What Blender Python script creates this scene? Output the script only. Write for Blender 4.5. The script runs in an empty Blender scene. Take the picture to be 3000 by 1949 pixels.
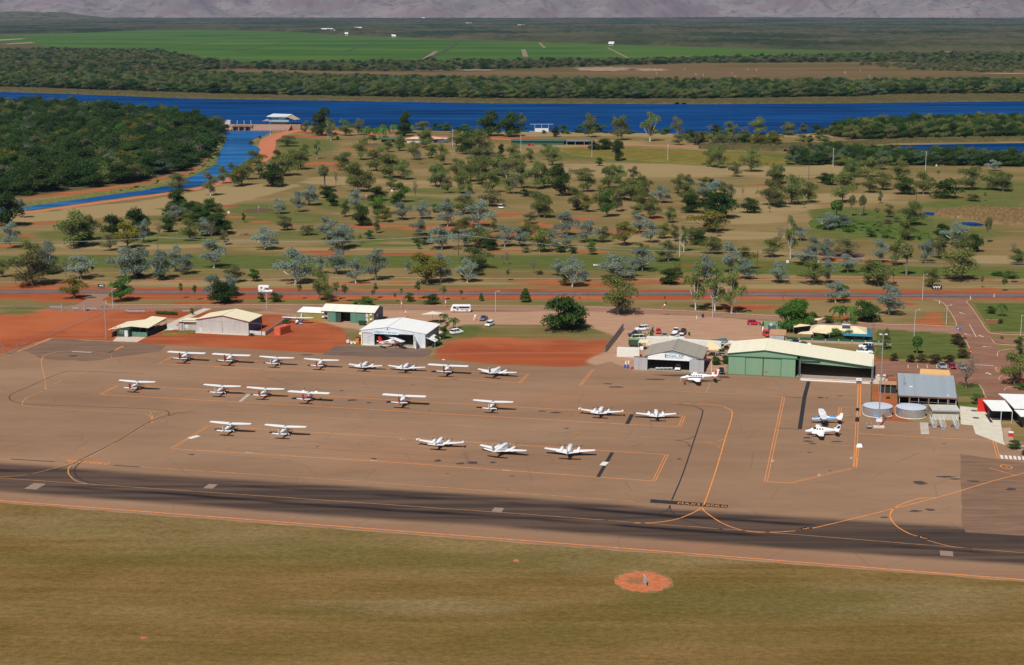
import bpy, math, random
import numpy as np
from mathutils import Vector, Matrix
R = math.radians
scene = bpy.context.scene
# ------------------------------------------------------------------ camera, sky, sun, exposure
FOC = 4700.0; PITCH = math.atan(959.5 / FOC); CAMH = 107.0
cam_d = bpy.data.cameras.new('camera'); cam = bpy.data.objects.new('camera', cam_d)
scene.collection.objects.link(cam); scene.camera = cam
cam.location = (0, 0, CAMH); cam.rotation_euler = (math.pi / 2 - PITCH, 0, 0)
cam_d.sensor_width = 36; cam_d.lens = FOC / 3000 * 36; cam_d.clip_start = 1; cam_d.clip_end = 80000
SUN_EL, SUN_AZ = R(52), R(24)                       # shadows fall away from the camera, turned 24 degrees
tosun = Vector((-math.sin(SUN_AZ) * math.cos(SUN_EL), -math.cos(SUN_AZ) * math.cos(SUN_EL), math.sin(SUN_EL)))
world = bpy.data.worlds.new('World'); scene.world = world; world.use_nodes = True
wn = world.node_tree; bg = wn.nodes['Background']
sky = wn.nodes.new('ShaderNodeTexSky'); sky.sky_type = 'NISHITA'; sky.sun_disc = False
sky.sun_elevation = SUN_EL; sky.dust_density = 0.3; sky.sun_rotation = math.atan2(tosun.x, tosun.y) % (2 * math.pi)
wn.links.new(sky.outputs[0], bg.inputs[0]); bg.inputs[1].default_value = 0.05
sun_d = bpy.data.lights.new('sun', 'SUN'); sun_d.energy = 5.0; sun_d.angle = R(0.5); sun_d.color = (1.0, 0.955, 0.89)
sun = bpy.data.objects.new('sun', sun_d); scene.collection.objects.link(sun)
sun.rotation_euler = (-tosun).to_track_quat('-Z', 'Y').to_euler(); sun.location = (0, -50, 300)
vs = scene.view_settings; vs.view_transform = 'Standard'; vs.look = 'None'; vs.gamma = 1; vs.exposure = -0.05; vs.use_curve_mapping = False
scene.render.engine = 'CYCLES'
scene.cycles.max_bounces = 5; scene.cycles.diffuse_bounces = 2; scene.cycles.glossy_bounces = 2
scene.cycles.transmission_bounces = 3; scene.cycles.transparent_max_bounces = 6; scene.cycles.volume_bounces = 0

rng = np.random.default_rng(7); rnd = random.Random(7)
# ------------------------------------------------------------------ measuring: a point of the place from where the survey picture shows it
def P(px, py, z=0.0):
    u = (px - 1500) / FOC; v = (py - 974.5) / FOC
    dz = -math.sin(PITCH) - v * math.cos(PITCH); dy = math.cos(PITCH) - v * math.sin(PITCH)
    t = (z - CAMH) / dz
    return Vector((u * t, dy * t, z))
def mpp(px, py):                                    # metres to a picture pixel there
    v = (py - 974.5) / FOC
    return CAMH / (math.sin(PITCH) + v * math.cos(PITCH)) / FOC
ANG = R(-12.6)
def qof(px, py):
    p = P(px, py); return -p.x * math.sin(ANG) + p.y * math.cos(ANG)
def tall(px, py, h):                                # height in metres of something h pixels tall standing there
    t0 = mpp(px, py); return h * t0 / (math.cos(PITCH) + (974.5 - py) / FOC * -math.sin(PITCH) * 0 + 0.0)

# ------------------------------------------------------------------ objects
def link(o): scene.collection.objects.link(o); return o
def tag(o, label=None, cat=None, group=None, kind=None):
    if label: o['label'] = label
    if cat: o['category'] = cat
    if group: o['group'] = group
    if kind: o['kind'] = kind
    return o
def thing(name, label, cat, loc=(0, 0, 0), rz=0.0, group=None, sc=None):
    o = link(bpy.data.objects.new(name, None)); o.location = loc; o.rotation_euler = (0, 0, rz); o.empty_display_size = 1
    if sc: o.scale = sc
    return tag(o, label, cat, group)
class MB:
    def __init__(s): s.v = []; s.f = []; s.m = []
    def add(s, vs_, fs, mi=0):
        b = len(s.v); s.v += [tuple(x) for x in vs_]; s.f += [tuple(b + i for i in f) for f in fs]; s.m += [mi] * len(fs); return s
    def box(s, x0, x1, y0, y1, z0, z1, mi=0):
        return s.add([(x0, y0, z0), (x1, y0, z0), (x1, y1, z0), (x0, y1, z0), (x0, y0, z1), (x1, y0, z1), (x1, y1, z1), (x0, y1, z1)],
                     [(0, 3, 2, 1), (4, 5, 6, 7), (0, 1, 5, 4), (1, 2, 6, 5), (2, 3, 7, 6), (3, 0, 4, 7)], mi)
    def hexa(s, p, mi=0):                           # 8 corners, bottom four then top four
        return s.add(p, [(0, 3, 2, 1), (4, 5, 6, 7), (0, 1, 5, 4), (1, 2, 6, 5), (2, 3, 7, 6), (3, 0, 4, 7)], mi)
    def prism(s, poly, z0, z1, mi=0):
        n = len(poly)
        return s.add([(x, y, z0) for x, y in poly] + [(x, y, z1) for x, y in poly],
                     [tuple(range(n - 1, -1, -1)), tuple(range(n, 2 * n))] + [(i, (i + 1) % n, n + (i + 1) % n, n + i) for i in range(n)], mi)
    def slab(s, pts, th, mi=0):                     # a sloping polygon with thickness downwards
        n = len(pts)
        return s.add([(x, y, z - th) for x, y, z in pts] + list(pts),
                     [tuple(range(n - 1, -1, -1)), tuple(range(n, 2 * n))] + [(i, (i + 1) % n, n + (i + 1) % n, n + i) for i in range(n)], mi)
    def front(s, poly, y0, y1, mi=0):               # polygon in x,z pushed from y0 to y1
        n = len(poly)
        return s.add([(x, y0, z) for x, z in poly] + [(x, y1, z) for x, z in poly],
                     [tuple(range(n)), tuple(range(2 * n - 1, n - 1, -1))] + [((i + 1) % n, i, n + i, n + (i + 1) % n) for i in range(n)], mi)
    def side(s, poly, x0, x1, mi=0):                # polygon in y,z pushed from x0 to x1
        n = len(poly)
        return s.add([(x0, y, z) for y, z in poly] + [(x1, y, z) for y, z in poly],
                     [tuple(range(n - 1, -1, -1)), tuple(range(n, 2 * n))] + [(i, (i + 1) % n, n + (i + 1) % n, n + i) for i in range(n)], mi)
    def tube(s, p0, p1, r0, r1=None, n=6, mi=0):
        r1 = r0 if r1 is None else r1; p0 = Vector(p0); p1 = Vector(p1); d = (p1 - p0)
        if d.length < 1e-6: return s
        d.normalize(); a = d.orthogonal().normalized(); b = d.cross(a)
        ring = lambda p, r: [p + (a * math.cos(2 * math.pi * i / n) + b * math.sin(2 * math.pi * i / n)) * r for i in range(n)]
        return s.add(ring(p0, r0) + ring(p1, r1), [tuple(range(n - 1, -1, -1)), tuple(range(n, 2 * n))] + [(i, (i + 1) % n, n + (i + 1) % n, n + i) for i in range(n)], mi)
    def path(s, pts, rs, n=6, mi=0):
        for i in range(len(pts) - 1): s.tube(pts[i], pts[i + 1], rs[i], rs[i + 1], n, mi)
        return s
    def loft(s, rings, mi=0, cap=True):
        n = len(rings[0]); b = []
        for r in rings: b += list(r)
        fs = []
        for k in range(len(rings) - 1):
            for i in range(n): fs.append((k * n + i, k * n + (i + 1) % n, (k + 1) * n + (i + 1) % n, (k + 1) * n + i))
        if cap: fs.append(tuple(range(n - 1, -1, -1))); fs.append(tuple((len(rings) - 1) * n + i for i in range(n)))
        return s.add(b, fs, mi)
    def quad(s, a, b, c, d, mi=0): return s.add([a, b, c, d], [(0, 1, 2, 3)], mi)
    def mesh(s, name, mats, smooth=False):
        me = bpy.data.meshes.new(name); me.from_pydata(s.v, [], s.f)
        for m in (mats if isinstance(mats, (list, tuple)) else [mats]): me.materials.append(m)
        if max(s.m, default=0) > 0: me.polygons.foreach_set('material_index', s.m)
        if smooth: me.polygons.foreach_set('use_smooth', [True] * len(me.polygons))
        me.update(); return me
    def build(s, name, mats, parent=None, smooth=False, loc=None, rz=0.0, rot=None, sc=None):
        o = link(bpy.data.objects.new(name, s.mesh(name, mats, smooth)))
        if parent: o.parent = parent
        if loc is not None: o.location = loc
        o.rotation_euler = rot if rot else (0, 0, rz)
        if sc: o.scale = sc
        return o
def put(name, me, parent, loc=(0, 0, 0), rot=(0, 0, 0), sc=(1, 1, 1)):
    o = link(bpy.data.objects.new(name, me)); o.parent = parent; o.location = loc; o.rotation_euler = rot; o.scale = sc; return o
def copy_tree(o, parent=None):
    c = o.copy(); link(c)
    if parent: c.parent = parent
    for ch in o.children: copy_tree(ch, c)
    return c
def text_mesh(txt, size, shear=0.0, bold=0.0, ext=0.02, spacing=1.0):
    cu = bpy.data.curves.new('lettering', 'FONT'); cu.body = txt; cu.size = size; cu.shear = shear; cu.offset = bold; cu.extrude = ext
    cu.align_x = 'CENTER'; cu.align_y = 'CENTER'; cu.space_character = spacing; cu.resolution_u = 3
    t = bpy.data.objects.new('lettering', cu); link(t)
    dg = bpy.context.evaluated_depsgraph_get(); me = bpy.data.meshes.new_from_object(t.evaluated_get(dg)); me.name = 'lettering'
    bpy.data.objects.remove(t); bpy.data.curves.remove(cu); return me

# ------------------------------------------------------------------ materials
def nt(m): return m.node_tree.nodes, m.node_tree.links
MC = {}
def mat(name, col, rough=0.8, metal=0.0, var=0.10, scale=1.5, spec=0.3, bump=0.0, coat=0.0):
    if name in MC: return MC[name]
    m = bpy.data.materials.new(name); m.use_nodes = True; N, L = nt(m); b = N['Principled BSDF']
    b.inputs['Roughness'].default_value = rough; b.inputs['Metallic'].default_value = metal
    b.inputs['Specular IOR Level'].default_value = spec; b.inputs['Coat Weight'].default_value = coat
    tc = N.new('ShaderNodeTexCoord'); no = N.new('ShaderNodeTexNoise'); no.inputs['Scale'].default_value = scale; no.inputs['Detail'].default_value = 4
    L.new(tc.outputs['Object'], no.inputs['Vector'])
    mr = N.new('ShaderNodeMapRange'); mr.inputs[1].default_value = 0.3; mr.inputs[2].default_value = 0.7
    mr.inputs[3].default_value = 1 - var; mr.inputs[4].default_value = 1 + var * 0.6
    L.new(no.outputs['Fac'], mr.inputs[0])
    mx = N.new('ShaderNodeVectorMath'); mx.operation = 'SCALE'; mx.inputs[0].default_value = col[:3]; L.new(mr.outputs[0], mx.inputs['Scale'])
    L.new(mx.outputs[0], b.inputs['Base Color'])
    if bump:
        bp = N.new('ShaderNodeBump'); bp.inputs['Strength'].default_value = bump; bp.inputs['Distance'].default_value = 0.05
        L.new(no.outputs['Fac'], bp.inputs['Height']); L.new(bp.outputs[0], b.inputs['Normal'])
    MC[name] = m; return m
def ribbed(name, col, pitch=0.2, axis=0, rough=0.5, var=0.10, metal=0.0, dirt=(0.35, 0.2, 0.12), dirty=0.15):
    """profiled steel sheet: fine ribs across one axis, sheet joints and some dirt"""
    if name in MC: return MC[name]
    m = bpy.data.materials.new(name); m.use_nodes = True; N, L = nt(m); b = N['Principled BSDF']
    b.inputs['Roughness'].default_value = rough; b.inputs['Metallic'].default_value = metal; b.inputs['Specular IOR Level'].default_value = 0.3
    tc = N.new('ShaderNodeTexCoord'); sp = N.new('ShaderNodeSeparateXYZ'); L.new(tc.outputs['Object'], sp.inputs[0])
    mu = N.new('ShaderNodeMath'); mu.operation = 'MULTIPLY'; mu.inputs[1].default_value = 2 * math.pi / pitch; L.new(sp.outputs[axis], mu.inputs[0])
    si = N.new('ShaderNodeMath'); si.operation = 'SINE'; L.new(mu.outputs[0], si.inputs[0])
    bp = N.new('ShaderNodeBump'); bp.inputs['Strength'].default_value = 0.5; bp.inputs['Distance'].default_value = 0.02
    L.new(si.outputs[0], bp.inputs['Height']); L.new(bp.outputs[0], b.inputs['Normal'])
    no = N.new('ShaderNodeTexNoise'); no.inputs['Scale'].default_value = 0.6; no.inputs['Detail'].default_value = 6
    mp = N.new('ShaderNodeMapping'); mp.inputs['Scale'].default_value = (1.6, 0.5, 0.35) if axis == 0 else (0.5, 1.6, 0.35)
    L.new(tc.outputs['Object'], mp.inputs[0]); L.new(mp.outputs[0], no.inputs['Vector'])
    mr = N.new('ShaderNodeMapRange'); mr.inputs[1].default_value = 0.45; mr.inputs[2].default_value = 0.8; mr.inputs[3].default_value = 0; mr.inputs[4].default_value = dirty * 2
    L.new(no.outputs['Fac'], mr.inputs[0])
    fl = N.new('ShaderNodeMath'); fl.operation = 'MULTIPLY'; fl.inputs[1].default_value = 1 / (pitch * 4); L.new(sp.outputs[axis], fl.inputs[0])
    fr = N.new('ShaderNodeTexWhiteNoise'); fr.noise_dimensions = '1D'
    f2 = N.new('ShaderNodeMath'); f2.operation = 'FLOOR'; L.new(fl.outputs[0], f2.inputs[0]); L.new(f2.outputs[0], fr.inputs['W'])
    m2 = N.new('ShaderNodeMapRange'); m2.inputs[3].default_value = 1 - var; m2.inputs[4].default_value = 1.0; L.new(fr.outputs['Value'], m2.inputs[0])
    sc = N.new('ShaderNodeVectorMath'); sc.operation = 'SCALE'; sc.inputs[0].default_value = col[:3]; L.new(m2.outputs[0], sc.inputs['Scale'])
    mx = N.new('ShaderNodeMix'); mx.data_type = 'RGBA'; L.new(mr.outputs[0], mx.inputs[0]); L.new(sc.outputs[0], mx.inputs[6]); mx.inputs[7].default_value = (*dirt, 1)
    L.new(mx.outputs[2], b.inputs['Base Color']); MC[name] = m; return m
def leafmat(name, col, var=0.35, trans=0.25):
    m = bpy.data.materials.new(name); m.use_nodes = True; N, L = nt(m); b = N['Principled BSDF']
    b.inputs['Roughness'].default_value = 0.6; b.inputs['Specular IOR Level'].default_value = 0.06
    at = N.new('ShaderNodeAttribute'); at.attribute_name = 'tone'
    oi = N.new('ShaderNodeObjectInfo')
    mr = N.new('ShaderNodeMapRange'); mr.inputs[3].default_value = 1 - var; mr.inputs[4].default_value = 1 + var; L.new(at.outputs['Fac'], mr.inputs[0])
    m2 = N.new('ShaderNodeMapRange'); m2.inputs[3].default_value = 0.72; m2.inputs[4].default_value = 1.25; L.new(oi.outputs['Random'], m2.inputs[0])
    mu = N.new('ShaderNodeMath'); mu.operation = 'MULTIPLY'; L.new(mr.outputs[0], mu.inputs[0]); L.new(m2.outputs[0], mu.inputs[1])
    hs = N.new('ShaderNodeHueSaturation'); hs.inputs['Color'].default_value = (*col, 1)
    m3 = N.new('ShaderNodeMapRange'); m3.inputs[3].default_value = 0.478; m3.inputs[4].default_value = 0.515
    wn_ = N.new('ShaderNodeTexWhiteNoise'); wn_.noise_dimensions = '1D'; L.new(oi.outputs['Random'], wn_.inputs['W']); L.new(wn_.outputs['Value'], m3.inputs[0]); L.new(m3.outputs[0], hs.inputs['Hue'])
    L.new(mu.outputs[0], hs.inputs['Value'])
    L.new(hs.outputs[0], b.inputs['Base Color'])
    if trans:
        tr = N.new('ShaderNodeBsdfTranslucent'); L.new(hs.outputs[0], tr.inputs[0]); ms = N.new('ShaderNodeMixShader'); ms.inputs[0].default_value = trans
        L.new(b.outputs[0], ms.inputs[1]); L.new(tr.outputs[0], ms.inputs[2]); L.new(ms.outputs[0], N['Material Output'].inputs[0])
    MC[name] = m; return m
WHITE = mat('white_paint', (0.84, 0.84, 0.83), 0.35, var=0.05, spec=0.5)
PLANEW = mat('aircraft_white', (0.86, 0.86, 0.86), 0.28, var=0.03, spec=0.5, coat=0.3)
CREAMW = mat('aircraft_cream', (0.80, 0.74, 0.58), 0.3, var=0.03)
REDP = mat('aircraft_red', (0.42, 0.025, 0.015), 0.3, var=0.06, spec=0.5, coat=0.3)
REDB = mat('bright_red', (0.62, 0.03, 0.02), 0.35, var=0.05)
NAVY = mat('navy_paint', (0.015, 0.03, 0.14), 0.3, var=0.05)
SKYB = mat('light_blue_paint', (0.06, 0.33, 0.72), 0.3, var=0.05)
BLACK = mat('black_paint', (0.02, 0.02, 0.022), 0.5, var=0.1)
RUBBER = mat('tyre_rubber', (0.025, 0.025, 0.025), 0.85)
GLASS = mat('dark_window_glass', (0.02, 0.028, 0.035), 0.08, spec=0.8, var=0.05)
GOLD = mat('gold_paint', (0.6, 0.4, 0.12), 0.4)
STEEL = mat('galvanised_steel', (0.45, 0.46, 0.47), 0.4, metal=0.5, var=0.15)
GREYP = mat('grey_paint', (0.34, 0.36, 0.38), 0.5)
LGREY = mat('light_grey_paint', (0.58, 0.60, 0.62), 0.5)
DGREY = mat('dark_grey_paint', (0.09, 0.095, 0.1), 0.6)
SILVER = mat('silver_car_paint', (0.45, 0.46, 0.47), 0.3, metal=0.4)
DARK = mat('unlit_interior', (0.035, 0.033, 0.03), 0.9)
CONC = mat('concrete', (0.55, 0.46, 0.36), 0.9, var=0.15, scale=0.7)
CONCP = mat('pale_concrete', (0.60, 0.55, 0.44), 0.9, var=0.12, scale=0.5)
WOOD = mat('timber_pole', (0.10, 0.07, 0.05), 0.9)
ORANGE = mat('orange_line_paint', (0.78, 0.27, 0.06), 0.8, var=0.25, scale=0.8)
ORANGE2 = mat('worn_orange_line_paint', (0.50, 0.24, 0.09), 0.8, var=0.35, scale=0.5)
YELLOWL = mat('worn_yellow_line_paint', (0.48, 0.38, 0.17), 0.8, var=0.3)
WHITEL = mat('white_line_paint', (0.72, 0.70, 0.64), 0.8, var=0.2)
BLACKL = mat('black_line_paint', (0.028, 0.026, 0.028), 0.8, var=0.25, scale=0.6)
OIL = mat('oil_stain', (0.075, 0.052, 0.042), 0.7, var=0.3)
PATCH = mat('pale_patch', (0.27, 0.19, 0.14), 0.9)
BARK = mat('grey_bark', (0.20, 0.165, 0.13), 0.9, var=0.25)
BARKW = mat('white_bark', (0.62, 0.58, 0.52), 0.8, var=0.2)
BARKD = mat('dark_bark', (0.07, 0.055, 0.045), 0.9)
TIN = ribbed('cream_roof_steel', (0.82, 0.73, 0.50), 0.25, 0, dirty=0.05, var=0.03)
TINC = ribbed('ivory_roof_steel', (0.86, 0.80, 0.60), 0.25, 0, dirty=0.04, var=0.03)
TINW = ribbed('white_roof_steel', (0.86, 0.86, 0.83), 0.25, 0, dirty=0.05, var=0.03)
TING = ribbed('weathered_grey_roof', (0.36, 0.33, 0.27), 0.25, 0, dirty=0.2, var=0.08)
WALLG = ribbed('pale_green_steel', (0.20, 0.34, 0.22), 0.3, 0, dirty=0.06, var=0.05)
TRIMG = mat('dark_green_trim', (0.02, 0.10, 0.065), 0.5)
WALLGR = ribbed('grey_steel_cladding', (0.50, 0.47, 0.45), 0.3, 0, dirty=0.12, var=0.08)
WALLGAL = ribbed('galvanised_cladding', (0.48, 0.50, 0.52), 0.3, 0, dirty=0.12, var=0.10, metal=0.2)
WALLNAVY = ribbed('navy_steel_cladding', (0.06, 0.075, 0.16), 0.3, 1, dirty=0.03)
WALLNB = ribbed('blue_grey_cladding', (0.10, 0.13, 0.25), 0.3, 1, dirty=0.03)
WALLOL = ribbed('olive_steel_cladding', (0.30, 0.25, 0.07), 0.3, 0, dirty=0.1)
WALLTEAL = ribbed('teal_steel_cladding', (0.10, 0.24, 0.18), 0.3, 0, dirty=0.08)
WALLDG = ribbed('bottle_green_cladding', (0.035, 0.075, 0.05), 0.3, 0, dirty=0.05)
MAROON = mat('maroon_trim', (0.22, 0.05, 0.05), 0.5)

# ------------------------------------------------------------------ ground, painted from the survey
GX = np.arange(-420, 3430, 6.0); GY = np.concatenate([np.arange(2130, 900, -5.0), np.arange(900, 60, -2.5), np.arange(60, 30, -1.5)])
nx, ny = len(GX), len(GY)
PXG, PYG = np.meshgrid(GX, GY)
U = (PXG - 1500) / FOC; V = (PYG - 974.5) / FOC
T = -CAMH / (-math.sin(PITCH) - V * math.cos(PITCH))
WX = U * T; WY = (math.cos(PITCH) - V * math.sin(PITCH)) * T
def inside(poly, X, Y):
    ins = np.zeros(X.shape, bool); n = len(poly)
    for i in range(n):
        x0, y0 = poly[i]; x1, y1 = poly[(i + 1) % n]
        if y0 == y1: continue
        c = ((y0 > Y) != (y1 > Y)) & (X < (x1 - x0) * (Y - y0) / (y1 - y0) + x0); ins ^= c
    return ins
def blur(a, ky, kx):
    def b1(a, k, ax):
        if k < 1: return a
        p = [(0, 0), (0, 0)]; p[ax] = (k, k); q = np.pad(a, p, mode='edge'); c = np.cumsum(q, axis=ax)
        c = np.insert(c, 0, 0, axis=ax); n = a.shape[ax]; w = 2 * k + 1
        return (np.take(c, range(w, w + n), axis=ax) - np.take(c, range(0, n), axis=ax)) / w
    return b1(b1(b1(b1(a, ky, 0), ky, 0), kx, 1), kx, 1)
CH = {k: np.zeros((ny, nx)) for k in ('red', 'green', 'pale', 'near', 'wood', 'gravel')}
def zone(ch, poly, w=1.0, ky=1, kx=2): CH[ch] = np.maximum(CH[ch], blur(inside(poly, PXG, PYG).astype(float), ky, kx) * w)
def blob(ch, x, y, rx, ry, w=1.0): CH[ch] = np.maximum(CH[ch], w * np.clip(1.35 - ((PXG - x) / rx) ** 2 - ((PYG - y) / ry) ** 2, 0, 1))
def band(ch, pts, w=1.0, k=0):                       # list of (x, ytop, ybottom)
    zone(ch, [(x, a) for x, a, b in pts] + [(x, b) for x, a, b in reversed(pts)], w, k, 2)
# the airfield grass strip in front
zone('near', [(-500, 1440), (1500, 1560), (3500, 1720), (3500, 2200), (-500, 2200)], 1, 1, 2)
# road verges and bare red ground
band('red', [(-420, 838, 852), (200, 839, 852), (1000, 846, 855), (2000, 848, 856), (2700, 850, 858), (3430, 852, 861)], 0.85)
band('red', [(-420, 858, 879), (200, 859, 876), (1000, 862, 878), (2000, 864, 880), (2750, 871, 879), (3430, 871, 882)], 1.0)
zone('red', [(-420, 895), (60, 925), (130, 905), (290, 900), (520, 908), (800, 918), (1000, 950), (1030, 1010), (963, 1040), (715, 1025), (441, 1013), (294, 1002), (147, 995), (0, 1060), (-420, 1120)], 1.0)
zone('red', [(-420, 1100), (-420, 1035), (60, 1020), (150, 990), (0, 1060)], 1)
zone('red', [(1255, 1048), (1310, 998), (1400, 988), (1620, 992), (1785, 1000), (1765, 1035), (1732, 1074), (1631, 1078), (1462, 1072)], 1.0)
zone('red', [(2550, 1040), (2640, 1050), (2630, 1200), (2700, 1240), (2550, 1235)], 0.7)
zone('gravel', [(860, 905), (1000, 905), (1250, 908), (1440, 912), (1700, 908), (2050, 925), (2290, 945), (2230, 1000), (2140, 1010), (2080, 1095), (1860, 1095), (1700, 1060), (1780, 1030), (1805, 985), (1700, 950), (1350, 955), (1260, 990), (1000, 960), (880, 925)], 0.95)
zone('gravel', [(1840, 1075), (1790, 1030), (1900, 990), (2140, 1010), (2140, 1100), (1860, 1095)], 0.7)
zone('gravel', [(330, 950), (520, 930), (640, 935), (640, 925), (800, 905), (860, 905), (1000, 940), (900, 940), (840, 925), (760, 925), (520, 960), (390, 1000)], 0.75)
zone('gravel', [(2560, 1060), (2930, 1060), (2930, 1120), (2560, 1110)], 0.5)
zone('green', [(1270, 912), (1500, 917), (1770, 921), (1780, 930), (1500, 932), (1290, 924)], 0.6)
zone('green', [(1260, 1000), (1330, 950), (1400, 955), (1560, 975), (1800, 950), (1790, 985), (1600, 985), (1400, 985), (1300, 1000)], 0.55)
zone('green', [(1320, 952), (1420, 955), (1400, 985), (1290, 990)], 0.9)
for p in ([(880, 880), (1740, 885), (1740, 893), (880, 890)], [(560, 880), (900, 880), (900, 893), (560, 893)], [(1500, 880), (1800, 884), (1790, 900), (1520, 896)], [(1890, 886), (2100, 888), (2120, 905), (1900, 898)]):
    zone('green', p, 0.5)
zone('red', [(100, 700 + 175), (250, 880), (250, 890), (90, 890)], 0.6)
for a in ((60, 905, 90, 9), (340, 878, 60, 7), (60, 918, 100, 8), (330, 919, 30, 4), (480, 926, 70, 5), (640, 970, 70, 9), (2450, 915, 0.1, 0.1)): blob('green', *a, 0.55)
# golf course: greens of the fairways
zone('green', [(-420, 752), (500, 745), (1000, 750), (1500, 748), (2000, 755), (2500, 772), (3430, 812), (3430, 822), (2300, 805), (1700, 790), (1200, 785), (600, 790), (-420, 780)], 0.85, 1, 3)
for a in ((760, 610, 130, 22), (840, 640, 200, 20), (1000, 600, 100, 25), (900, 690, 200, 18), (500, 700, 200, 22), (1050, 700, 150, 16), (1180, 590, 200, 18), (1350, 600, 120, 12),
          (900, 430, 120, 28), (850, 410, 80, 18), (1150, 430, 180, 10), (1500, 540, 160, 10), (1300, 560, 150, 12), (130, 615, 60, 6), (500, 612, 60, 5), (470, 640, 120, 8), (1230, 700, 120, 12),
          (1100, 720, 200, 6), (1750, 455, 250, 14), (2050, 470, 350, 14), (2600, 640, 200, 30), (2500, 680, 220, 26), (2750, 690, 240, 28), (2650, 660, 260, 34), (2960, 640, 140, 14), (2850, 600, 200, 30),
          (2350, 790, 300, 16), (2900, 790, 200, 14), (2650, 800, 200, 12), (1500, 760, 900, 18), (300, 765, 300, 16), (2000, 790, 300, 14), (1900, 730, 200, 8), (2960, 560, 200, 40), (30, 700, 80, 20), (200, 690, 150, 16), (1700, 700, 150, 10)):
    blob('green', *a, 0.62)
for p in ([(2360, 615), (2480, 605), (2740, 640), (2760, 700), (2600, 710), (2400, 665)],): zone('green', p, 0.9)
for p in ([(2570, 964), (2800, 980), (2835, 1015), (2840, 1055), (2570, 1055), (2560, 1010)], [(2860, 890), (3430, 880), (3430, 968), (2905, 975), (2850, 880)], [(2905, 990), (3000, 985), (3430, 985), (3430, 1010), (2915, 1010)],
          [(2930, 1030), (3430, 1020), (3430, 1050), (2940, 1050)], [(2790, 1125), (2870, 1125), (2885, 1165), (2800, 1160)], [(2800, 1175), (2890, 1180), (2890, 1200), (2800, 1195)], [(520, 920), (585, 925), (560, 938), (500, 935)], [(310, 992), (350, 992), (340, 1000), (305, 1000)]):
    zone('green', p, 1.0, 0, 1)
zone('pale', [(-420, 640), (100, 620), (400, 590), (650, 545), (700, 540), (900, 540), (760, 580), (600, 620), (300, 640), (-420, 680)], 0.75)
for a in ((1900, 500, 500, 30), (2300, 500, 300, 26), (2200, 560, 150, 20), (2150, 640, 200, 24), (2250, 610, 200, 24), (1700, 420, 250, 14), (2150, 690, 260, 16), (2900, 760, 150, 14), (1000, 530, 160, 18), (2480, 580, 200, 18), (2250, 400, 60, 8), (1300, 540, 200, 14), (420, 720, 300, 14), (900, 730, 300, 8), (1900, 700, 200, 14), (900, 830, 900, 10), (2400, 840, 500, 8), (2900, 840, 300, 8), (300, 720, 200, 12)):
    blob('pale', *a, 0.6)
for a in ((1100, 663, 130, 7), (1300, 668, 170, 8), (1390, 655, 70, 10), (1420, 700, 45, 26), (1480, 628, 80, 9), (1520, 690, 90, 12), (1600, 700, 60, 8), (1640, 668, 110, 12), (1840, 680, 90, 7), (1690, 640, 90, 6), (1900, 640, 60, 8),
          (960, 748, 60, 6), (930, 738, 120, 5), (1240, 748, 70, 4), (1180, 745, 90, 5), (1390, 660, 60, 8), (1470, 735, 100, 5), (1730, 738, 70, 5), (1960, 596, 40, 4), (1900, 590, 60, 4), (2260, 540, 60, 5), (1370, 870, 60, 3), (640, 605, 70, 5),
          (700, 637, 70, 3), (770, 650, 50, 4), (80, 690, 40, 4), (20, 720, 40, 5), (90, 655, 120, 6), (1000, 830, 160, 6), (1170, 830, 60, 5), (1600, 828, 120, 10), (1750, 832, 180, 10), (1950, 826, 160, 8), (1650, 842, 60, 3), (2150, 818, 220, 5),
          (2500, 818, 300, 4), (2800, 818, 200, 4), (2020, 778, 60, 3), (2240, 778, 40, 3), (2530, 765, 100, 6), (2600, 770, 80, 5), (2880, 848, 60, 8), (2450, 757, 60, 6), (540, 822, 200, 4), (100, 832, 200, 5), (300, 825, 200, 3), (1100, 770, 30, 1),
          (950, 480, 80, 6), (1000, 495, 60, 5), (900, 400, 60, 5), (2720, 950, 60, 20), (2740, 925, 40, 10), (2640, 890, 80, 5), (2450, 930, 90, 8), (2200, 900, 120, 10), (2120, 905, 60, 8), (2350, 925, 80, 6), (260, 880, 160, 8), (620, 890, 130, 8), (1000, 885, 60, 3),
          (1050, 435, 80, 3), (1250, 428, 60, 4), (1480, 405, 120, 6), (1750, 425, 80, 5), (1230, 620, 30, 3), (1560, 655, 50, 6)):
    blob('red', *a, 0.66)
# red soil by the channel levees
zone('red', [(60, 588), (300, 562), (430, 540), (500, 526), (560, 508), (600, 480), (625, 440), (612, 430), (590, 470), (545, 500), (440, 528), (300, 548), (60, 575)], 0.7)
zone('red', [(640, 372), (700, 366), (830, 366), (1000, 378), (1000, 392), (840, 395), (790, 392), (640, 392)], 0.5)
zone('pale', [(1400, 375), (2600, 380), (2600, 405), (1400, 400)], 0.6)
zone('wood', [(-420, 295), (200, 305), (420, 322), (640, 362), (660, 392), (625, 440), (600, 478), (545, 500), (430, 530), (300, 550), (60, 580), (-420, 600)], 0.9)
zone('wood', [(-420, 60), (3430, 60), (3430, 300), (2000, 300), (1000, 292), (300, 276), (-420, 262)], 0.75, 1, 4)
zone('green', [(1680, 430), (2350, 450), (2380, 490), (2050, 488), (1800, 470), (1650, 450)], 0.7)
for a in ((860, 1580, 700, 60), (1650, 1640, 700, 60), (300, 1540, 600, 50), (2500, 1760, 700, 70), (1200, 1780, 500, 30)): blob('pale', *a, 0.5)
gv = np.stack([WX.ravel(), WY.ravel(), np.zeros(nx * ny)], 1)
ii = np.arange(ny - 1)[:, None] * nx + np.arange(nx - 1)[None, :]
gf = np.stack([ii, ii + 1, ii + nx + 1, ii + nx], -1).reshape(-1, 4)
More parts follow.
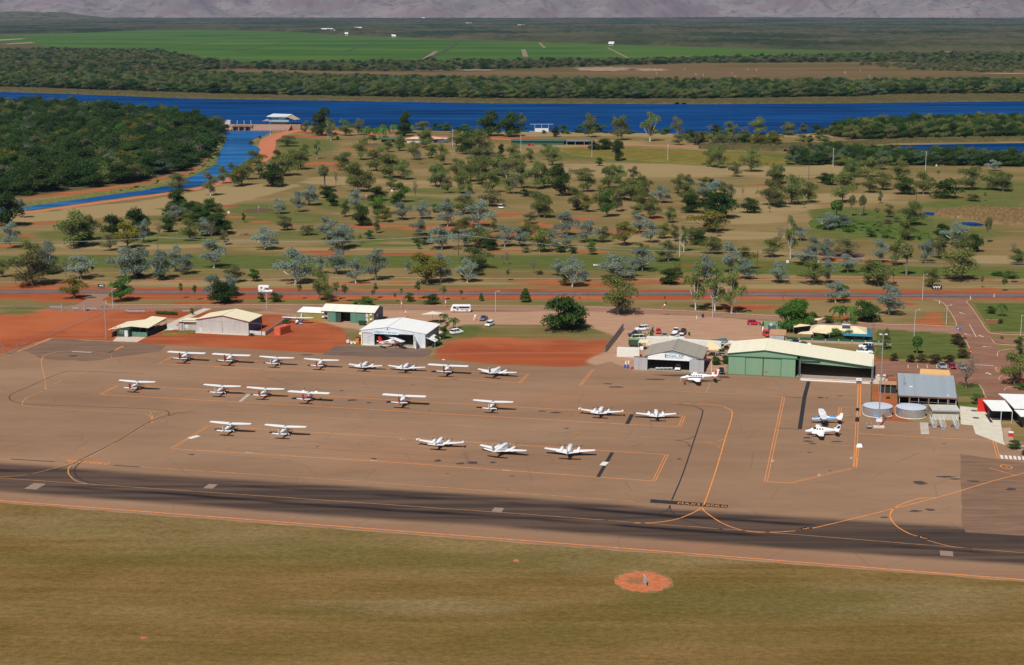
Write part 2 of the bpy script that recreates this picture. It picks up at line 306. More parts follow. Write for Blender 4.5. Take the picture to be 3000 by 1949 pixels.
def fast_mesh(name, v, f, mats=()):
    me = bpy.data.meshes.new(name); me.vertices.add(len(v)); me.vertices.foreach_set('co', np.asarray(v, np.float32).ravel())
    k = f.shape[1]; me.loops.add(f.size); me.loops.foreach_set('vertex_index', f.astype(np.int32).ravel())
    me.polygons.add(len(f)); me.polygons.foreach_set('loop_start', np.arange(0, f.size, k, dtype=np.int32)); me.polygons.foreach_set('loop_total', np.full(len(f), k, np.int32))
    for m in mats: me.materials.append(m)
    me.update(calc_edges=True); return me
def attr_color(me, name, rgb):
    a = me.color_attributes.new(name, 'FLOAT_COLOR', 'POINT'); c = np.ones((len(rgb), 4), np.float32); c[:, :3] = rgb; a.data.foreach_set('color', c.ravel())
class NG:                                            # small node helper
    def __init__(s, m): s.N, s.L = nt(m); s.b = s.N['Principled BSDF']
    def noise(s, scale, vec, detail=5, rough=0.6):
        n = s.N.new('ShaderNodeTexNoise'); n.inputs['Scale'].default_value = scale; n.inputs['Detail'].default_value = detail; n.inputs['Roughness'].default_value = rough
        s.L.new(vec, n.inputs['Vector']); return n.outputs['Fac']
    def map(s, vec, sc=(1, 1, 1), rz=0.0):
        n = s.N.new('ShaderNodeMapping'); n.inputs['Scale'].default_value = sc; n.inputs['Rotation'].default_value = (0, 0, rz); s.L.new(vec, n.inputs[0]); return n.outputs[0]
    def rng(s, x, a, b, c=0.0, d=1.0, smooth=True):
        n = s.N.new('ShaderNodeMapRange'); n.interpolation_type = 'SMOOTHSTEP' if smooth else 'LINEAR'
        s.L.new(x, n.inputs[0])
        for i, v in enumerate((a, b, c, d)): n.inputs[i + 1].default_value = v
        return n.outputs[0]
    def math(s, op, a, b=0.0):
        n = s.N.new('ShaderNodeMath'); n.operation = op
        for i, v in enumerate((a, b)):
            if isinstance(v, (int, float)): n.inputs[i].default_value = v
            else: s.L.new(v, n.inputs[i])
        return n.outputs[0]
    def mix(s, f, a, b):
        n = s.N.new('ShaderNodeMix'); n.data_type = 'RGBA'
        for k, v in ((0, f), (6, a), (7, b)):
            if isinstance(v, (int, float)): n.inputs[k].default_value = v
            elif isinstance(v, tuple): n.inputs[k].default_value = (*v, 1)
            else: s.L.new(v, n.inputs[k])
        return n.outputs[2]
    def scale(s, col, f):
        n = s.N.new('ShaderNodeVectorMath'); n.operation = 'SCALE'
        if isinstance(col, tuple): n.inputs[0].default_value = col
        else: s.L.new(col, n.inputs[0])
        s.L.new(f, n.inputs['Scale']); return n.outputs[0]
    def out(s, col): s.L.new(col, s.b.inputs['Base Color'])
def newmat(name, rough=0.95, spec=0.0):
    m = bpy.data.materials.new(name); m.use_nodes = True; g = NG(m); g.b.inputs['Roughness'].default_value = rough; g.b.inputs['Specular IOR Level'].default_value = spec
    g.co = g.N.new('ShaderNodeTexCoord').outputs['Object']; return m, g
GM, g = newmat('soil_and_grass')
def chan(nm):
    a = g.N.new('ShaderNodeAttribute'); a.attribute_name = nm; s = g.N.new('ShaderNodeSeparateColor'); g.L.new(a.outputs['Color'], s.inputs[0]); return s.outputs
red_, green_, pale_ = chan('paint')[:3]; near_, wood_, gravel_ = chan('paint2')[:3]
al = g.map(g.co, (0.16, 1.0, 1.0), -ANG)
n_big = g.noise(0.012, g.co); n_mid = g.noise(0.06, al, 6, 0.65); n_fine = g.noise(0.6, al, 5, 0.7); n_str = g.noise(0.22, g.map(g.co, (0.04, 1, 1), -ANG), 4, 0.65); n_gr = g.noise(3.0, g.co, 3, 0.7)
dry = g.mix(g.rng(n_mid, 0.35, 0.65), (0.200, 0.142, 0.058), (0.262, 0.182, 0.084))
dry = g.mix(g.rng(n_big, 0.4, 0.62), dry, (0.160, 0.122, 0.044))
dry = g.mix(g.math('MULTIPLY', g.rng(n_str, 0.52, 0.72), 0.55), dry, (0.33, 0.25, 0.12))
def edge(w, n, lo=0.35, hi=0.6, k=0.9):
    return g.rng(g.math('ADD', w, g.math('MULTIPLY', g.math('SUBTRACT', n, 0.5), k)), lo, hi)
col = g.mix(edge(pale_, n_mid), dry, (0.29, 0.21, 0.10))
grn = g.mix(g.rng(n_fine, 0.35, 0.7), (0.075, 0.095, 0.022), (0.135, 0.15, 0.045))
col = g.mix(edge(green_, n_mid, 0.25, 0.75), col, grn)
redc = g.mix(g.rng(n_mid, 0.35, 0.68), (0.36, 0.078, 0.030), (0.27, 0.058, 0.025))
redc = g.mix(g.rng(n_big, 0.45, 0.6), redc, (0.42, 0.115, 0.046))
n_rd = g.noise(0.16, g.map(g.co, (0.22, 1, 1), -ANG), 7, 0.75)
redc = g.mix(g.math('MULTIPLY', g.rng(n_str, 0.5, 0.7), 0.45), redc, (0.43, 0.165, 0.085)); redc = g.mix(g.math('MULTIPLY', g.rng(n_rd, 0.56, 0.7), 0.4), redc, (0.21, 0.05, 0.026))
col = g.mix(g.math('MULTIPLY', edge(red_, n_rd, 0.26, 0.80, 2.2), 0.92), col, redc)
col = g.mix(edge(gravel_, n_mid, 0.3, 0.7, 0.6), col, g.mix(g.rng(n_fine, 0.3, 0.7), (0.36, 0.205, 0.13), (0.44, 0.27, 0.175)))
n_tf = g.noise(1.1, g.map(g.co, (0.6, 1, 1), -ANG), 4, 0.8); n_nm = g.noise(0.075, g.map(g.co, (0.30, 1, 1), -ANG), 8, 0.72)
nearc = g.mix(g.rng(n_nm, 0.36, 0.64), (0.142, 0.088, 0.025), (0.205, 0.125, 0.046))
nearc = g.mix(g.math('MULTIPLY', g.rng(n_str, 0.45, 0.68), 0.45), nearc, (0.235, 0.155, 0.060))
nearc = g.mix(g.math('MULTIPLY', edge(pale_, n_nm, 0.1, 0.9, 1.2), 0.65), nearc, (0.235, 0.185, 0.092))
nearc = g.mix(g.math('MULTIPLY', g.rng(n_mid, 0.5, 0.72), 0.6), nearc, (0.225, 0.170, 0.075))
nearc = g.mix(g.math('MULTIPLY', g.rng(g.noise(0.03, g.map(g.co, (0.3, 1, 1), -ANG), 5), 0.45, 0.65), 0.7), nearc, (0.115, 0.090, 0.022))
nearc = g.mix(g.math('MULTIPLY', g.rng(g.noise(0.12, g.map(g.co, (0.35, 1, 1), -ANG), 6, 0.75), 0.62, 0.72), 0.5), nearc, (0.30, 0.15, 0.07))
nearc = g.scale(nearc, g.rng(n_tf, 0.28, 0.72, 0.74, 1.26))
col = g.mix(edge(near_, n_mid, 0.3, 0.6, 0.3), col, nearc)
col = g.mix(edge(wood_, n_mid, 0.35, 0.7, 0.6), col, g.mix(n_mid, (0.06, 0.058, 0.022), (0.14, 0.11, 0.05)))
col = g.scale(col, g.rng(n_gr, 0.25, 0.75, 0.82, 1.16))
g.out(col)
bp = g.N.new('ShaderNodeBump'); bp.inputs['Strength'].default_value = 0.5; bp.inputs['Distance'].default_value = 0.25; g.L.new(n_gr, bp.inputs['Height']); g.L.new(bp.outputs[0], g.b.inputs['Normal'])
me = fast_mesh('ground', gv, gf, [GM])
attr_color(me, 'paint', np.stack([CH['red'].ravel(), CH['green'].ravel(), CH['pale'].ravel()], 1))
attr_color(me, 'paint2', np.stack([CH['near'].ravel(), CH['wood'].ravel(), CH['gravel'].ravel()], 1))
tag(link(bpy.data.objects.new('ground', me)), kind='structure')
tm, g = newmat('plain_soil'); g.out(g.mix(g.noise(0.01, g.co), (0.14, 0.12, 0.05), (0.22, 0.16, 0.08)))
tag(MB().quad((-30000, -800, -1.5), (30000, -800, -1.5), (30000, 30000, -1.5), (-30000, 30000, -1.5)).build('terrain', tm), kind='structure')

def sheet(name, poly, z, m, kind='structure', jag=0.0, parent=None, step=0):
    """flat sheet from picture-surveyed corners; jag roughens its edge by that many metres"""
    pts = []
    n = len(poly)
    for i in range(n):
        a = P(*poly[i]); b = P(*poly[(i + 1) % n]); k = max(1, int((b - a).length / step)) if step else 1
        for j in range(k):
            p = a.lerp(b, j / k)
            if jag: p = p + Vector((rnd.uniform(-jag, jag), rnd.uniform(-jag, jag), 0))
            pts.append((p.x, p.y, z))
    me = bpy.data.meshes.new(name); me.from_pydata(pts, [], [tuple(range(len(pts)))]); me.materials.append(m); me.update()
    if me.polygons[0].normal.z < 0: me.flip_normals()
    o = link(bpy.data.objects.new(name, me))
    if kind: o['kind'] = kind
    if parent: o.parent = parent
    return o
def smooth_px(pts, k=6):
    out = []
    for i in range(len(pts) - 1):
        p0 = pts[max(i - 1, 0)]; p1 = pts[i]; p2 = pts[i + 1]; p3 = pts[min(i + 2, len(pts) - 1)]
        for j in range(k):
            t = j / k
            out.append(tuple(0.5 * (2 * p1[c] + (p2[c] - p0[c]) * t + (2 * p0[c] - 5 * p1[c] + 4 * p2[c] - p3[c]) * t * t + (3 * p1[c] - p0[c] - 3 * p2[c] + p3[c]) * t ** 3) for c in (0, 1)))
    return out + [pts[-1]]
def ribbon(name, pts, width, z, m, smooth=False, kind='structure', dash=None, h=0.0, step=4.0):
    if smooth: pts = smooth_px(pts)
    W = [P(*p) for p in pts]; W = [Vector((p.x, p.y, z)) for p in W]; mb = MB()
    L_, Rr = [], []
    for i, p in enumerate(W):
        d = (W[min(i + 1, len(W) - 1)] - W[max(i - 1, 0)]).normalized(); nrm = Vector((-d.y, d.x, 0)) * width / 2
        L_.append(p + nrm); Rr.append(p - nrm)
    for i in range(len(W) - 1):
        if dash and (i // dash) % 2: continue
        if h: mb.hexa([Rr[i], Rr[i + 1], L_[i + 1], L_[i], *[q + Vector((0, 0, h)) for q in (Rr[i], Rr[i + 1], L_[i + 1], L_[i])]])
        else: mb.quad(Rr[i], Rr[i + 1], L_[i + 1], L_[i])
    o = mb.build(name, m)
    if kind: o['kind'] = kind
    return o
# ---------- apron and taxiway asphalt
qa, qb = qof(1500, 1462), qof(1500, 1550); q0 = qof(1500, 1467 + 115)
AM, g = newmat('asphalt', 0.9, 0.04)
rot = g.map(g.co, (1, 1, 1), -ANG); sx = g.N.new('ShaderNodeSeparateXYZ'); g.L.new(rot, sx.inputs[0]); q = sx.outputs[1]; p_ = sx.outputs[0]
na = g.noise(0.035, g.map(g.co, (0.35, 1, 1), -ANG), 7, 0.65); nb = g.noise(0.5, g.map(g.co, (0.12, 1, 1), -ANG), 5, 0.7); nc = g.noise(0.12, g.co, 6, 0.7); nf = g.noise(4.0, g.co, 3, 0.7)
base = g.mix(g.rng(na, 0.3, 0.7), (0.232, 0.136, 0.082), (0.308, 0.188, 0.116))
base = g.mix(g.math('MULTIPLY', g.rng(nc, 0.55, 0.75), 0.45), base, (0.20, 0.122, 0.080))
base = g.mix(g.math('MULTIPLY', g.rng(nb, 0.56, 0.72), 0.45), base, (0.185, 0.115, 0.080))
base = g.mix(g.math('MULTIPLY', g.rng(g.noise(0.018, g.co, 5), 0.52, 0.7), 0.4), base, (0.34, 0.165, 0.088))
qn = g.math('ADD', q, g.math('MULTIPLY', g.math('SUBTRACT', g.noise(0.05, g.map(g.co, (0.3, 1, 1), -ANG), 4), 0.5), 5.0))
dk = g.math('MULTIPLY', g.rng(qn, qb - 1.5, qb + 2.0), g.rng(qn, qa - 1.0, qa + 3.0, 1.0, 0.0))
stk = g.noise(0.35, g.map(g.co, (0.018, 1, 1), -ANG), 3, 0.5)
darkc = g.mix(g.rng(stk, 0.38, 0.6), (0.108, 0.070, 0.052), (0.062, 0.043, 0.035))
def groove(qc, w):                                    # a rubbed black lane along the taxiway
    return g.math('MULTIPLY', g.rng(qn, qc - w, qc), g.rng(qn, qc, qc + w, 1.0, 0.0))
gr = g.math('MAXIMUM', groove(qb + (qa - qb) * 0.33, 1.6), groove(qb + (qa - qb) * 0.80, 2.0))
darkc = g.mix(g.math('MULTIPLY', g.math('MULTIPLY', gr, g.rng(g.noise(0.02, g.map(g.co, (1, 3, 1), -ANG), 3), 0.40, 0.60)), 0.95), darkc, (0.016, 0.013, 0.015))
colr = g.mix(dk, base, darkc)
lo = g.rng(qn, qb - 7, qb - 1, 0.35, 0.0); colr = g.mix(lo, colr, (0.27, 0.13, 0.08))
cr = g.N.new('ShaderNodeTexVoronoi'); cr.feature = 'DISTANCE_TO_EDGE'; cr.inputs['Scale'].default_value = 0.09; g.L.new(g.map(g.co, (0.5, 1, 1), -ANG), cr.inputs['Vector'])
colr = g.mix(g.math('MULTIPLY', g.rng(cr.outputs['Distance'], 0.0, 0.012, 1.0, 0.0), 0.22), colr, (0.07, 0.045, 0.035))
colr = g.scale(colr, g.rng(nf, 0.2, 0.8, 0.86, 1.12)); g.out(colr)
EDGE = lambda x: 1467 + (x) * 0.077 + 4
sheet('apron', [(-420, 1060), (-100, 1052), (20, 1032), (147, 990), (294, 997), (441, 1008), (715, 1022), (963, 1036), (1000, 1013), (1269, 1023), (1248, 1050), (1462, 1069), (1631, 1075), (1732, 1073), (1790, 1060), (1857, 1084), (2063, 1093), (2133, 1098), (2330, 1108),
                (2345, 1116), (2555, 1124), (2550, 1228), (2730, 1243), (2848, 1247), (2857, 1273), (2950, 1303), (3100, 1365), (3500, 1500), (3500, EDGE(3500)), (-420, EDGE(-420))], 0.012, AM, jag=0.25, step=4.0)
def nmat(name, c1, c2, sc=0.5, stretch=0.15, rough=0.95, grain=0.15):
    m, g = newmat(name, rough); n = g.noise(sc, g.map(g.co, (stretch, 1, 1), -ANG), 6, 0.68); c = g.mix(g.rng(n, 0.3, 0.7), c1, c2)
    g.out(g.scale(c, g.rng(g.noise(3.5, g.co, 3, 0.7), 0.25, 0.75, 1 - grain, 1 + grain))); return m
# darker resealed pieces of the apron
DK1 = nmat('resealed_asphalt', (0.155, 0.095, 0.066), (0.215, 0.135, 0.092), 0.35)
sheet('resealed_asphalt', [(985, 1013), (1268, 1024), (1262, 1036), (1240, 1048), (1100, 1046), (940, 1040)], 0.020, nmat('dark_resealed_asphalt', (0.13, 0.09, 0.07), (0.19, 0.13, 0.10), 0.5), jag=0.3, step=3)
sheet('resealed_asphalt', [(60, 1026), (147, 992), (294, 999), (480, 1011), (460, 1030), (250, 1060), (110, 1050)], 0.018, DK1, jag=1.2, step=4)
sheet('resealed_asphalt', [(2812, 1330), (3420, 1420), (3480, 1600), (2830, 1560), (2818, 1535)], 0.018, nmat('dark_apron_panel', (0.165, 0.098, 0.066), (0.235, 0.143, 0.095), 0.6), jag=0.15, step=6)
sheet('taxi_shoulder', [(-420, EDGE(-420) + 3), (3500, EDGE(3500) + 3), (3500, EDGE(3500) - 18), (-420, EDGE(-420) - 18)], 0.010, nmat('gravel_edge', (0.30, 0.15, 0.09), (0.36, 0.22, 0.13), 0.8), jag=0.3, step=4)
# ---------- roads
ROADM, g = newmat('road_asphalt', 0.9, 0.04)
rm = g.map(g.co, (1, 1, 1), R(1.2)); n1 = g.noise(0.9, g.map(g.co, (0.03, 1, 1), R(1.2)), 4); n2 = g.noise(0.15, g.co, 6, 0.7)
g.out(g.scale(g.mix(g.rng(n1, 0.35, 0.65), (0.105, 0.070, 0.066), (0.150, 0.105, 0.098)), g.rng(n2, 0.3, 0.7, 0.85, 1.15)))
road_top = [(-420, 849), (0, 850), (500, 852), (1000, 853.5), (1500, 854.5), (2000, 855), (2500, 858.5), (3000, 860), (3430, 862)]
road_bot = [(-420, 859), (0, 860.5), (500, 862), (1000, 864), (1500, 865.5), (2000, 867), (2500, 871.5), (3000, 873.5), (3430, 876)]
sheet('road', road_top + road_bot[::-1], 0.03, ROADM)
for t_, w_ in ((0.28, 0.12), (0.56, 0.12), (0.97, 0.12)):
    ribbon('road_marking', [(a[0], a[1] + (b[1] - a[1]) * t_) for a, b in zip(road_top, road_bot)], w_ * 1.1, 0.036, WHITEL if t_ < 0.9 else mat('faded_line', (0.35, 0.28, 0.24), 0.9))
REDROAD = nmat('reddened_asphalt', (0.200, 0.098, 0.066), (0.275, 0.145, 0.098), 0.3, 0.3)
SERVM = nmat('service_road_asphalt', (0.255, 0.135, 0.094), (0.325, 0.185, 0.128), 0.4, 0.1)
sheet('service_road', [(300, 879), (316, 892), (350, 897), (500, 895), (750, 895), (1000, 895.5), (1250, 897), (1500, 899), (1740, 900), (2000, 913), (2275, 928), (2570, 951), (2795, 958), (2815, 968), (2815, 985), (2760, 973), (2570, 964), (2275, 938), (2000, 924), (1740, 913),
                      (1500, 911), (1250, 908), (1000, 906), (750, 905), (500, 904), (330, 908), (262, 908), (200, 912), (120, 908), (225, 893), (248, 880), (250, 861), (325, 862)], 0.024, SERVM)
ribbon('kerb', [(312, 880), (310, 884), (330, 893), (500, 893.5), (1000, 894), (1500, 897.5), (1720, 899), (2000, 911.5), (2275, 926.5), (2570, 949.5), (2700, 953), (2790, 957), (2802, 951), (2790, 925), (2773, 900), (2762, 888), (2735, 880)], 0.25, 0.03, mat('kerb_concrete', (0.55, 0.36, 0.25), 0.9, var=0.25), h=0.13, smooth=True)
sheet('terminal_road', [(2700, 872), (2735, 878), (2760, 888), (2774, 902), (2803, 952), (2815, 985), (2838, 1022), (2850, 1060), (2560, 1058), (2560, 1108), (2640, 1104), (2780, 1108), (2790, 1126), (2868, 1126), (2886, 1166), (2900, 1200), (3010, 1215), (3300, 1215), (3300, 1045), (3010, 1032),
                       (2960, 1022), (2926, 1034), (2918, 1015), (2910, 1002), (3010, 1016), (3300, 1012), (3300, 985), (2990, 988), (2905, 990), (2898, 980), (2930, 981), (3300, 985), (3300, 972), (2990, 978), (2894, 973), (2846, 902), (2832, 885), (2850, 876), (2900, 875)], 0.027, REDROAD)
KP = mat('kerb_concrete', (0, 0, 0))
for k_ in ([(2850, 878), (2832, 884), (2846, 902), (2872, 940), (2894, 972), (2920, 979), (2990, 982), (3100, 981)], [(3050, 1013), (2990, 1013), (2925, 1009), (2911, 1003), (2905, 994)], [(2922, 1045), (2924, 1033), (2945, 1026), (2985, 1023), (3060, 1024)],
           [(2918, 1076), (2920, 1087), (2950, 1090)], [(2938, 1100), (2928, 1108), (2935, 1115), (3010, 1116)], [(2942, 1145), (2950, 1136), (2970, 1135)], [(2840, 1022), (2830, 1000), (2818, 985)], [(2868, 1128), (2880, 1145), (2884, 1160), (2890, 1166)]):
    ribbon('kerb', k_, 0.25, 0.03, KP, h=0.13, smooth=True)
for poly in ([(2919, 1076), (2950, 1078), (2950, 1091), (2922, 1088)], [(2930, 1106), (2955, 1104), (3000, 1108), (3010, 1114), (2940, 1115)]):
    sheet('traffic_island', poly, 0.10, nmat('island_paving_%d' % len(MC), (0.30, 0.11, 0.07), (0.36, 0.15, 0.09)))
DIRT = nmat('red_dirt_road', (0.42, 0.135, 0.068), (0.50, 0.195, 0.105), 0.5)
for pts, w in (([(-100, 640), (71, 624), (294, 594), (496, 567), (589, 551), (669, 529)], 7), ([(669, 529), (700, 505), (745, 478), (775, 455), (782, 430), (790, 410), (830, 392), (880, 383), (960, 385), (1010, 392)], 13), ([(1010, 391), (1150, 396), (1290, 400), (1429, 405), (1500, 410), (1715, 421), (2000, 431), (2200, 440), (2385, 450)], 7)):
    ribbon('dirt_track', pts, w, 0.05, DIRT, smooth=True)
ribbon('dirt_path', [(-400, 828), (0, 827), (250, 826), (500, 823), (800, 818), (1000, 813), (1300, 815), (1500, 817), (1840, 817), (2200, 819), (2500, 820), (3400, 822)], 1.3, 0.03, mat('pinkish_path', (0.42, 0.22, 0.16), 0.95, var=0.3, scale=0.3), smooth=True)
sheet('dirt_track', [(760, 905), (830, 909), (1000, 912), (1010, 930), (900, 925), (800, 915)], 0.02, SERVM)
# ---------- concrete aprons in front of doors
sheet('concrete_pad', [(2550, 1124), (2555, 1108), (2562, 1100), (2600, 1110), (2600, 1128)], 0.03, CONC)
sheet('concrete_pad', [(330, 1000), (343, 987), (428, 988), (401, 1003)], 0.03, CONC)
ribbon('concrete_path', [(492, 968), (505, 950), (535, 935), (575, 918), (608, 904)], 3.2, 0.03, CONC)
sheet('concrete_pad', [(573, 972), (733, 980), (724, 984), (565, 976)], 0.03, CONC)
sheet('concrete_pad', [(1057, 1012), (1245, 1021), (1250, 1017), (1065, 1007)], 0.032, CONC)
sheet('concrete_pad', [(2812, 1190), (2815, 1244), (2850, 1247), (2858, 1272), (2945, 1305), (2940, 1290), (2935, 1256), (2925, 1200), (2885, 1198)], 0.04, CONCP)
sheet('concrete_pad', [(2340, 1116), (2348, 1104), (2560, 1113), (2556, 1124)], 0.03, mat('stained_concrete', (0.42, 0.24, 0.15), 0.9, var=0.2))
# ---------- painted lines (each drawn where the survey shows it)
def line(pts, w=0.30, m=None, z=0.024, **k): return ribbon('line_marking', pts, w, z, m or ORANGE, **k)
def dbl(a, b, off=0.62, w=0.16):
    A_, B_ = P(*a), P(*b); d = (B_ - A_).normalized(); n = Vector((-d.y, d.x, 0)) * off / 2; mb = MB()
    for s in (-1, 1):
        c = [A_ + n * s - d * 0.1, B_ + n * s + d * 0.1]; k = n.normalized() * w / 2
        mb.quad(*[Vector((v.x, v.y, 0.024)) for v in (c[0] - k, c[1] - k, c[1] + k, c[0] + k)])
    tag(mb.build('line_marking', ORANGE), kind='structure')
line([(-420, EDGE(-420) - 2), (0, 1467), (1500, 1467 + 114), (3000, 1699), (3500, 1738)], 0.35)
line([(-420, 1466 - 7.5 - 28), (0, 1463.5)], 0.12, ORANGE2)
line([(-420, 1372), (0, 1401), (750, 1460 - 8), (1500, 1504), (2250, 1560), (3000, 1620), (3400, 1652)], 0.2, ORANGE2)
line([(-420, 1325), (0, 1344.5), (31, 1345.5)], 0.3, ORANGE2); line([(31, 1345.5), (160, 1353)], 0.45, BLACKL)
line([(333, 1364), (410, 1368.5)], 0.45, BLACKL); line([(410, 1368.5), (1000, 1407), (1860, 1470)], 0.3, ORANGE2)
# parking boxes
line([(506, 1044), (1010, 1070), (1546, 1096)], 0.26, ORANGE2); line([(464.7, 1066), (1000, 1093), (1523, 1121.4)], 0.26); dbl((464.7, 1066), (506.7, 1044)); dbl((1523.5, 1121.4), (1546.7, 1096.2))
line([(347, 1128.6), (800, 1152), (1500, 1192), (2004, 1219.5)], 0.26); line([(293, 1156), (1000, 1195), (1900, 1247), (1989, 1251)], 0.28); dbl((293, 1156), (347, 1128.6)); dbl((1990, 1251), (2004, 1219.5))
line([(611, 1248), (1200, 1284), (1954, 1332.5)], 0.28); line([(502, 1315), (1200, 1358), (1916, 1410)], 0.28); dbl((502, 1315), (611, 1248)); dbl((1916, 1410), (1953.7, 1332))
line([(1000, 1127.5), (1400, 1147), (2000, 1181), (2700 - 590, 1190)], 0.16, ORANGE2); line([(330, 1090), (700, 1110), (1000, 1127.5)], 0.16, ORANGE2)
line([(1699, 1131), (2000, 1147), (2297, 1162)], 0.26, ORANGE2); dbl((1699, 1131), (1738, 1082))
# right hand parking box
dbl((2243.6, 1411), (2296.5, 1162)); dbl((2506, 1370), (2513.5, 1305)); dbl((2504, 1371), (2512, 1219)); dbl((2515, 1219), (2518, 1127), 0.7, 0.3)
line([(2243, 1411), (2315, 1416)], 0.3); dbl((2315, 1416), (2505, 1370)); line([(2370, 1117), (2518, 1127)], 0.26)
line([(2462, 1193), (2514, 1193)], 0.22); dbl((2462, 1193), (2459, 1222)); line([(2470, 1237), (2513, 1239)], 0.22)
line([(2512, 1270), (2700, 1281), (2912, 1291)], 0.25); dbl((2912, 1291), (2926, 1343)); line([(2926, 1343), (3100, 1352)], 0.25)
line([(2297, 1163), (2357, 1166)], 0.35, BLACKL); line([(2279, 1255), (2340, 1258)], 0.35, BLACKL)
line([(2369, 1118), (2357, 1163), (2343, 1258)], 1.1, BLACKL); line([(2513, 1196), (2512, 1204)], 1.0, BLACKL); line([(2512, 1223), (2511, 1236)], 1.0, BLACKL)
for a in ([(2080, 1122), (2069, 1150)], [(2340, 1212), (2505, 1219)], [(2346, 1246), (2505, 1256)], [(2272, 1294), (2500, 1307)]): line(a, 0.12, YELLOWL)
line([(1852, 1214), (1837, 1243)], 1.1, BLACKL); line([(1794, 1326), (1752, 1398)], 0.9, BLACKL)
line([(730, 1155), (703, 1177)], 1.0, mat('grey_line_paint', (0.42, 0.38, 0.34), 0.9)); line([(211, 1030), (268, 1033)], 0.7, mat('pale_line_paint', (0.50, 0.45, 0.40), 0.9))
line([(148, 992), (100, 1012), (50, 1030)], 0.5); line([(0, 1050), (30, 1041)], 0.35, ORANGE2); line([(361, 1014), (335, 1027)], 0.5); line([(335, 1027), (316, 1035)], 0.5, BLACKL)
for y_, x0_, x1_ in ((1280, 620, 1740), (1300, 640, 1720), (1318, 660, 1720)): line([(x0_, y_ - 2), ((x0_ + x1_) / 2, y_ + 30), (x1_, y_ + 64)], 0.10, mat('thin_dark_seam', (0.10, 0.07, 0.055), 0.9))
# taxi guide lines
line([(455, 1268 - 60), (446, 1205), (440, 1208), (446, 1218), (447, 1228)], 0.2, ORANGE2, smooth=True)
line([(310, 1036), (260, 1030), (180, 1030), (135, 1040), (122, 1055), (124, 1080), (131, 1110), (133, 1130), (126, 1145), (80, 1165), (66, 1180), (75, 1190), (150, 1196), (300, 1205), (420, 1212), (440, 1220), (446, 1232), (444, 1240)], 0.28, ORANGE2, smooth=True)
line([(126, 1145), (180, 1115), (240, 1095), (300, 1062), (326, 1048), (322, 1038), (310, 1034)], 0.25, ORANGE2, smooth=True, dash=2)
line([(570, 1206), (520, 1203), (490, 1208), (440, 1235), (400, 1262), (280, 1330), (225, 1352), (205, 1366), (200, 1378), (203, 1392), (225, 1410), (262, 1419)], 0.3, ORANGE2, smooth=True)
line([(222, 1354), (180, 1366), (100, 1387), (40, 1395), (-60, 1400)], 0.25, ORANGE2, smooth=True)
line([(570, 1206), (800, 1214), (1200, 1238), (1600, 1262), (1970, 1285), (2010, 1291), (2090, 1296), (2112, 1290), (2125, 1284)], 0.22, ORANGE2, smooth=True)
line([(2000, 1183), (2090, 1186), (2130, 1196), (2145, 1215), (2125, 1284), (2100, 1370), (2075, 1445), (2062, 1480)], 0.26, ORANGE, smooth=True)
line([(2060, 1296), (2090, 1300), (2110, 1312)], 0.22, ORANGE2, smooth=True)
line([(2056, 1487), (2030, 1503), (1980, 1522), (1920, 1531), (1860, 1533)], 0.28, ORANGE, smooth=True)
line([(2056, 1487), (2070, 1503), (2120, 1535), (2180, 1555), (2240, 1560), (2330, 1556)], 0.28, ORANGE, smooth=True)
line([(2376, 1549), (2450, 1532), (2600, 1495), (2760, 1454), (2900, 1412), (3000, 1386), (3200, 1330)], 0.26, ORANGE, smooth=True)
line([(2740, 1458), (2690, 1462), (2640, 1478), (2615, 1495), (2608, 1515), (2625, 1540), (2660, 1562), (2690, 1572)], 0.28, ORANGE, smooth=True)
line([(2716, 1583), (2780, 1600), (2850, 1608)], 0.26, ORANGE2, smooth=True)
line([(2900, 1372), (2935, 1382), (2972, 1391)], 0.25)
line([(-60, 1400), (100, 1388), (200, 1364), (250, 1340), (350, 1290), (440, 1235), (500, 1216)], 0.28, BLACKL, smooth=True)
line([(246, 1348), (228, 1362), (219, 1376), (224, 1395), (250, 1410), (300, 1419)], 0.32, BLACKL, smooth=True)
line([(570, 1206), (520, 1210), (497, 1218), (494, 1208), (480, 1202), (430, 1198), (300, 1193), (100, 1185), (45, 1178), (28, 1168), (35, 1155), (80, 1135), (180, 1093), (240, 1088), (420, 1095)], 0.25, BLACKL, smooth=True)
line([(1985, 1185), (2030, 1190), (2055, 1200), (2058, 1212), (2040, 1270), (2000, 1390), (1968, 1466)], 0.32, BLACKL, smooth=True)
line([(1963, 1482), (1950, 1497), (1900, 1512), (1830, 1522), (1760, 1525)], 0.26, BLACKL, smooth=True); line([(1963, 1480), (1968, 1500), (2000, 1522), (2060, 1540), (2120, 1551)], 0.26, BLACKL, smooth=True)
line([(2035, 1278), (2010, 1288), (1980, 1290)], 0.22, BLACKL, smooth=True); line([(1980, 1291), (2010, 1296), (2023, 1310)], 0.22, BLACKL, smooth=True)
sheet('line_marking', [(1907, 1463), (1904, 1473), (2130, 1489), (2134, 1480)], 0.022, BLACKL)
def ground_text(txt, px, py, size, rz, m, z=0.03, sx=1.0, bold=0.02, name='line_marking', **k):
    me = text_mesh(txt, size, ext=0.0, bold=bold, **k); me.materials.append(m); o = link(bpy.data.objects.new(name, me)); p = P(px, py); o.location = (p.x, p.y, z); o.rotation_euler = (0, 0, rz); o.scale = (sx, 1, 1); return tag(o, kind='structure')
AR = math.atan2(P(2134, 1489).y - P(1904, 1473).y, P(2134, 1489).x - P(1904, 1473).x)
ground_text('MAX5700KG', 2057, 1479.5, 2.0, AR, ORANGE, sx=0.90, spacing=1.12, bold=0.0); ground_text('MAX5700KG', 255, 1355, 2.4, AR - R(1), ORANGE, sx=0.80, shear=0.1, spacing=1.1, bold=0.0)
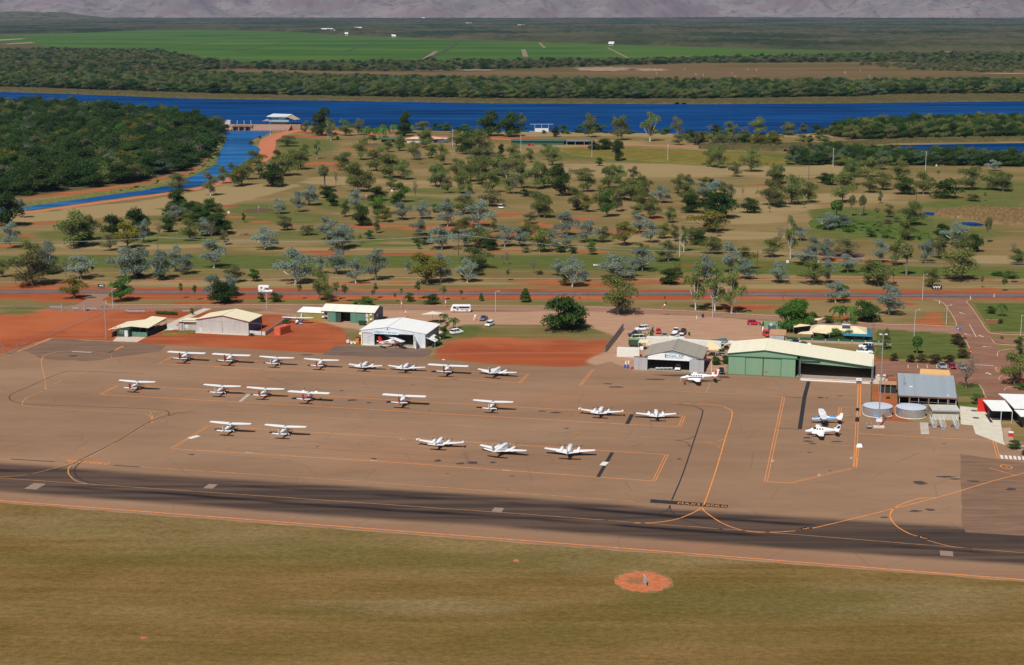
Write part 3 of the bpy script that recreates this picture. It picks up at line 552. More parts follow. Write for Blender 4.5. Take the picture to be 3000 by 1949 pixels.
for x, y, r in ((2361, 1549, 10), (2704, 1576, -14)):
    p = P(x, y); c_ = math.cos; rz = R(r * 3.2)
    mb = MB().box(-1.3, 1.3, -0.85, 0.85, 0, 0.004); o = mb.build('line_marking', BLACKL, loc=(p.x, p.y, 0.022), rz=rz); tag(o, kind='structure')
    ground_text('3', x, y, 2.2, rz - R(90), ORANGE, sx=0.8)
c0 = P(2948, 1368); mb = MB()
for i in range(24):
    a0, a1 = 2 * math.pi * i / 24, 2 * math.pi * (i + 1) / 24
    mb.quad(*[(c0.x + r_ * math.cos(a), c0.y + r_ * 1.35 * math.sin(a), 0.03) for a, r_ in ((a0, 1.15), (a1, 1.15), (a1, 1.38), (a0, 1.38))])
tag(mb.build('line_marking', ORANGE), kind='structure'); ground_text('3', 2948, 1368, 1.4, AR, ORANGE, sx=1.2)
def bars(n, p0, p1, w, length, ang, m=WHITEL):       # a zebra crossing
    A_, B_ = P(*p0), P(*p1); mb = MB(); d = Vector((math.cos(ang), math.sin(ang), 0)); s = Vector((-d.y, d.x, 0))
    for i in range(n):
        c = A_.lerp(B_, i / (n - 1)); mb.quad(*[Vector((v.x, v.y, 0.026)) for v in (c - d * length / 2 - s * w / 2, c + d * length / 2 - s * w / 2, c + d * length / 2 + s * w / 2, c - d * length / 2 + s * w / 2)])
    tag(mb.build('zebra_crossing', m), kind='structure')
bars(10, (2707, 1240), (2710, 1271), 0.55, 2.1, ANG * 0.3); bars(9, (2935, 1339), (3038, 1346), 0.62, 3.2, R(90 - 12))
for a in ((1820, 1345, 12), (730, 1325 - 0, 9), (565, 1281, 14)): pass
for x, y, t in ((568, 1281, 0), (1770, 1359, 0)):      # white position boards painted on the apron
    p = P(x, y); mb = MB().box(-0.75, 0.75, -1.6, 1.6, 0, 0.005); tag(mb.build('line_marking', WHITEL, loc=(p.x, p.y, 0.032), rz=R(-38 if x < 1000 else -18)), kind='structure')
for x, y in ((730, 1326), (1094, 1350), (1484, 1378), (2264, 1350), (2494, 1342), (2400, 1392), (1180, 1288)):
    ground_text('A 5 7', x, y, 0.8, AR if x < 2200 else R(75), WHITEL)
for x, y, w, d_ in ((103, 1425, 3.0, 4.5), (617, 1425, 2.2, 3.4), (2958 - 1500, 1495, 2.2, 3.4), (2773, 1622, 2.5, 3.0)):
    p = P(x, y); tag(MB().box(-w / 2, w / 2, -d_ / 2, d_ / 2, 0, 0.004).build('asphalt_patch', PATCH, loc=(p.x, p.y, 0.02), rz=ANG), kind='structure')
def stain(x, y, rx, ry, m=OIL, z=0.019):
    p = P(x, y); mb = MB(); n = 14; pts = []
    for i in range(n):
        a = 2 * math.pi * i / n; r = rnd.uniform(0.6, 1.2); pts.append((p.x + rx * r * math.cos(a), p.y + ry * r * math.sin(a), z))
    mb.add(pts, [tuple(range(n))]); tag(mb.build('oil_stain', m), kind='structure')
OIL2 = mat('faint_stain', (0.165, 0.105, 0.075), 0.8, var=0.2)
for x, y, rx, ry in ((215, 1043, 1.8, 1.2), (1031, 1173, 1.6, 1.0), (1081, 1180, .9, .7), (1258, 1203, .5, .4), (1587, 1205, 1.3, .8), (1630, 1209, 1.5, .9), (1282, 1350, .9, 1.1), (1350, 1358, 1.2, 1), (1384, 1356, 1.4, 1.2), (1445, 1355, .9, .9), (930, 1309, .5, .5), (1095, 1344, .8, .6), (2405, 1165, 1.1, .9), (2423, 1165, .5, .5), (2383, 1300, 1.3, .8),
                     (2697, 1415, 1.8, 1.5), (2770, 1397, 2.0, .9), (2800, 1404, 1.3, .6), (2850, 1410, 1.8, .8), (2965, 1434, 1.4, 1.2), (2680, 1498, 1.6, .8), (2725, 1494, 1.2, .8), (2590, 1516, 1, .6), (1805, 1135, 2.5, 1.2), (1780, 1125, 1.4, .8), (1920, 1112, 3, 1), (1990, 1100, 8, 1.4), (2120, 1105, 2, 1.6), (1990, 1345, .7, .6), (1660, 1255, .8, .5), (2450, 1294, 1.6, .7), (2365, 1283, 1.1, 1), (2368, 1293, 1.2, .8), (2371, 1326, .8, .4),
                     (1000, 1145, .8, .5), (700, 1150, .9, .4), (1210, 1128, .8, .4), (1330, 1112, .7, .4), (480, 1058, .6, .5), (1170, 1020, 1.0, .6), (900, 1040, 2.5, .8), (3000 - 540, 1160, 1, .4), (1500, 1395, .7, .4), (1310, 1388, .5, .3), (560, 1332, .9, .5)):
    stain(x, y, rx, ry)
for x, y, r_ in ((2644, 1204, 0.9), (2649, 1225, 0.9)):
    p = P(x, y) if False else P(x + 210, y); mb = MB().prism([(r_ * math.cos(a * math.pi / 8), r_ * math.sin(a * math.pi / 8)) for a in range(16)], 0, 0.03); tag(mb.build('manhole_cover', DGREY, loc=(p.x, p.y, 0.045)), 'round dark manhole cover set in the pale concrete, %s' % ('nearer the grass' if y < 1210 else 'nearer the apron'), 'manhole cover', 'manhole covers in the concrete')
for x, y, w, l_ in ((2766, 1300, 1.1, .8), (2432, 1379, 1.0, .7), (2265, 1369, .6, .5), (1612, 1275, .6, .5)):
    p = P(x, y); tag(MB().box(-w, w, -l_, l_, 0, 0.01).build('drain_grate', PATCH, loc=(p.x, p.y, 0.02), rz=ANG), kind='structure'); tag(MB().box(-w * .55, w * .55, -l_ * .5, l_ * .5, 0, 0.012).build('drain_grate', DGREY, loc=(p.x, p.y, 0.024), rz=ANG), kind='structure')
# parking bay lines and arrows on the terminal road
for x in (2660, 2688, 2716, 2744, 2772): line([(x, 1069), (x + 1, 1079)], 0.14, WHITEL, z=0.034)
line([(2856, 1069), (2911, 1072)], 0.35, WHITEL, z=0.034); line([(2840, 950), (2860, 988)], 0.15, WHITEL, z=0.034)
def arrow(x, y, rz, bend=0):
    p = P(x, y); mb = MB(); mb.prism([(-.12, -1.6), (.12, -1.6), (.12, .4), (-.12, .4)], 0, .004); mb.prism([(-.45, .4), (.45, .4), (0, 1.6)], 0, .004)
    if bend: mb.prism([(.12, -.9), (1.0, -.3), (1.0, 0), (.12, -.6)], 0, .004)
    tag(mb.build('line_marking', WHITEL, loc=(p.x, p.y, .034), rz=rz), kind='structure')
for a in ((2818, 918, R(20), 0), (2875, 985, R(-170), 1), (2833, 980, R(30), 0), (2890, 1016, R(80), 0), (2897, 1095, R(-170), 1)): arrow(*a)
# red clearing round the marker board, other bare scars in the grass
BARE = nmat('bare_red_soil', (0.40, 0.115, 0.045), (0.52, 0.19, 0.09), 1.2, 0.6)
def disc(name, x, y, rx, ry, z, m, jag=0.08, n=40, rz=0.0):
    p = P(x, y); pts = []
    for i in range(n):
        a = 2 * math.pi * i / n; r = 1 + rnd.uniform(-jag, jag); u_, v_ = rx * r * math.cos(a), ry * r * math.sin(a); pts.append((p.x + u_ * math.cos(rz) - v_ * math.sin(rz), p.y + u_ * math.sin(rz) + v_ * math.cos(rz), z))
    return tag(MB().add(pts, [tuple(range(n))]).build(name, m), kind='structure')
disc('bare_soil', 1884, 1704, 5.6, 6.0, 0.012, nmat('worn_grass_edge', (0.19, 0.125, 0.055), (0.25, 0.165, 0.080), 1.5, 0.6), 0.07); disc('bare_soil', 1884, 1704, 5.2, 5.5, 0.018, BARE, 0.09); disc('bare_soil', 1868, 1702, 2.0, 1.8, 0.022, nmat('grass_tuft_soil', (0.24, 0.11, 0.05), (0.36, 0.15, 0.07), 1.5, 0.6), 0.3)
disc('bare_soil', 1512, 1643, .6, .8, 0.02, BARE, 0.3); disc('bare_soil', 422, 1869, .7, .5, 0.02, BARE, 0.3)
# sand greens
SANDG = nmat('oiled_sand', (0.105, 0.065, 0.048), (0.14, 0.085, 0.062), 0.4, 1)
for i_, (x, y, rx, ry) in enumerate(((757, 617, 45, 6), (2465, 746, 68, 11), (1072, 582, 30, 4.5), (1090, 423, 22, 3), (1705, 501, 42, 4.5))):
    disc('sand_green', x, y, rx * mpp(x, y), (P(x, y - ry).y - P(x, y + ry).y) / 2, 0.03, SANDG, 0.02)
    pm = MB().tube((0, 0, 0), (0, 0, 2.1), .03, .03, 5); o = thing('golf_flag', 'golf flagstick standing in the sand green ' + ('nearest the channel', 'by the airport turn-off', 'under the central trees', 'beside the palm grove', 'beyond the long tree belt')[i_], 'golf flag', P(x, y))
    pm.build('pole', WHITE, o); MB().box(0, .45, -.01, .01, 1.75, 2.1).build('flag', WHITE, o)
# ---------- water
def watermat(name, c, rough=0.22, bscale=0.35, spec=0.35, gloss=0.035):
    m, g = newmat(name, rough, spec); n = g.noise(bscale, g.map(g.co, (0.25, 1, 1)), 6, 0.65); n2 = g.noise(0.012, g.map(g.co, (0.35, 1, 1)), 5, 0.6); n3 = g.noise(0.05, g.map(g.co, (0.12, 1, 1), R(3)), 5, 0.7)
    d = g.mix(g.rng(n2, 0.35, 0.65), tuple(x * 0.55 for x in c), c); d = g.mix(g.math('MULTIPLY', g.rng(n3, 0.42, 0.66), 0.75), d, (c[0] * 2.4 + .004, c[1] * 2.0, c[2] * 1.5)); g.out(d)
    b_ = g.N.new('ShaderNodeBump'); b_.inputs['Strength'].default_value = 0.6; b_.inputs['Distance'].default_value = 0.3; g.L.new(n, b_.inputs['Height']); g.L.new(b_.outputs[0], g.b.inputs['Normal'])
    g.b.inputs['Specular IOR Level'].default_value = 0; g.b.inputs['Roughness'].default_value = 1; gl = g.N.new('ShaderNodeBsdfGlossy'); gl.inputs['Roughness'].default_value = 0.12; gl.inputs['Color'].default_value = (.6, .8, 1, 1); g.L.new(b_.outputs[0], gl.inputs['Normal'])
    ms = g.N.new('ShaderNodeMixShader'); ms.inputs[0].default_value = gloss; g.L.new(g.b.outputs[0], ms.inputs[1]); g.L.new(gl.outputs[0], ms.inputs[2]); g.L.new(ms.outputs[0], g.N['Material Output'].inputs[0]); return m
WAT = watermat('river_water', (0.0016, 0.038, 0.155)); WCH = watermat('channel_water', (0.012, 0.090, 0.27), bscale=0.8, gloss=0.08)
sheet('river', [(-420, 254), (0, 263), (210, 275), (547, 288), (1000, 295), (1420, 302), (2000, 305), (2505, 302), (3000, 296), (3430, 292), (3430, 362), (3000, 360), (2600, 368), (2480, 385), (2350, 393), (2000, 392), (1500, 386), (1300, 384), (1000, 373), (830, 366), (640, 365), (400, 328), (200, 314), (-420, 300)], 0.15, WAT, jag=2.0, step=14)
sheet('lagoon', [(2320, 447), (2420, 441), (2610, 426), (3100, 418), (3430, 414), (3430, 456), (3100, 456), (2900, 454), (2700, 456), (2450, 453)], 0.15, WAT, jag=1.0, step=8)
sheet('channel', [(643, 384), (660, 402), (656, 420), (646, 437), (632, 480), (600, 500), (559, 517), (496, 542), (420, 556), (294, 573), (170, 592), (71, 606), (-420, 660), (-420, 672), (-60, 642), (71, 619), (294, 588), (496, 562), (589, 546), (655, 527), (690, 502), (735, 475), (757, 454), (762, 434), (728, 421), (745, 407), (775, 398), (790, 390), (800, 384), (760, 383)], 0.15, WCH, jag=0.8, step=7)
for x, y, rx, ry in ((2140, 462, 32, 3.5), (2060, 460, 24, 2), (2247, 466, 14, 2), (2726, 627, 20, 5), (2848, 657, 31, 6)):
    disc('pond', x, y, rx * mpp(x, y), (P(x, y - ry).y - P(x, y + ry).y) / 2, 0.06, WAT, 0.12)
# ---------- crops and plains beyond the river
CROP, g = newmat('crop_rows'); wv = g.N.new('ShaderNodeTexWave'); wv.inputs['Scale'].default_value = 0.05; wv.inputs['Distortion'].default_value = 0.4; g.L.new(g.map(g.co, (1, 0.02, 1), R(-18)), wv.inputs['Vector'])
cc = g.mix(g.rng(g.noise(0.004, g.map(g.co, (0.4, 1, 1)), 5), 0.35, 0.65), (0.042, 0.102, 0.018), (0.088, 0.146, 0.030)); cc = g.mix(g.math('MULTIPLY', g.rng(g.noise(0.03, g.map(g.co, (0.1, 1, 1)), 5, 0.7), 0.5, 0.7), 0.5), cc, (0.022, 0.075, 0.012))
g.out(g.mix(g.math('MULTIPLY', wv.outputs['Fac'], 0.25), cc, (0.022, 0.068, 0.010)))
sheet('crop_field', [(-420, 106), (0, 105), (441, 89), (694, 90), (904, 97), (1000, 106), (1589, 126), (2000, 139), (2300, 148), (2656, 156), (2560, 160), (2420, 162), (2000, 170), (1841, 174), (1420, 179), (1000, 183), (694, 187), (589, 172), (462, 147), (177, 141), (25, 124), (-420, 122)], 0.6, CROP, jag=8, step=60)
C2 = nmat('far_crop', (0.06, 0.12, 0.045), (0.09, 0.15, 0.06), 0.003, 0.3)
sheet('crop_field', [(1580, 73), (2250, 77), (2300, 86), (1650, 86)], 0.8, C2); sheet('crop_field', [(1680, 90), (2150, 91), (2190, 99), (1640, 97)], 0.8, C2); sheet('crop_field', [(1000, 83), (1350, 84), (1345, 88), (1000, 87)], 0.8, C2)
DKL = mat('field_lane', (0.05, 0.07, 0.02), 0.9); PLL = mat('dusty_lane', (0.24, 0.17, 0.10), 0.9)
for pts, w, m in (([(1228, 183), (1305, 150)], 9, DKL), ([(1306, 149), (1345, 119)], 11, DKL), ([(1240, 178), (1278, 152)], 11, PLL), ([(1000, 155), (1115, 119)], 8, DKL), ([(400, 168 - 16), (640, 120)], 6, DKL), ([(690, 152), (830, 127)], 6, DKL), ([(1540, 168), (1533, 146)], 11, PLL), ([(1580, 126), (1596, 142)], 8, PLL), ([(1780, 141), (1840, 172)], 6, PLL), ([(1050, 147), (1530, 146)], 6, DKL), ([(440, 116), (700, 100)], 5, DKL), ([(1110, 66), (1680, 66)], 40, mat('tilled_soil', (0.40, 0.22, 0.15), 0.9)), ([(2540, 86), (3200, 81)], 18, PLL), ([(740, 58), (960, 60)], 60, PLL)):
    ribbon('field_lane', pts, w, 1.0, m)
PLAIN, g = newmat('dry_marsh_grass'); n1 = g.noise(0.006, g.map(g.co, (0.3, 1, 1)), 6, 0.65); n2 = g.noise(0.04, g.map(g.co, (0.15, 1, 1)), 5, 0.7)
g.out(g.mix(g.math('MULTIPLY', g.rng(n2, 0.45, 0.7), 0.6), g.mix(g.rng(n1, 0.4, 0.6), (0.115, 0.085, 0.035), (0.165, 0.105, 0.055)), (0.085, 0.075, 0.026)))
sheet('marsh_plain', [(600, 208), (700, 204), (1000, 211), (1300, 214), (1700, 200), (2000, 188), (2600, 183), (3430, 190), (3430, 248), (2400, 252), (2000, 248), (1500, 242), (1100, 230), (700, 216)], 0.5, PLAIN, jag=8, step=40)
MUD = nmat('pale_mud', (0.25, 0.175, 0.11), (0.33, 0.235, 0.155), 0.02, 0.2)
for x, y, rx, ry in ((1770, 204, 90, 6), (1900, 206, 60, 4), (1400, 207, 60, 2), (1260, 207, 40, 1.5), (2980, 217, 110, 1.5), (2750, 150, 30, 4), (10, 118, 30, 5), (60, 128, 30, 3)):
    disc('mud_flat', x, y, rx * mpp(x, y), (P(x, y - ry).y - P(x, y + ry).y) / 2, 0.9, MUD, 0.25)
REEDM = nmat('reed_bed_grass', (0.060, 0.056, 0.020), (0.120, 0.095, 0.040), 0.25, 0.5)
REEDD = nmat('brown_reed_grass', (0.13, 0.080, 0.036), (0.215, 0.145, 0.066), 0.5, 0.8)
OLIVEM = nmat('rank_olive_grass', (0.12, 0.105, 0.022), (0.20, 0.155, 0.04), 0.15, 0.5)
GRNM = nmat('lush_green_growth', (0.045, 0.085, 0.016), (0.10, 0.125, 0.03), 0.3, 0.5)
CAN = {}
def canopy(name, poly, h0, h1, cell, m, zb=0.0, kind='stuff', aspect=1.0):
    """a dense low growth as one rough-topped mass with real height"""
    W = [P(*p) for p in poly]; xs = [p.x for p in W]; ys = [p.y for p in W]
    X = np.arange(min(xs), max(xs), cell); Y = np.arange(min(ys), max(ys), cell * aspect)
    gx, gy = np.meshgrid(X, Y); gx = gx + rng.uniform(-.4, .4, gx.shape) * cell; gy = gy + rng.uniform(-.4, .4, gx.shape) * cell * aspect
    ins = inside([(p.x, p.y) for p in W], gx, gy); h = rng.uniform(h0, h1, gx.shape); h = np.where(ins, h, -0.3)
    v = np.stack([gx.ravel(), gy.ravel(), (h + zb).ravel()], 1); a, b = gx.shape
    ii = np.arange(a - 1)[:, None] * b + np.arange(b - 1)[None, :]; f = np.stack([ii, ii + 1, ii + b + 1, ii + b], -1).reshape(-1, 4)
    keep = (ins.ravel()[f].sum(1) > 0); f = f[keep]; used = np.unique(f); mp = np.zeros(len(v), int); mp[used] = np.arange(len(used))
    o = link(bpy.data.objects.new(name, fast_mesh(name, v[used], mp[f], [m]))); return tag(o, kind=kind)
canopy('reeds', [(-420, 247), (0, 257), (300, 268), (700, 280), (1400, 292), (2000, 294), (2500, 287), (2620, 280), (3430, 274), (3430, 294), (3000, 297), (2505, 303), (2000, 306), (1420, 303), (1000, 296), (547, 289), (210, 276), (-420, 256)], 0.8, 2.6, 3.0, REEDM)
canopy('reeds', [(2300, 445), (2420, 436), (2620, 420), (3100, 412), (3430, 408), (3430, 404), (3100, 404), (2700, 410), (2400, 424), (2050, 428), (2050, 436)], 0.8, 2.8, 1.6, REEDM)
canopy('reeds', [(2735, 632), (2760, 620), (2850, 612), (3000, 618), (3430, 625), (3430, 665), (3000, 662), (2890, 656), (2850, 645), (2780, 640)], 0.6, 2.4, 0.7, REEDD)
canopy('reeds', [(1640, 440), (1780, 432), (2000, 440), (2200, 455), (2330, 470), (2330, 482), (2050, 482), (1850, 470), (1680, 456)], 0.2, 0.9, 1.2, OLIVEM)
canopy('green_undergrowth', [(2370, 655), (2420, 640), (2520, 648), (2620, 668), (2720, 690), (2730, 708), (2620, 700), (2480, 680), (2380, 668)], 0.3, 1.7, 0.8, GRNM)
canopy('bank_grass', [(60, 600), (300, 566), (430, 545), (500, 530), (560, 512), (600, 490), (625, 450), (640, 425), (650, 400), (658, 402), (660, 420), (646, 437), (634, 482), (600, 503), (559, 519), (496, 544), (420, 558), (294, 576), (71, 608)], 0.2, 1.2, 1.0, nmat('bank_grass', (0.10, 0.12, 0.03), (0.18, 0.17, 0.06), 0.4, 0.6))
canopy('bank_grass', [(480, 975), (570, 970), (572, 978), (475, 982)], 0.1, 0.7, 0.35, OLIVEM)
# ---------- distant woodland and ranges
FW, g = newmat('distant_woodland'); n1 = g.noise(0.004, g.map(g.co, (0.5, 0.35, 1)), 6, 0.7); n2 = g.noise(0.0012, g.map(g.co, (0.4, 1, 1)), 4)
g.out(g.mix(g.rng(n2, 0.42, 0.6), g.mix(g.rng(n1, 0.38, 0.62), (0.022, 0.034, 0.014), (0.075, 0.075, 0.034)), g.mix(g.rng(n1, 0.38, 0.62), (0.03, 0.042, 0.016), (0.10, 0.085, 0.045))))
canopy('distant_woodland', [(-420, 46), (3430, 44), (3430, 150), (2700, 152), (2300, 144), (2000, 136), (1589, 122), (1300, 112), (1000, 102), (904, 95), (694, 88), (441, 87), (200, 98), (-420, 100)], 2.0, 13.0, 16.0, FW, aspect=2.6)
def fbm(x, y, seed, octs=6, gain=0.5):
    r = np.zeros_like(x); a = 1.0; f = 1.0; rr = np.random.default_rng(seed)
    for o in range(octs):
        G = rr.uniform(-1, 1, (64, 64)); u = (x * f) % 64; v = (y * f) % 64; i = u.astype(int); j = v.astype(int); fu = u - i; fv = v - j; fu = fu * fu * (3 - 2 * fu); fv = fv * fv * (3 - 2 * fv)
        i1 = (i + 1) % 64; j1 = (j + 1) % 64; val = (G[i, j] * (1 - fu) + G[i1, j] * fu) * (1 - fv) + (G[i, j1] * (1 - fu) + G[i1, j1] * fu) * fv
        r += a * (1 - 2 * np.abs(val)) if o < 4 else a * val; a *= gain; f *= 2.03
    return r
mx_ = np.linspace(-9000, 9000, 520); my_ = np.linspace(12200, 18500, 230); MXX, MYY = np.meshgrid(mx_, my_)
rise = np.clip((MYY - 12900 - 500 * fbm(MXX / 3500, MYY * 0, 3, 3)) / 3300, 0, 1)
mh = rise ** 0.8 * 330 + (rise > 0) * np.clip(rise * 6, 0, 1) * 150 * fbm(MXX / 1100, MYY / 1100, 11, 7, 0.55)
mh = np.where(rise > 0, np.maximum(mh, 0), -2.0)
ROCK, g = newmat('range_rock'); n1 = g.noise(0.0035, g.co, 8, 0.7); n2 = g.noise(0.012, g.co, 6, 0.75); geo = g.N.new('ShaderNodeNewGeometry'); sz_ = g.N.new('ShaderNodeSeparateXYZ'); g.L.new(geo.outputs['Normal'], sz_.inputs[0])
c = g.mix(g.rng(n1, 0.35, 0.65), (0.25, 0.20, 0.19), (0.17, 0.145, 0.135)); c = g.mix(g.math('MULTIPLY', g.rng(n2, 0.5, 0.66), 0.8), c, (0.075, 0.075, 0.045)); c = g.mix(g.rng(sz_.outputs[2], 0.80, 0.93, 0.6, 0.0), c, (0.17, 0.11, 0.115)); g.out(c)
vv = np.stack([MXX.ravel(), MYY.ravel(), mh.ravel()], 1); a_, b_ = MXX.shape; ii = np.arange(a_ - 1)[:, None] * b_ + np.arange(b_ - 1)[None, :]
ranges_me = fast_mesh('hills', vv, np.stack([ii, ii + 1, ii + b_ + 1, ii + b_], -1).reshape(-1, 4), [ROCK]); ranges_me.polygons.foreach_set('use_smooth', [True] * len(ranges_me.polygons))
tag(link(bpy.data.objects.new('hills', ranges_me)), kind='structure')
# low wooded hill in front of the ranges
hp = P(120, 62); hx = np.linspace(-1100, 1100, 90); hy = np.linspace(-700, 700, 40); HX, HY = np.meshgrid(hx, hy)
hh = 62 * np.exp(-((HX / 420) ** 2 + (HY / 300) ** 2)) + 40 * np.exp(-(((HX + 600) / 350) ** 2 + (HY / 300) ** 2)) - 3 + 5 * fbm(HX / 160 + 9, HY / 160 + 9, 5, 4)
vv = np.stack([(HX + hp.x).ravel(), (HY + hp.y).ravel(), hh.ravel()], 1); a_, b_ = HX.shape; ii = np.arange(a_ - 1)[:, None] * b_ + np.arange(b_ - 1)[None, :]
HILLM, g = newmat('wooded_hillside'); g.out(g.mix(g.rng(g.noise(0.02, g.co, 7, 0.75), 0.4, 0.6), (0.035, 0.05, 0.02), (0.13, 0.105, 0.055)))
tag(link(bpy.data.objects.new('hills', fast_mesh('low_hill', vv, np.stack([ii, ii + 1, ii + b_ + 1, ii + b_], -1).reshape(-1, 4), [HILLM]))), kind='structure')
# ------------------------------------------------------------------ trees
LEAF = {'S': leafmat('silver_gum_leaves', (0.205, 0.262, 0.205), 0.30), 'G': leafmat('gum_leaves', (0.150, 0.185, 0.052), 0.40), 'O': leafmat('olive_leaves', (0.155, 0.160, 0.066), 0.38),
        'D': leafmat('dark_leaves', (0.042, 0.080, 0.017), 0.40), 'L': leafmat('bright_green_leaves', (0.070, 0.145, 0.025), 0.38), 'Y': leafmat('yellow_green_leaves', (0.170, 0.165, 0.028), 0.35),
        'E': leafmat('sea_green_leaves', (0.105, 0.150, 0.085), 0.35), 'B': leafmat('grey_twigs', (0.16, 0.135, 0.115), 0.30, 0), 'P': leafmat('palm_fronds', (0.075, 0.150, 0.030), 0.40), 'R': leafmat('red_flowering_leaves', (0.075, 0.055, 0.022), 0.5, 0.1)}
def leaf_cloud(clumps, n, leaf, seed, shell=0.55, droop=0.0, elong=1.5):
    r = np.random.default_rng(seed); C = np.array(clumps, float); w = (C[:, 3] * C[:, 4] * C[:, 5]) ** (2 / 3); w /= w.sum()
    k = r.choice(len(C), n, p=w); d = r.normal(size=(n, 3)); d /= np.linalg.norm(d, axis=1)[:, None]
    d[:, 2] = np.where(d[:, 2] < -0.35, -d[:, 2] * 0.6, d[:, 2]); rad = (shell + (1 - shell) * r.random(n) ** 0.6) * r.uniform(0.85, 1.12, n)
    c = C[k, :3] + d * C[k, 3:6] * rad[:, None]; c[:, 2] -= droop * r.random(n)
    nrm = d * 0.7 + r.normal(size=(n, 3)) * 0.55 + np.array([0, 0, 0.35]); nrm /= np.linalg.norm(nrm, axis=1)[:, None]
    t = np.cross(nrm, r.normal(size=(n, 3))); t /= np.linalg.norm(t, axis=1)[:, None]; b = np.cross(nrm, t)
    s = leaf * r.uniform(0.6, 1.35, n)[:, None]
    q = np.stack([c - t * s * elong - b * s * .4, c - t * s * .2 - b * s, c + t * s * elong + b * s * .2, c + t * s * .1 + b * s], 1)
    tone = np.clip(r.normal(0.5, 0.22, n) + (r.random(len(C))[k] - 0.5) * 0.5, 0, 1)
    return q.reshape(-1, 3), np.repeat(tone, 4)
def cloud_mesh(name, q, tone, m):
    me = fast_mesh(name, q, np.arange(len(q)).reshape(-1, 4), [m]); a = me.attributes.new('tone', 'FLOAT', 'POINT'); a.data.foreach_set('value', tone.astype(np.float32)); return me
def limbs(clumps, r0, seed, fork=0.25, sides=6, cx=0.0, twigs=0):
    r = random.Random(seed); mb = MB(); base = Vector((0, 0, -0.02)); f = Vector((cx + r.uniform(-.03, .03), r.uniform(-.03, .03), fork)); mb.path([base, base.lerp(f, .5) + Vector((r.uniform(-.02, .02), 0, 0)), f], [r0 * 1.25, r0, r0 * .85], sides)
    for c in clumps:
        e = Vector(c[:3]); mid = f.lerp(e, .5) + Vector((r.uniform(-.03, .03), r.uniform(-.03, .03), -.04)); mb.path([f, mid, e], [r0 * .6, r0 * .38, r0 * .14], 4)
        for _ in range(twigs):
            d = Vector((r.gauss(0, 1), r.gauss(0, 1), abs(r.gauss(.4, .7)))).normalized(); mb.path([mid.lerp(e, r.random()), e + d * c[3] * 1.1], [r0 * .16, r0 * .04], 3)
    return mb
KINDS = {}
def variant(code, clumps, n, leaf, r0, bark, seed, fork=0.25, shell=0.55, leafm=None, twigs=0, elong=1.5, droop=0.0, squash=1.0):
    q, t = leaf_cloud(clumps, n, leaf, seed, shell, droop, elong)
    KINDS.setdefault(code, []).append((cloud_mesh('crown', q, t, LEAF[leafm or code[0]]), limbs(clumps, r0, seed, fork, twigs=twigs).mesh('trunk', bark) if r0 else None))
def spread(seed, n, z0, z1, rad, r, flat=0.75, core=True):
    """clump centres filling a crown of half-width rad between heights z0 and z1"""
    rr = random.Random(seed); out = []
    for i in range(n):
        a = 2 * math.pi * (i + rr.random() * .7) / n * 1.62; t = (i + .5) / n; z = z0 + (z1 - z0) * t; k = math.sqrt(max(0.05, 1 - ((z - (z0 + (z1 - z0) * .38)) / ((z1 - z0) * .68)) ** 2))
        d = rad * k * rr.uniform(.55, 1.0) * (1 if i % 3 else .35); s = r * rr.uniform(.75, 1.25)
        out.append((d * 1.12 * math.cos(a), d * 1.12 * math.sin(a), z - .05, s * 1.12, s * 1.12, s * flat * 1.15))
    return out
for s in range(5): variant('S', spread(10 + s, 15 + s, .26, .92, .42, .150, 1.1), 4200, .0140, .028, BARKW if s % 2 else BARK, 100 + s, .22, .45)
for s in range(5): variant('G', spread(20 + s, 18 + s, .22, .92, .41, .160, 1.15), 4400, .0145, .028, BARK, 200 + s, .20, .4)
for s in range(3): variant('O', spread(30 + s, 17, .22, .92, .41, .155, 1.15), 4200, .0140, .026, BARKW if s == 1 else BARK, 300 + s, .20, .45)
for s in range(4): variant('D', spread(40 + s, 22, .14, .90, .37, .19, 1.1), 4600, .0185, .035, BARKD, 400 + s, .12, .5)
for s in range(3): variant('T', spread(50 + s, 16, .30, .93, .34, .125, 1.0), 3400, .0135, .026, BARKW, 500 + s, .18, .45, 'G')
for s in range(3): variant('P', spread(60 + s, 6, .60, .92, .30, .17, .7), 700, .030, .022, BARK, 600 + s, .45, .4, 'G')
for s in range(2): variant('Y', spread(70 + s, 17, .26, .90, .40, .17, .9), 3600, .0165, .035, BARK, 700 + s, .18, .45)
for s in range(2): variant('E', spread(75 + s, 16, .25, .90, .40, .17, .9), 3400, .0165, 0, None, 780 + s, .18, .45)
for s in range(2): variant('L', spread(80 + s, 14, .25, .90, .34, .18, .85), 3000, .0180, .028, BARK, 800 + s, .15, .5)
for s in range(3): variant('Rd', spread(90 + s, 14, .15, .74, .34, .20, .9), 2400, .021, 0, None, 900 + s, 0, .5, 'D')
for s in range(2): variant('Rl', spread(95 + s, 14, .15, .74, .34, .20, .9), 2400, .021, 0, None, 950 + s, 0, .5, 'L')
for s in range(2): variant('Ro', spread(97 + s, 14, .15, .72, .34, .20, .9), 2400, .020, 0, None, 970 + s, 0, .5, 'O')
variant('Rr', spread(99, 14, .15, .72, .36, .20, .9), 3000, .020, 0, None, 990, 0, .5, 'R')
variant('C', [(0, 0, .2, .42, .42, .2), (0, 0, .42, .36, .36, .2), (0, 0, .62, .27, .27, .18), (.03, 0, .80, .17, .17, .15)], 3200, .020, 0, None, 1100, 0, .75, 'L')
for s in range(2): variant('B', spread(110 + s, 9, .45, .90, .34, .16, .8), 500, .012, .026, BARK, 1200 + s, .25, .3, 'B', twigs=9)
for s in range(2): variant('W', spread(120 + s, 6, .58, .90, .22, .17, .95), 2200, .020, .045, BARK, 1300 + s, .50, .4, 'O')
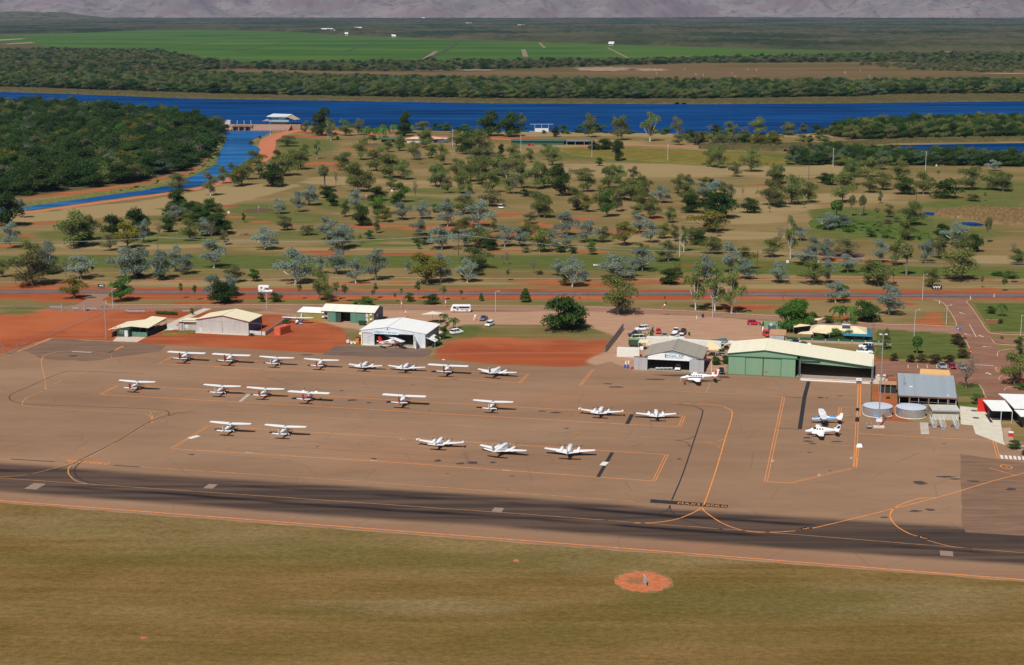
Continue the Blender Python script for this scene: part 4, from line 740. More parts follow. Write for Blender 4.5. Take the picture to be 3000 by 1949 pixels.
variant('M', [(0, 0, .42, .40, .40, .34), (0, 0, .60, .34, .34, .30)] + spread(130, 34, .16, .86, .40, .16, .9), 16000, .0135, .04, BARKD, 1400, .1, .55, 'L')
def frond_palm(seed, n=15, fan=False):
    r = random.Random(seed); V = []; top = .62 if not fan else .55
    for i in range(n):
        a = 2 * math.pi * i / n + r.uniform(-.2, .2); up = r.uniform(.15, 1.1) if i % 2 else r.uniform(-.3, .5); L_ = r.uniform(.42, .55)
        d = Vector((math.cos(a), math.sin(a), 0)); sd = Vector((-d.y, d.x, 0)); prev = None
        for j in range(9):
            t = j / 8; p = Vector((0, 0, top)) + d * (L_ * t) + Vector((0, 0, up * .30 * t - (.42 if not fan else .22) * t * t + .04)); w = .085 * math.sin(math.pi * min(t * .85 + .12, 1)) if not fan else .02 + .13 * t * t
            if prev is not None and (not fan or j > 3):
                q_, w_ = prev
                for sgn in (-1, 1):
                    V.append([q_, q_ + sd * sgn * w_ - Vector((0, 0, w_ * .5)), p + sd * sgn * w * .9 - Vector((0, 0, w * .75)), q_.lerp(p, .45)])
            prev = (p, w)
    q = np.array([[tuple(c) for c in f] for f in V]).reshape(-1, 3); tone = np.repeat(np.random.default_rng(seed).random(len(V)), 4)
    mb = MB(); lean = r.uniform(-.04, .04); mb.path([(0, 0, -.02), (lean, 0, top * .5), (0, 0, top + .04)], [.035, .024, .02], 6)
    return cloud_mesh('crown', q, tone, LEAF['P']), mb.mesh('trunk', BARK)
KINDS['F'] = [frond_palm(5), frond_palm(6)]; 
q1, t1 = leaf_cloud([(0, 0, .66, .40, .40, .26), (0, 0, .50, .34, .34, .2)], 900, .05, 77, .8, .0, 2.6); KINDS['A'] = [(cloud_mesh('crown', q1, t1, LEAF['P']), MB().tube((0, 0, -.02), (0, 0, .55), .05, .04, 8).mesh('trunk', BARK))]
DESC = {'E': 'sea green leafy tree', 'S': 'silver leaved gum tree', 'G': 'green gum tree', 'O': 'olive leaved open tree', 'D': 'dark dense shade tree', 'T': 'tall white trunked gum tree', 'P': 'slim young tree', 'Y': 'yellow green spreading tree', 'L': 'bright green tree',
        'Rd': 'dark green round bush', 'Rl': 'bright green bush', 'Ro': 'olive grey shrub', 'Rr': 'bush dotted with red flowers', 'C': 'bright green cone shaped bush', 'B': 'bare grey branched tree', 'W': 'thick stemmed small crowned tree', 'M': 'huge glossy domed mango tree',
        'F': 'feather palm', 'A': 'fan palm'}
CATS = {'Rd': 'bush', 'Rl': 'bush', 'Ro': 'bush', 'Rr': 'bush', 'C': 'bush', 'F': 'palm tree', 'A': 'palm tree'}
LANDMARKS = [('the white boathouse', 830, 375), ('the spillway gates', 710, 385), ('the channel mouth', 740, 430), ('the bend of the channel', 600, 520), ('the narrow end of the channel', 120, 620), ('the channel sand green', 757, 617), ('the pinkish tin clubhouse', 1240, 412), ('the white coaches behind the clubhouse', 1305, 412),
             ('the long dark machinery shed', 1560, 420), ('the white screen on the river lawn', 1587, 385), ('the two river shade trees', 1470, 395), ('the far sand green', 1705, 501), ('the golf buggy', 1468, 610), ('the small pond beside the red track', 2140, 470), ('the end of the red track', 2385, 452), ('the lagoon reeds', 2700, 440),
             ('the lone dark pole among the fairways', 2684, 598), ('the blue pond in the brown reeds', 2848, 657), ('the fan palm', 2451, 633), ('the airport sand green', 2465, 746), ('the small advert board on the fairway', 1748, 776), ('the camper van', 770, 855), ('the white minibus', 1348, 912), ('the windsock', 1950, 910), ('the roadside chevron board', 310, 840),
             ('the junction arrow board', 2744, 846), ('the green direction sign', 2740, 832), ('the road junction', 2790, 875), ('the terracotta garden wall', 2905, 942), ('the red wagon', 2210, 948), ('the kiosk house with the cream roof', 2420, 965), ('the blue parked ute', 1418, 935), ('the olive shed', 890, 930), ('the grey hangar annexe', 500, 960), ('the dirt lot gate', 230, 900),
             ('the middle of the long tree belt', 1420, 540), ('the near end of the tree belt', 1230, 560), ('the red ground mid course', 1420, 690), ('the wooden pole carrying the wires', 1343, 745), ('the pole by the tall white gums', 2217, 800), ('the clay patch on the middle fairway', 1930, 590), ('the open brown fairway', 2150, 640), ('the rubble heaps', 745, 692), ('the lone tree by the bunker path', 960, 530), ('the terminal lawn', 2700, 1000), ('the silver water tanks', 2620, 1215), ('the white shaded terminal roof', 2920, 1200)]
RANK = ['nearest', 'second nearest', 'third nearest', 'fourth nearest', 'fifth nearest', 'sixth nearest', 'seventh nearest', 'eighth nearest', 'ninth nearest', 'tenth nearest', 'eleventh nearest', 'twelfth nearest', 'thirteenth nearest', 'fourteenth nearest', 'fifteenth nearest', 'sixteenth nearest']
TREES = []                                            # photo x, photo y of the foot, height px, width px, kind
def trees(x0, y0, sc, data):
    for it in data.split(';'):
        it = it.strip()
        if not it: continue
        k, rest = it.split(':'); a = [float(v) for v in rest.split(',')]
        TREES.append((x0 + a[0] / sc, y0 + a[1] / sc, a[2] / sc, a[3] / sc, k))
trees(0, 640, 4.756, "S:150,415,345,250;O:450,925,440,600;G:420,760,400,300;S:660,770,420,260;D:700,775,170,180;B:915,820,270,170;S:1130,845,320,380;Y:1035,1120,290,300;S:1745,850,410,380;S:1935,830,390,330;S:2210,850,370,330;Rd:2240,860,140,150;L:1690,1150,300,370;G:30,820,230,170;D:1930,835,150,120;P:1290,790,130,60")
trees(0, 400, 3.963, "O:2080,640,200,260;D:2060,860,230,210;S:2065,980,170,195;S:260,945,210,130;D:90,1040,360,330;G:850,1290,390,350;D:960,1270,250,220;O:1060,1200,270,200;D:1330,1150,220,230;D:1600,1150,290,270;Y:1480,1300,300,290;O:1280,1325,190,180;S:1670,1230,250,160;B:1850,1160,160,120;D:1960,1110,160,160")
trees(500, 640, 4.756, "S:60,740,340,220;S:195,775,260,270;S:600,690,370,340;O:880,890,220,260;L:1160,880,170,180;S:1740,915,450,480;P:150,1120,210,85;P:335,1145,210,85;S:640,1130,330,400;D:750,1185,280,330;S:800,1080,280,260;S:2090,770,230,150;S:2310,775,330,300;G:2085,1145,410,240;G:2195,1170,250,150;P:2310,1135,240,110;P:1795,1130,210,85;L:1265,1165,120,120;Rd:1460,1165,145,190;S:1310,440,290,350;G:270,310,290,260;B:570,320,290,210;D:650,230,290,330;L:750,200,170,220;S:440,250,240,230;O:750,370,190,120;Ro:1910,230,160,260;S:2170,300,300,270;S:2330,440,310,330;O:1580,170,200,230;Rl:1380,240,70,70")
trees(1000, 640, 4.756, "L:385,290,120,125;P:258,355,130,85;S:1085,230,200,220;S:1400,430,300,380;Ro:1040,340,120,160;Rd:1180,360,150,190;L:1075,430,100,75;O:1590,290,230,170;G:1710,190,200,210;S:1720,400,230,240;S:1950,390,280,270;G:1930,420,270,340;D:2090,440,170,190;S:2275,395,280,260;S:200,900,330,240;S:480,860,410,290;S:925,775,190,90;Y:1200,915,400,430;S:1390,890,370,270;G:1880,700,280,430;S:1755,890,310,270;Y:1690,860,190,130;D:1870,795,190,170;B:2240,640,150,70;B:2315,640,180,110;P:55,1165,240,115;P:435,1145,150,75;P:470,1120,210,100;P:835,1130,160,55;P:750,1160,120,65;L:945,1160,120,135;P:1075,1130,250,125;P:1425,1140,190,125;P:1668,1130,130,65;Rl:330,1215,135,290;Rl:200,1212,50,85;Rd:1260,1195,165,230;C:1950,1150,110,80;P:2320,870,160,100;S:20,410,300,300")
trees(1500, 640, 4.756, "S:110,390,240,250;G:385,470,340,300;S:540,380,240,180;Ro:200,475,95,150;S:760,240,310,330;S:730,400,170,250;Rd:690,470,110,210;Rd:850,488,105,130;S:1040,330,290,290;O:1270,330,205,210;Y:1570,375,330,260;B:1480,378,330,150;S:1780,210,260,260;S:1930,340,290,230;G:1790,475,130,180;L:1100,508,185,145;O:2180,595,270,270;G:2070,605,170,150;S:1810,730,310,320;Rd:1790,725,100,110;S:640,800,220,230;S:840,955,390,310;G:740,935,180,190;S:1020,880,160,130;S:1415,850,320,480;S:1690,812,220,145;D:2200,918,200,270;G:2280,780,160,190;B:300,760,180,170;Ro:385,780,65,120;G:1490,1345,510,470;C:185,1165,185,180;D:740,1545,430,560;D:920,1535,240,230;B:610,1170,110,40;B:870,1135,110,35;B:1050,1135,110,35;P:945,1163,75,25;G:190,300,230,220;L:120,330,190,110;P:2128,1170,90,35")
trees(2000, 640, 4.756, "S:660,760,410,240;Y:850,705,300,290;S:860,850,270,270;T:180,1280,640,350;T:450,1290,600,380;T:680,1320,600,400;S:290,900,360,320;S:1320,900,280,260;G:1825,915,310,340;G:1250,540,260,240;B:1365,370,260,150;T:1500,558,570,220;S:1640,310,190,210;S:1830,520,250,200;S:1700,645,200,370;G:410,490,210,290;M:1530,1560,430,470;L:1820,1495,180,190;F:2180,1445,300,280;F:2335,1425,260,250;L:2020,1460,100,160;F:2380,1470,150,140;D:2560,1440,260,330;C:2050,1310,50,25;B:1395,1145,90,50")
trees(2400, 550, 3.963, "A:200,332,175,150;W:370,332,235,125;W:480,334,235,95;W:515,322,220,85;O:710,185,150,65;S:100,490,180,230;S:255,485,165,240;P:670,350,110,85;O:800,345,145,125;Ro:790,415,70,140;Ro:900,395,75,110;Rd:600,572,75,115;S:330,985,205,240;O:320,810,215,320;S:75,852,245,185;S:100,1112,265,140;G:1060,432,245,260;G:1010,612,215,165;S:190,1332,245,220;L:270,1320,190,130;S:710,872,255,180;G:890,905,290,170;W:1010,1022,375,250;S:1240,872,255,200;O:1380,822,240,170;D:1420,610,170,170;S:1580,665,235,280;G:1660,795,215,230;D:1810,745,190,170;G:1640,1072,340,390;G:690,1142,280,330;G:575,1105,225,160;P:860,1122,180,115;G:1310,1152,200,180;W:1950,642,285,130;B:2250,742,110,105;G:2310,892,175,190;S:810,1482,340,270;P:1890,1162,130,55;P:2140,1203,150,95;P:2260,1102,130,125;Rl:2080,1022,60,170;Rl:2220,1052,90,170;Rd:1990,1462,95,115;F:2120,1492,190,145;Rr:550,1545,130,200;L:2000,1560,40,50;D:1430,690,120,110")
trees(2200, 400, 3.963, "G:290,552,195,215;G:215,802,265,260;G:480,792,310,270;G:330,822,160,210;G:665,768,215,190;G:1065,772,345,240;G:1360,472,215,210;G:1160,560,230,210;D:850,542,105,160;D:930,562,115,140;G:1380,652,175,190;G:1530,622,185,210;G:1710,502,205,210;D:1770,672,185,240;G:2000,672,235,210;Rd:2260,712,250,360;P:2170,492,100,55;B:560,542,100,35;P:620,830,60,60;G:1180,470,190,210;P:215,880,70,60")
trees(2000, 0, 2.378, "G:2010,1322,150,180;G:2150,1322,115,130;G:2230,1332,122,140;S:2165,1192,72,95;Ro:2030,1402,62,110;P:2105,1402,62,30;G:250,1172,145,105;G:195,1162,130,85;G:475,1197,145,135;O:365,1232,92,85;O:650,1277,112,135;G:520,940,112,115;B:190,930,60,60;D:235,928,55,65;G:335,935,80,85;B:430,942,62,95;G:730,942,82,105;O:845,932,65,75;D:940,938,58,85;D:1020,932,52,95;G:1170,972,92,95;G:1290,955,115,150;G:840,1002,62,95;D:890,1002,52,42;G:950,982,70,55;G:990,997,48,75;O:260,1012,60,90;O:340,1012,60,80;D:430,1010,65,80;Y:520,1018,75,110;Y:630,1018,78,120;O:100,1010,80,70;D:135,1008,75,35;O:1380,1180,80,110;D:60,965,55,60")
trees(550, 400, 3.963, "O:265,687,250,185;G:410,547,190,118;G:545,587,250,165;G:620,567,230,210;G:690,500,215,180;G:800,345,165,200;D:980,582,235,270;G:830,442,175,160;G:1120,455,235,260;G:1300,382,205,240;G:1190,350,180,210;G:1060,330,160,170;O:1150,115,115,210;G:1355,230,125,100;T:1500,262,205,115;G:1800,392,195,205;W:1590,602,262,190;B:1720,582,170,75;D:1620,712,122,180;D:1680,807,128,125;S:1410,800,215,220;S:1280,878,225,140;S:1060,900,165,170;G:1825,932,175,115;S:1955,837,215,160;D:2010,1037,215,200;O:2190,1122,160,95;D:2200,745,150,200;L:2200,950,235,200;Y:2300,992,165,165;O:2100,642,225,210;G:1975,645,310,270;G:2190,402,250,240;G:2350,482,255,240;G:2010,272,235,160;L:650,1002,110,48;G:1900,520,200,180")
trees(1100, 400, 3.963, "G:280,167,172,115;G:150,182,132,115;G:450,272,195,155;B:505,322,172,140;G:590,125,150,150;G:650,252,150,155;G:780,332,225,150;G:160,482,262,240;G:320,502,205,180;D:1050,205,225,190;G:1200,212,262,290;D:1460,222,122,75;G:1590,252,155,165;G:1790,302,155,105;G:2060,332,185,185;G:1990,272,175,140;G:700,582,252,190;G:757,597,262,180;O:840,657,182,125;G:985,662,255,170;G:1095,667,145,75;G:1100,522,245,230;G:950,500,225,190;G:1240,552,275,260;G:1350,652,245,230;G:1560,662,212,170;B:1600,675,232,140;G:1695,602,252,180;G:1400,452,225,290;O:1520,480,210,200;G:1160,302,160,210;O:1310,302,160,190;G:1640,422,205,190;G:1860,612,295,200;G:1960,592,255,190;G:2050,592,225,190;D:2150,692,335,210;Rd:1740,697,95,140;G:180,622,152,115;B:465,742,240,85;L:300,765,225,190;Rd:235,782,112,118;S:310,967,195,220;S:545,957,195,200;Rl:700,882,105,130;S:840,852,135,105;S:840,1042,255,260;G:1030,902,175,260;S:1060,812,165,160;O:1340,812,185,250;S:1200,1047,285,300;G:1900,942,285,210;G:1965,947,262,190;O:1790,1012,125,160;O:1370,1112,170,85")
trees(1650, 400, 3.963, "D:630,282,212,120;D:350,165,105,130;D:500,157,115,210;D:640,152,95,130;L:425,342,92,105;B:85,482,122,65;G:210,512,135,190;G:280,642,205,210;G:530,602,255,210;G:640,542,195,190;O:815,500,145,130;G:150,862,250,200;Rd:165,857,115,110;Y:275,877,190,155;G:430,862,265,190;L:510,932,290,210;O:620,872,250,140;G:670,732,205,190;G:800,752,235,310;G:930,702,225,190;G:905,862,255,170;G:1010,952,225,200;G:850,922,135,140;S:1130,772,182,220;G:1340,662,205,160;O:1445,645,185,160;G:1425,762,205,180;D:1480,882,200,210;S:1630,742,195,250;S:1760,672,162,190;Y:1630,562,85,125;D:1720,545,50,90;G:1865,682,145,115;O:1945,752,190,135;D:1840,947,275,330;D:1700,902,235,230;Rd:2160,887,190,245;G:1230,1002,170,135;Y:1690,1102,235,370;P:1780,1167,200,85;G:1170,1182,165,190;O:1290,1222,190,110;T:1400,1342,300,150;D:1570,1252,155,190;B:2085,692,100,60;O:1480,1200,140,170")
trees(1000, 0, 2.378, "D:1030,947,155,155;D:1170,952,150,152;G:1262,900,100,55;F:160,970,95,75;F:200,965,100,80;F:235,972,110,80;F:270,972,105,80;F:310,970,110,80;F:180,950,90,70;F:360,930,80,65;F:495,930,75,60;F:290,940,95,70;F:375,925,75,60;D:445,930,140,85;D:440,950,85,105;G:30,947,102,95;O:120,942,105,85;G:1725,957,150,90;Rl:1780,917,65,120;O:1900,920,100,50;G:1950,977,155,110;T:2150,985,195,150;O:2340,942,112,85;Rl:2260,930,40,95;Rl:735,912,55,85;Rl:865,912,50,85;G:590,1030,125,95;G:405,1052,92,65;G:800,1022,102,85;L:930,985,75,125;Rl:690,905,40,60;Rl:650,908,60,40;Rd:810,912,30,60;G:560,905,55,90;O:2350,1010,70,80;Rl:1665,915,45,60;B:600,905,50,60;D:1490,955,70,50;Rl:1550,920,55,60;Rl:220,978,40,60;Rl:300,978,35,60")
trees(600, 290, 5.945, "O:1760,607,215,115;D:2040,640,440,300;G:2160,610,260,190;G:1905,622,215,110;G:1980,640,190,130;O:2195,722,310,200;Rd:2310,700,55,60;Rd:810,790,60,110;Rd:960,690,60,60;Rd:310,790,110,100")
trees(2740, 900, 3.427, "Rr:225,375,125,135;Rr:265,405,75,80;Rr:285,510,100,130;B:310,815,320,300;G:790,785,310,230;L:835,430,130,90;Rd:855,470,60,50;Rd:655,165,50,55;L:670,320,30,35;P:850,640,180,150;Rl:870,820,70,150")
trees(2000, 600, 2.378, "G:1410,1010,135,60;A:1632,1038,120,72;Rr:1470,1088,62,60;Rr:1588,1098,62,62;Rr:1660,1100,66,80;Rr:1750,1105,72,100;Rr:1850,1102,62,90;F:1080,855,90,60;L:2050,1385,60,90;L:835,1000,45,70;L:945,955,60,80;L:1060,955,85,110;L:1150,948,72,95;G:1045,890,55,50;Rd:270,1040,45,40;F:1190,850,70,60;L:300,1110,60,40;Rl:225,1120,80,40")
trees(1000, 860, 5.945, "F:1735,480,200,100;F:1815,520,210,140;F:1950,620,250,260;F:1700,600,140,120;L:1790,790,230,190;L:1680,900,160,150;L:1640,920,120,120;D:1850,560,60,60;G:1640,690,90,80")
trees(1760, 900, 5.945, "F:860,520,110,120;Rl:905,545,60,110;Rl:1115,550,45,110;Rl:1335,555,40,90;F:1880,780,120,100;Rl:2100,810,130,120;D:2020,1000,120,160;D:2170,990,140,110")
trees(2500, 1060, 4.756, "L:2260,1215,120,200;L:2370,1300,70,90;O:1710,585,110,150;P:1800,530,70,90;Rl:480,515,40,70")
trees(250, 860, 3.963, "L:1240,250,75,50;Rl:1930,492,35,80;Rl:2335,350,60,80")
trees(2200, 400, 3.963, "E:530,322,145,105;E:445,327,105,115;E:760,322,175,140;E:930,150,90,70")
def lm(x, y):
    best = None
    for n, a, b in LANDMARKS:
        d = math.hypot((x - a), (y - b) * 2.4)
        if best is None or d < best[0]: best = (d, n)
    return best
grp = {}
for i, t in enumerate(TREES):
    d, n = lm(t[0], t[1]); sz = ''
    if t[4] in 'SGOD': 
        hm = t[2] * mpp(t[0], t[1]); sz = 'small ' if hm < 5.5 else ('large ' if hm > 9.5 else '')
    key = (sz + DESC[t[4]], n); grp.setdefault(key, []).append((d, i))
TLAB = {}
for (dsc, n), l in grp.items():
    l.sort()
    for r_, (d, i) in enumerate(l): TLAB[i] = (dsc + ' ' + (RANK[min(r_, 15)] + ' to ' if len(l) > 1 else 'standing near ') + n)
CROWN_SRC = {}
for i, (x, y, h, w, k) in enumerate(TREES):
    p = P(x, y); s = mpp(x, y); v = rnd.randrange(len(KINDS[k])); cm, tm_ = KINDS[k][v]; hz = h * s / math.cos(PITCH) * 1.02; wd = w * s * (1.20 if k in 'SGODYL' else 1.08); hz *= 1.06
    o = thing({'Rd': 'bush', 'Rl': 'bush', 'Ro': 'shrub', 'Rr': 'flowering_bush', 'C': 'bush', 'F': 'palm_tree', 'A': 'fan_palm', 'S': 'silver_gum_tree', 'G': 'gum_tree', 'T': 'gum_tree', 'P': 'young_tree', 'D': 'shade_tree', 'M': 'mango_tree', 'B': 'bare_tree'}.get(k, 'tree'), TLAB[i], CATS.get(k, 'tree'), (p.x, p.y, 0), rnd.uniform(0, 6.28),
              {'S': 'silver gums about the golf course', 'P': 'young trees planted along the road', 'F': 'palms about the buildings'}.get(k, 'trees of the golf course and roadsides' if CATS.get(k, 'tree') == 'tree' else 'bushes of the golf course and roadsides'), (wd, wd, hz))
    put('crown', cm, o); CROWN_SRC.setdefault((k, v), o.children[0] if len(o.children) else None)
    if tm_: put('trunk', tm_, o)
bpy.context.view_layer.update()
SRC = {}
for o in scene.objects:
    if o.name.split('.')[0] == 'crown' and o.data.name not in SRC: SRC[o.data.name] = o
def scatter(name, poly, spacing, kinds, hr, wr, seed, thin=0.0, clump=0.0):
    """wood or thicket that reads as one mass: crowns set on real ground points by geometry nodes"""
    r = np.random.default_rng(seed); W = [P(*p) for p in poly]; pw = [(p.x, p.y) for p in W]; xs = [p.x for p in W]; ys = [p.y for p in W]
    X, Y = np.meshgrid(np.arange(min(xs), max(xs), spacing), np.arange(min(ys), max(ys), spacing)); X = X + r.uniform(-.48, .48, X.shape) * spacing; Y = Y + r.uniform(-.48, .48, X.shape) * spacing
    ins = inside(pw, X, Y) & (r.random(X.shape) > thin)
    if clump: ins &= (fbm(X / 90 + 3, Y / 160 + 5, seed, 3) > clump - 1)
    x = X[ins]; y = Y[ins]; n = len(x)
    src = [SRC[KINDS[k][v][0].name] for k, v in kinds]
    me = bpy.data.meshes.new(name); me.vertices.add(n); me.vertices.foreach_set('co', np.stack([x, y, np.full(n, -.3)], 1).astype(np.float32).ravel())
    h = r.uniform(*hr, n); w = r.uniform(*wr, n)
    a = me.attributes.new('scl', 'FLOAT_VECTOR', 'POINT'); a.data.foreach_set('vector', np.stack([w, w, h], 1).astype(np.float32).ravel())
    a = me.attributes.new('rot', 'FLOAT_VECTOR', 'POINT'); a.data.foreach_set('vector', np.stack([np.zeros(n), np.zeros(n), r.uniform(0, 6.28, n)], 1).astype(np.float32).ravel())
    a = me.attributes.new('pick', 'INT', 'POINT'); a.data.foreach_set('value', r.integers(0, len(src), n).astype(np.int32))
    me.update(); o = link(bpy.data.objects.new(name, me)); tag(o, kind='stuff')
    ng = bpy.data.node_groups.new(name, 'GeometryNodeTree'); ng.interface.new_socket('Geometry', in_out='INPUT', socket_type='NodeSocketGeometry'); ng.interface.new_socket('Geometry', in_out='OUTPUT', socket_type='NodeSocketGeometry')
    N = ng.nodes; L = ng.links; gi = N.new('NodeGroupInput'); go = N.new('NodeGroupOutput'); jo = N.new('GeometryNodeJoinGeometry')
    for s in src:
        oi = N.new('GeometryNodeObjectInfo'); oi.inputs['Object'].default_value = s; oi.inputs['As Instance'].default_value = True; oi.transform_space = 'ORIGINAL'; L.new(oi.outputs['Geometry'], jo.inputs[0])
    ip = N.new('GeometryNodeInstanceOnPoints'); ip.inputs['Pick Instance'].default_value = True; L.new(gi.outputs[0], ip.inputs['Points']); L.new(jo.outputs[0], ip.inputs['Instance'])
    def na(nm, ty):
        q = N.new('GeometryNodeInputNamedAttribute'); q.data_type = ty; q.inputs['Name'].default_value = nm; return q.outputs['Attribute']
    L.new(na('scl', 'FLOAT_VECTOR'), ip.inputs['Scale']); L.new(na('pick', 'INT'), ip.inputs['Instance Index'])
    er = N.new('FunctionNodeEulerToRotation'); L.new(na('rot', 'FLOAT_VECTOR'), er.inputs[0]); L.new(er.outputs[0], ip.inputs['Rotation']); L.new(ip.outputs[0], go.inputs[0])
    md = o.modifiers.new('scatter', 'NODES'); md.node_group = ng; return n
DD = [('D', 0), ('D', 1), ('D', 2), ('D', 3)]; GG = [('G', 0), ('G', 1), ('G', 2), ('O', 0)]; RD = [('Rd', 0), ('Rd', 1), ('Rd', 2)]
cnt = 0
cnt += scatter('dense_woodland', [(-420, 308), (0, 314), (200, 320), (420, 338), (640, 372), (652, 390), (618, 435), (575, 470), (520, 503), (430, 528), (300, 545), (60, 575), (-420, 620)], 12, DD + DD + RD + DD + [('G', 0), ('Y', 0), ('B', 0), ('L', 0), ('D', 1), ('O', 2), ('E', 0)], (7, 15), (11, 23), 1)
cnt += scatter('riverside_woodland', [(-420, 222), (300, 228), (700, 232), (1100, 240), (1500, 249), (2000, 254), (2500, 254), (3430, 250), (3430, 274), (2620, 276), (2500, 284), (2000, 291), (1400, 289), (700, 277), (300, 264), (-420, 246)], 9.0, DD + GG + [('Rd', 0), ('E', 0), ('E', 1), ('L', 1), ('G', 4), ('O', 2)], (8, 14), (11, 18), 2, 0.1)
cnt += scatter('bushland', [(-420, 150), (0, 150), (150, 147), (462, 152), (589, 175), (694, 189), (1000, 187), (1420, 182), (1841, 178), (2420, 166), (2656, 160), (3430, 158), (3430, 190), (2900, 196), (2600, 182), (2000, 186), (1700, 196), (1300, 208), (1000, 209), (700, 202), (590, 206), (600, 212), (300, 220), (-420, 220)], 14.0, DD + GG + [('O', 1), ('B', 1), ('Ro', 0), ('O', 2)], (4, 10), (10, 18), 3, 0.25)
cnt += scatter('bushland', [(2500, 190), (3430, 186), (3430, 214), (2900, 214), (2650, 205)], 16.0, [('O', 0), ('O', 1), ('Ro', 0), ('G', 1)], (4, 8), (8, 14), 4, 0.4)
cnt += scatter('peninsula_thicket', [(2420, 398), (2520, 380), (2600, 371), (3000, 363), (3430, 362), (3430, 404), (3100, 405), (2800, 406), (2600, 408), (2500, 408)], 7.5, DD + RD + [('G', 0), ('L', 0), ('G', 2), ('O', 0)], (8, 13), (10, 16), 5, 0.05)
cnt += scatter('waterside_thicket', [(2310, 462), (2420, 452), (2520, 455), (2700, 466), (2900, 468), (3430, 470), (3430, 490), (2850, 487), (2600, 486), (2450, 486), (2330, 482)], 6.0, DD + RD + [('E', 0), ('E', 1), ('L', 0), ('G', 0), ('B', 0)], (6, 11), (8, 14), 6, 0.1)
cnt += scatter('bank_scrub', [(2000, 398), (2290, 400), (2280, 425), (2000, 425)], 8.0, [('Ro', 0), ('Ro', 1), ('G', 0), ('O', 0), ('Rl', 0)], (3, 6), (5, 9), 7, 0.35)
cnt += scatter('bank_scrub', [(300, 566), (430, 543), (500, 528), (560, 508), (610, 470), (640, 425), (648, 425), (640, 470), (600, 500), (500, 540), (300, 572)], 5.0, [('Rl', 0), ('Ro', 0), ('Rd', 0)], (1.0, 3), (2, 5), 8, 0.55)
cnt += scatter('green_undergrowth', [(2370, 655), (2420, 640), (2520, 648), (2620, 668), (2720, 690), (2730, 708), (2620, 700), (2480, 680), (2380, 668)], 4.5, [('Rl', 0), ('Rl', 1), ('Ro', 0), ('Rd', 0)], (1.5, 3.2), (3, 6), 9, 0.3)
cnt += scatter('bank_scrub', [(1320, 386), (2300, 392), (2300, 397), (1320, 391)], 7.0, [('Rl', 0), ('Rd', 0), ('Ro', 0)], (2, 4), (4, 8), 10, 0.45)
cnt += scatter('thicket', [(480, 610), (640, 615), (640, 640), (600, 655), (470, 650)], 6.0, [('Rd', 0), ('D', 0), ('Ro', 0), ('G', 1)], (4, 7), (5, 9), 12, 0.2)
# ------------------------------------------------------------------ buildings
def B0(px, py): p = P(px, py); return (p.x, p.y, 0)
def part(mb, name, m, o, **k): return mb.build(name, m, o, **k)
def gable_roof(o, name, m, x0, x1, y0, y1, xa, ze0, za, ze1, th=0.12, trim=None):
    """roof with its ridge running in depth (y); xa the ridge's place across the front"""
    mb = MB(); mb.slab([(x0, y0, ze0), (xa, y0, za), (xa, y1, za), (x0, y1, ze0)], th); mb.slab([(xa, y0, za), (x1, y0, ze1), (x1, y1, ze1), (xa, y1, za)], th); r_ = part(mb, name, m, o)
    part(MB().tube((xa, y0 - .02, za + .02), (xa, y1 + .02, za + .02), .09, n=6), 'ridge_cap', LGREY if trim is None else m, r_)
    if trim:
        e = MB(); e.hexa([(x0, y0 - .06, ze0 - .30), (x0, y0 - .003, ze0 - .30), (xa, y0 - .003, za - .30), (xa, y0 - .06, za - .30), (x0, y0 - .06, ze0 - .02), (x0, y0 - .003, ze0 - .02), (xa, y0 - .003, za - .02), (xa, y0 - .06, za - .02)])
        e.hexa([(xa, y0 - .06, za - .30), (xa, y0 - .003, za - .30), (x1, y0 - .003, ze1 - .30), (x1, y0 - .06, ze1 - .30), (xa, y0 - .06, za - .02), (xa, y0 - .003, za - .02), (x1, y0 - .003, ze1 - .02), (x1, y0 - .06, ze1 - .02)]); part(e, 'barge_board', trim, r_)
    return r_
def win(o, x, y, z, w, h, m=GLASS, face='front', name='window'):
    f = MB(); g_ = MB()
    if face == 'front': f.box(x, x + w, y - .05, y, z, z + h); g_.box(x + .08, x + w - .08, y - .07, y - .045, z + .08, z + h - .08)
    else: f.box(x, x + .05, y, y + w, z, z + h); g_.box(x + .045, x + .07, y + .08, y + w - .08, z + .08, z + h - .08)
    fo = part(f, name, WHITE, o); part(g_, 'pane', m, fo); return fo
FLOORD = mat('hangar_floor', (0.30, 0.25, 0.19), 0.9)
# ---- big green hangar with the long low wing
o = thing('green_hangar', 'long pale green hangar with ivory roof, closed sliding doors and one dark open bay', 'hangar', B0(2132.6, 1095.5), ANG)
W_, D_ = 42.0, 17.2
part(MB().front([(0, 5.3), (20.0, 5.3), (20.0, 6.35), (10.6, 7.6), (0, 6.2)], .0, .12), 'gable_wall', WALLG, o)
part(MB().front([(20.9, 4.35), (41.6, 3.45), (41.6, 4.2), (20.9, 6.2)], .30, .42), 'gable_wall', WALLG, o)
part(MB().box(0, .12, .12, D_, 0, 6.1), 'side_wall', WALLG, o); part(MB().box(0.12, 41.5, D_ - .12, D_, 0, 4.1), 'rear_wall', WALLG, o)
part(MB().box(41.5, 41.62, .5, D_, 0, 4.1), 'side_wall', ribbed('white_side_cladding', (.7, .7, .7), .3, 1), o)
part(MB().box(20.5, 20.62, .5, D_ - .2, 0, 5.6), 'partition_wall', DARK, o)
part(MB().box(.2, 41.4, .2, D_ - .2, 0.01, .05), 'slab_floor', FLOORD, o)
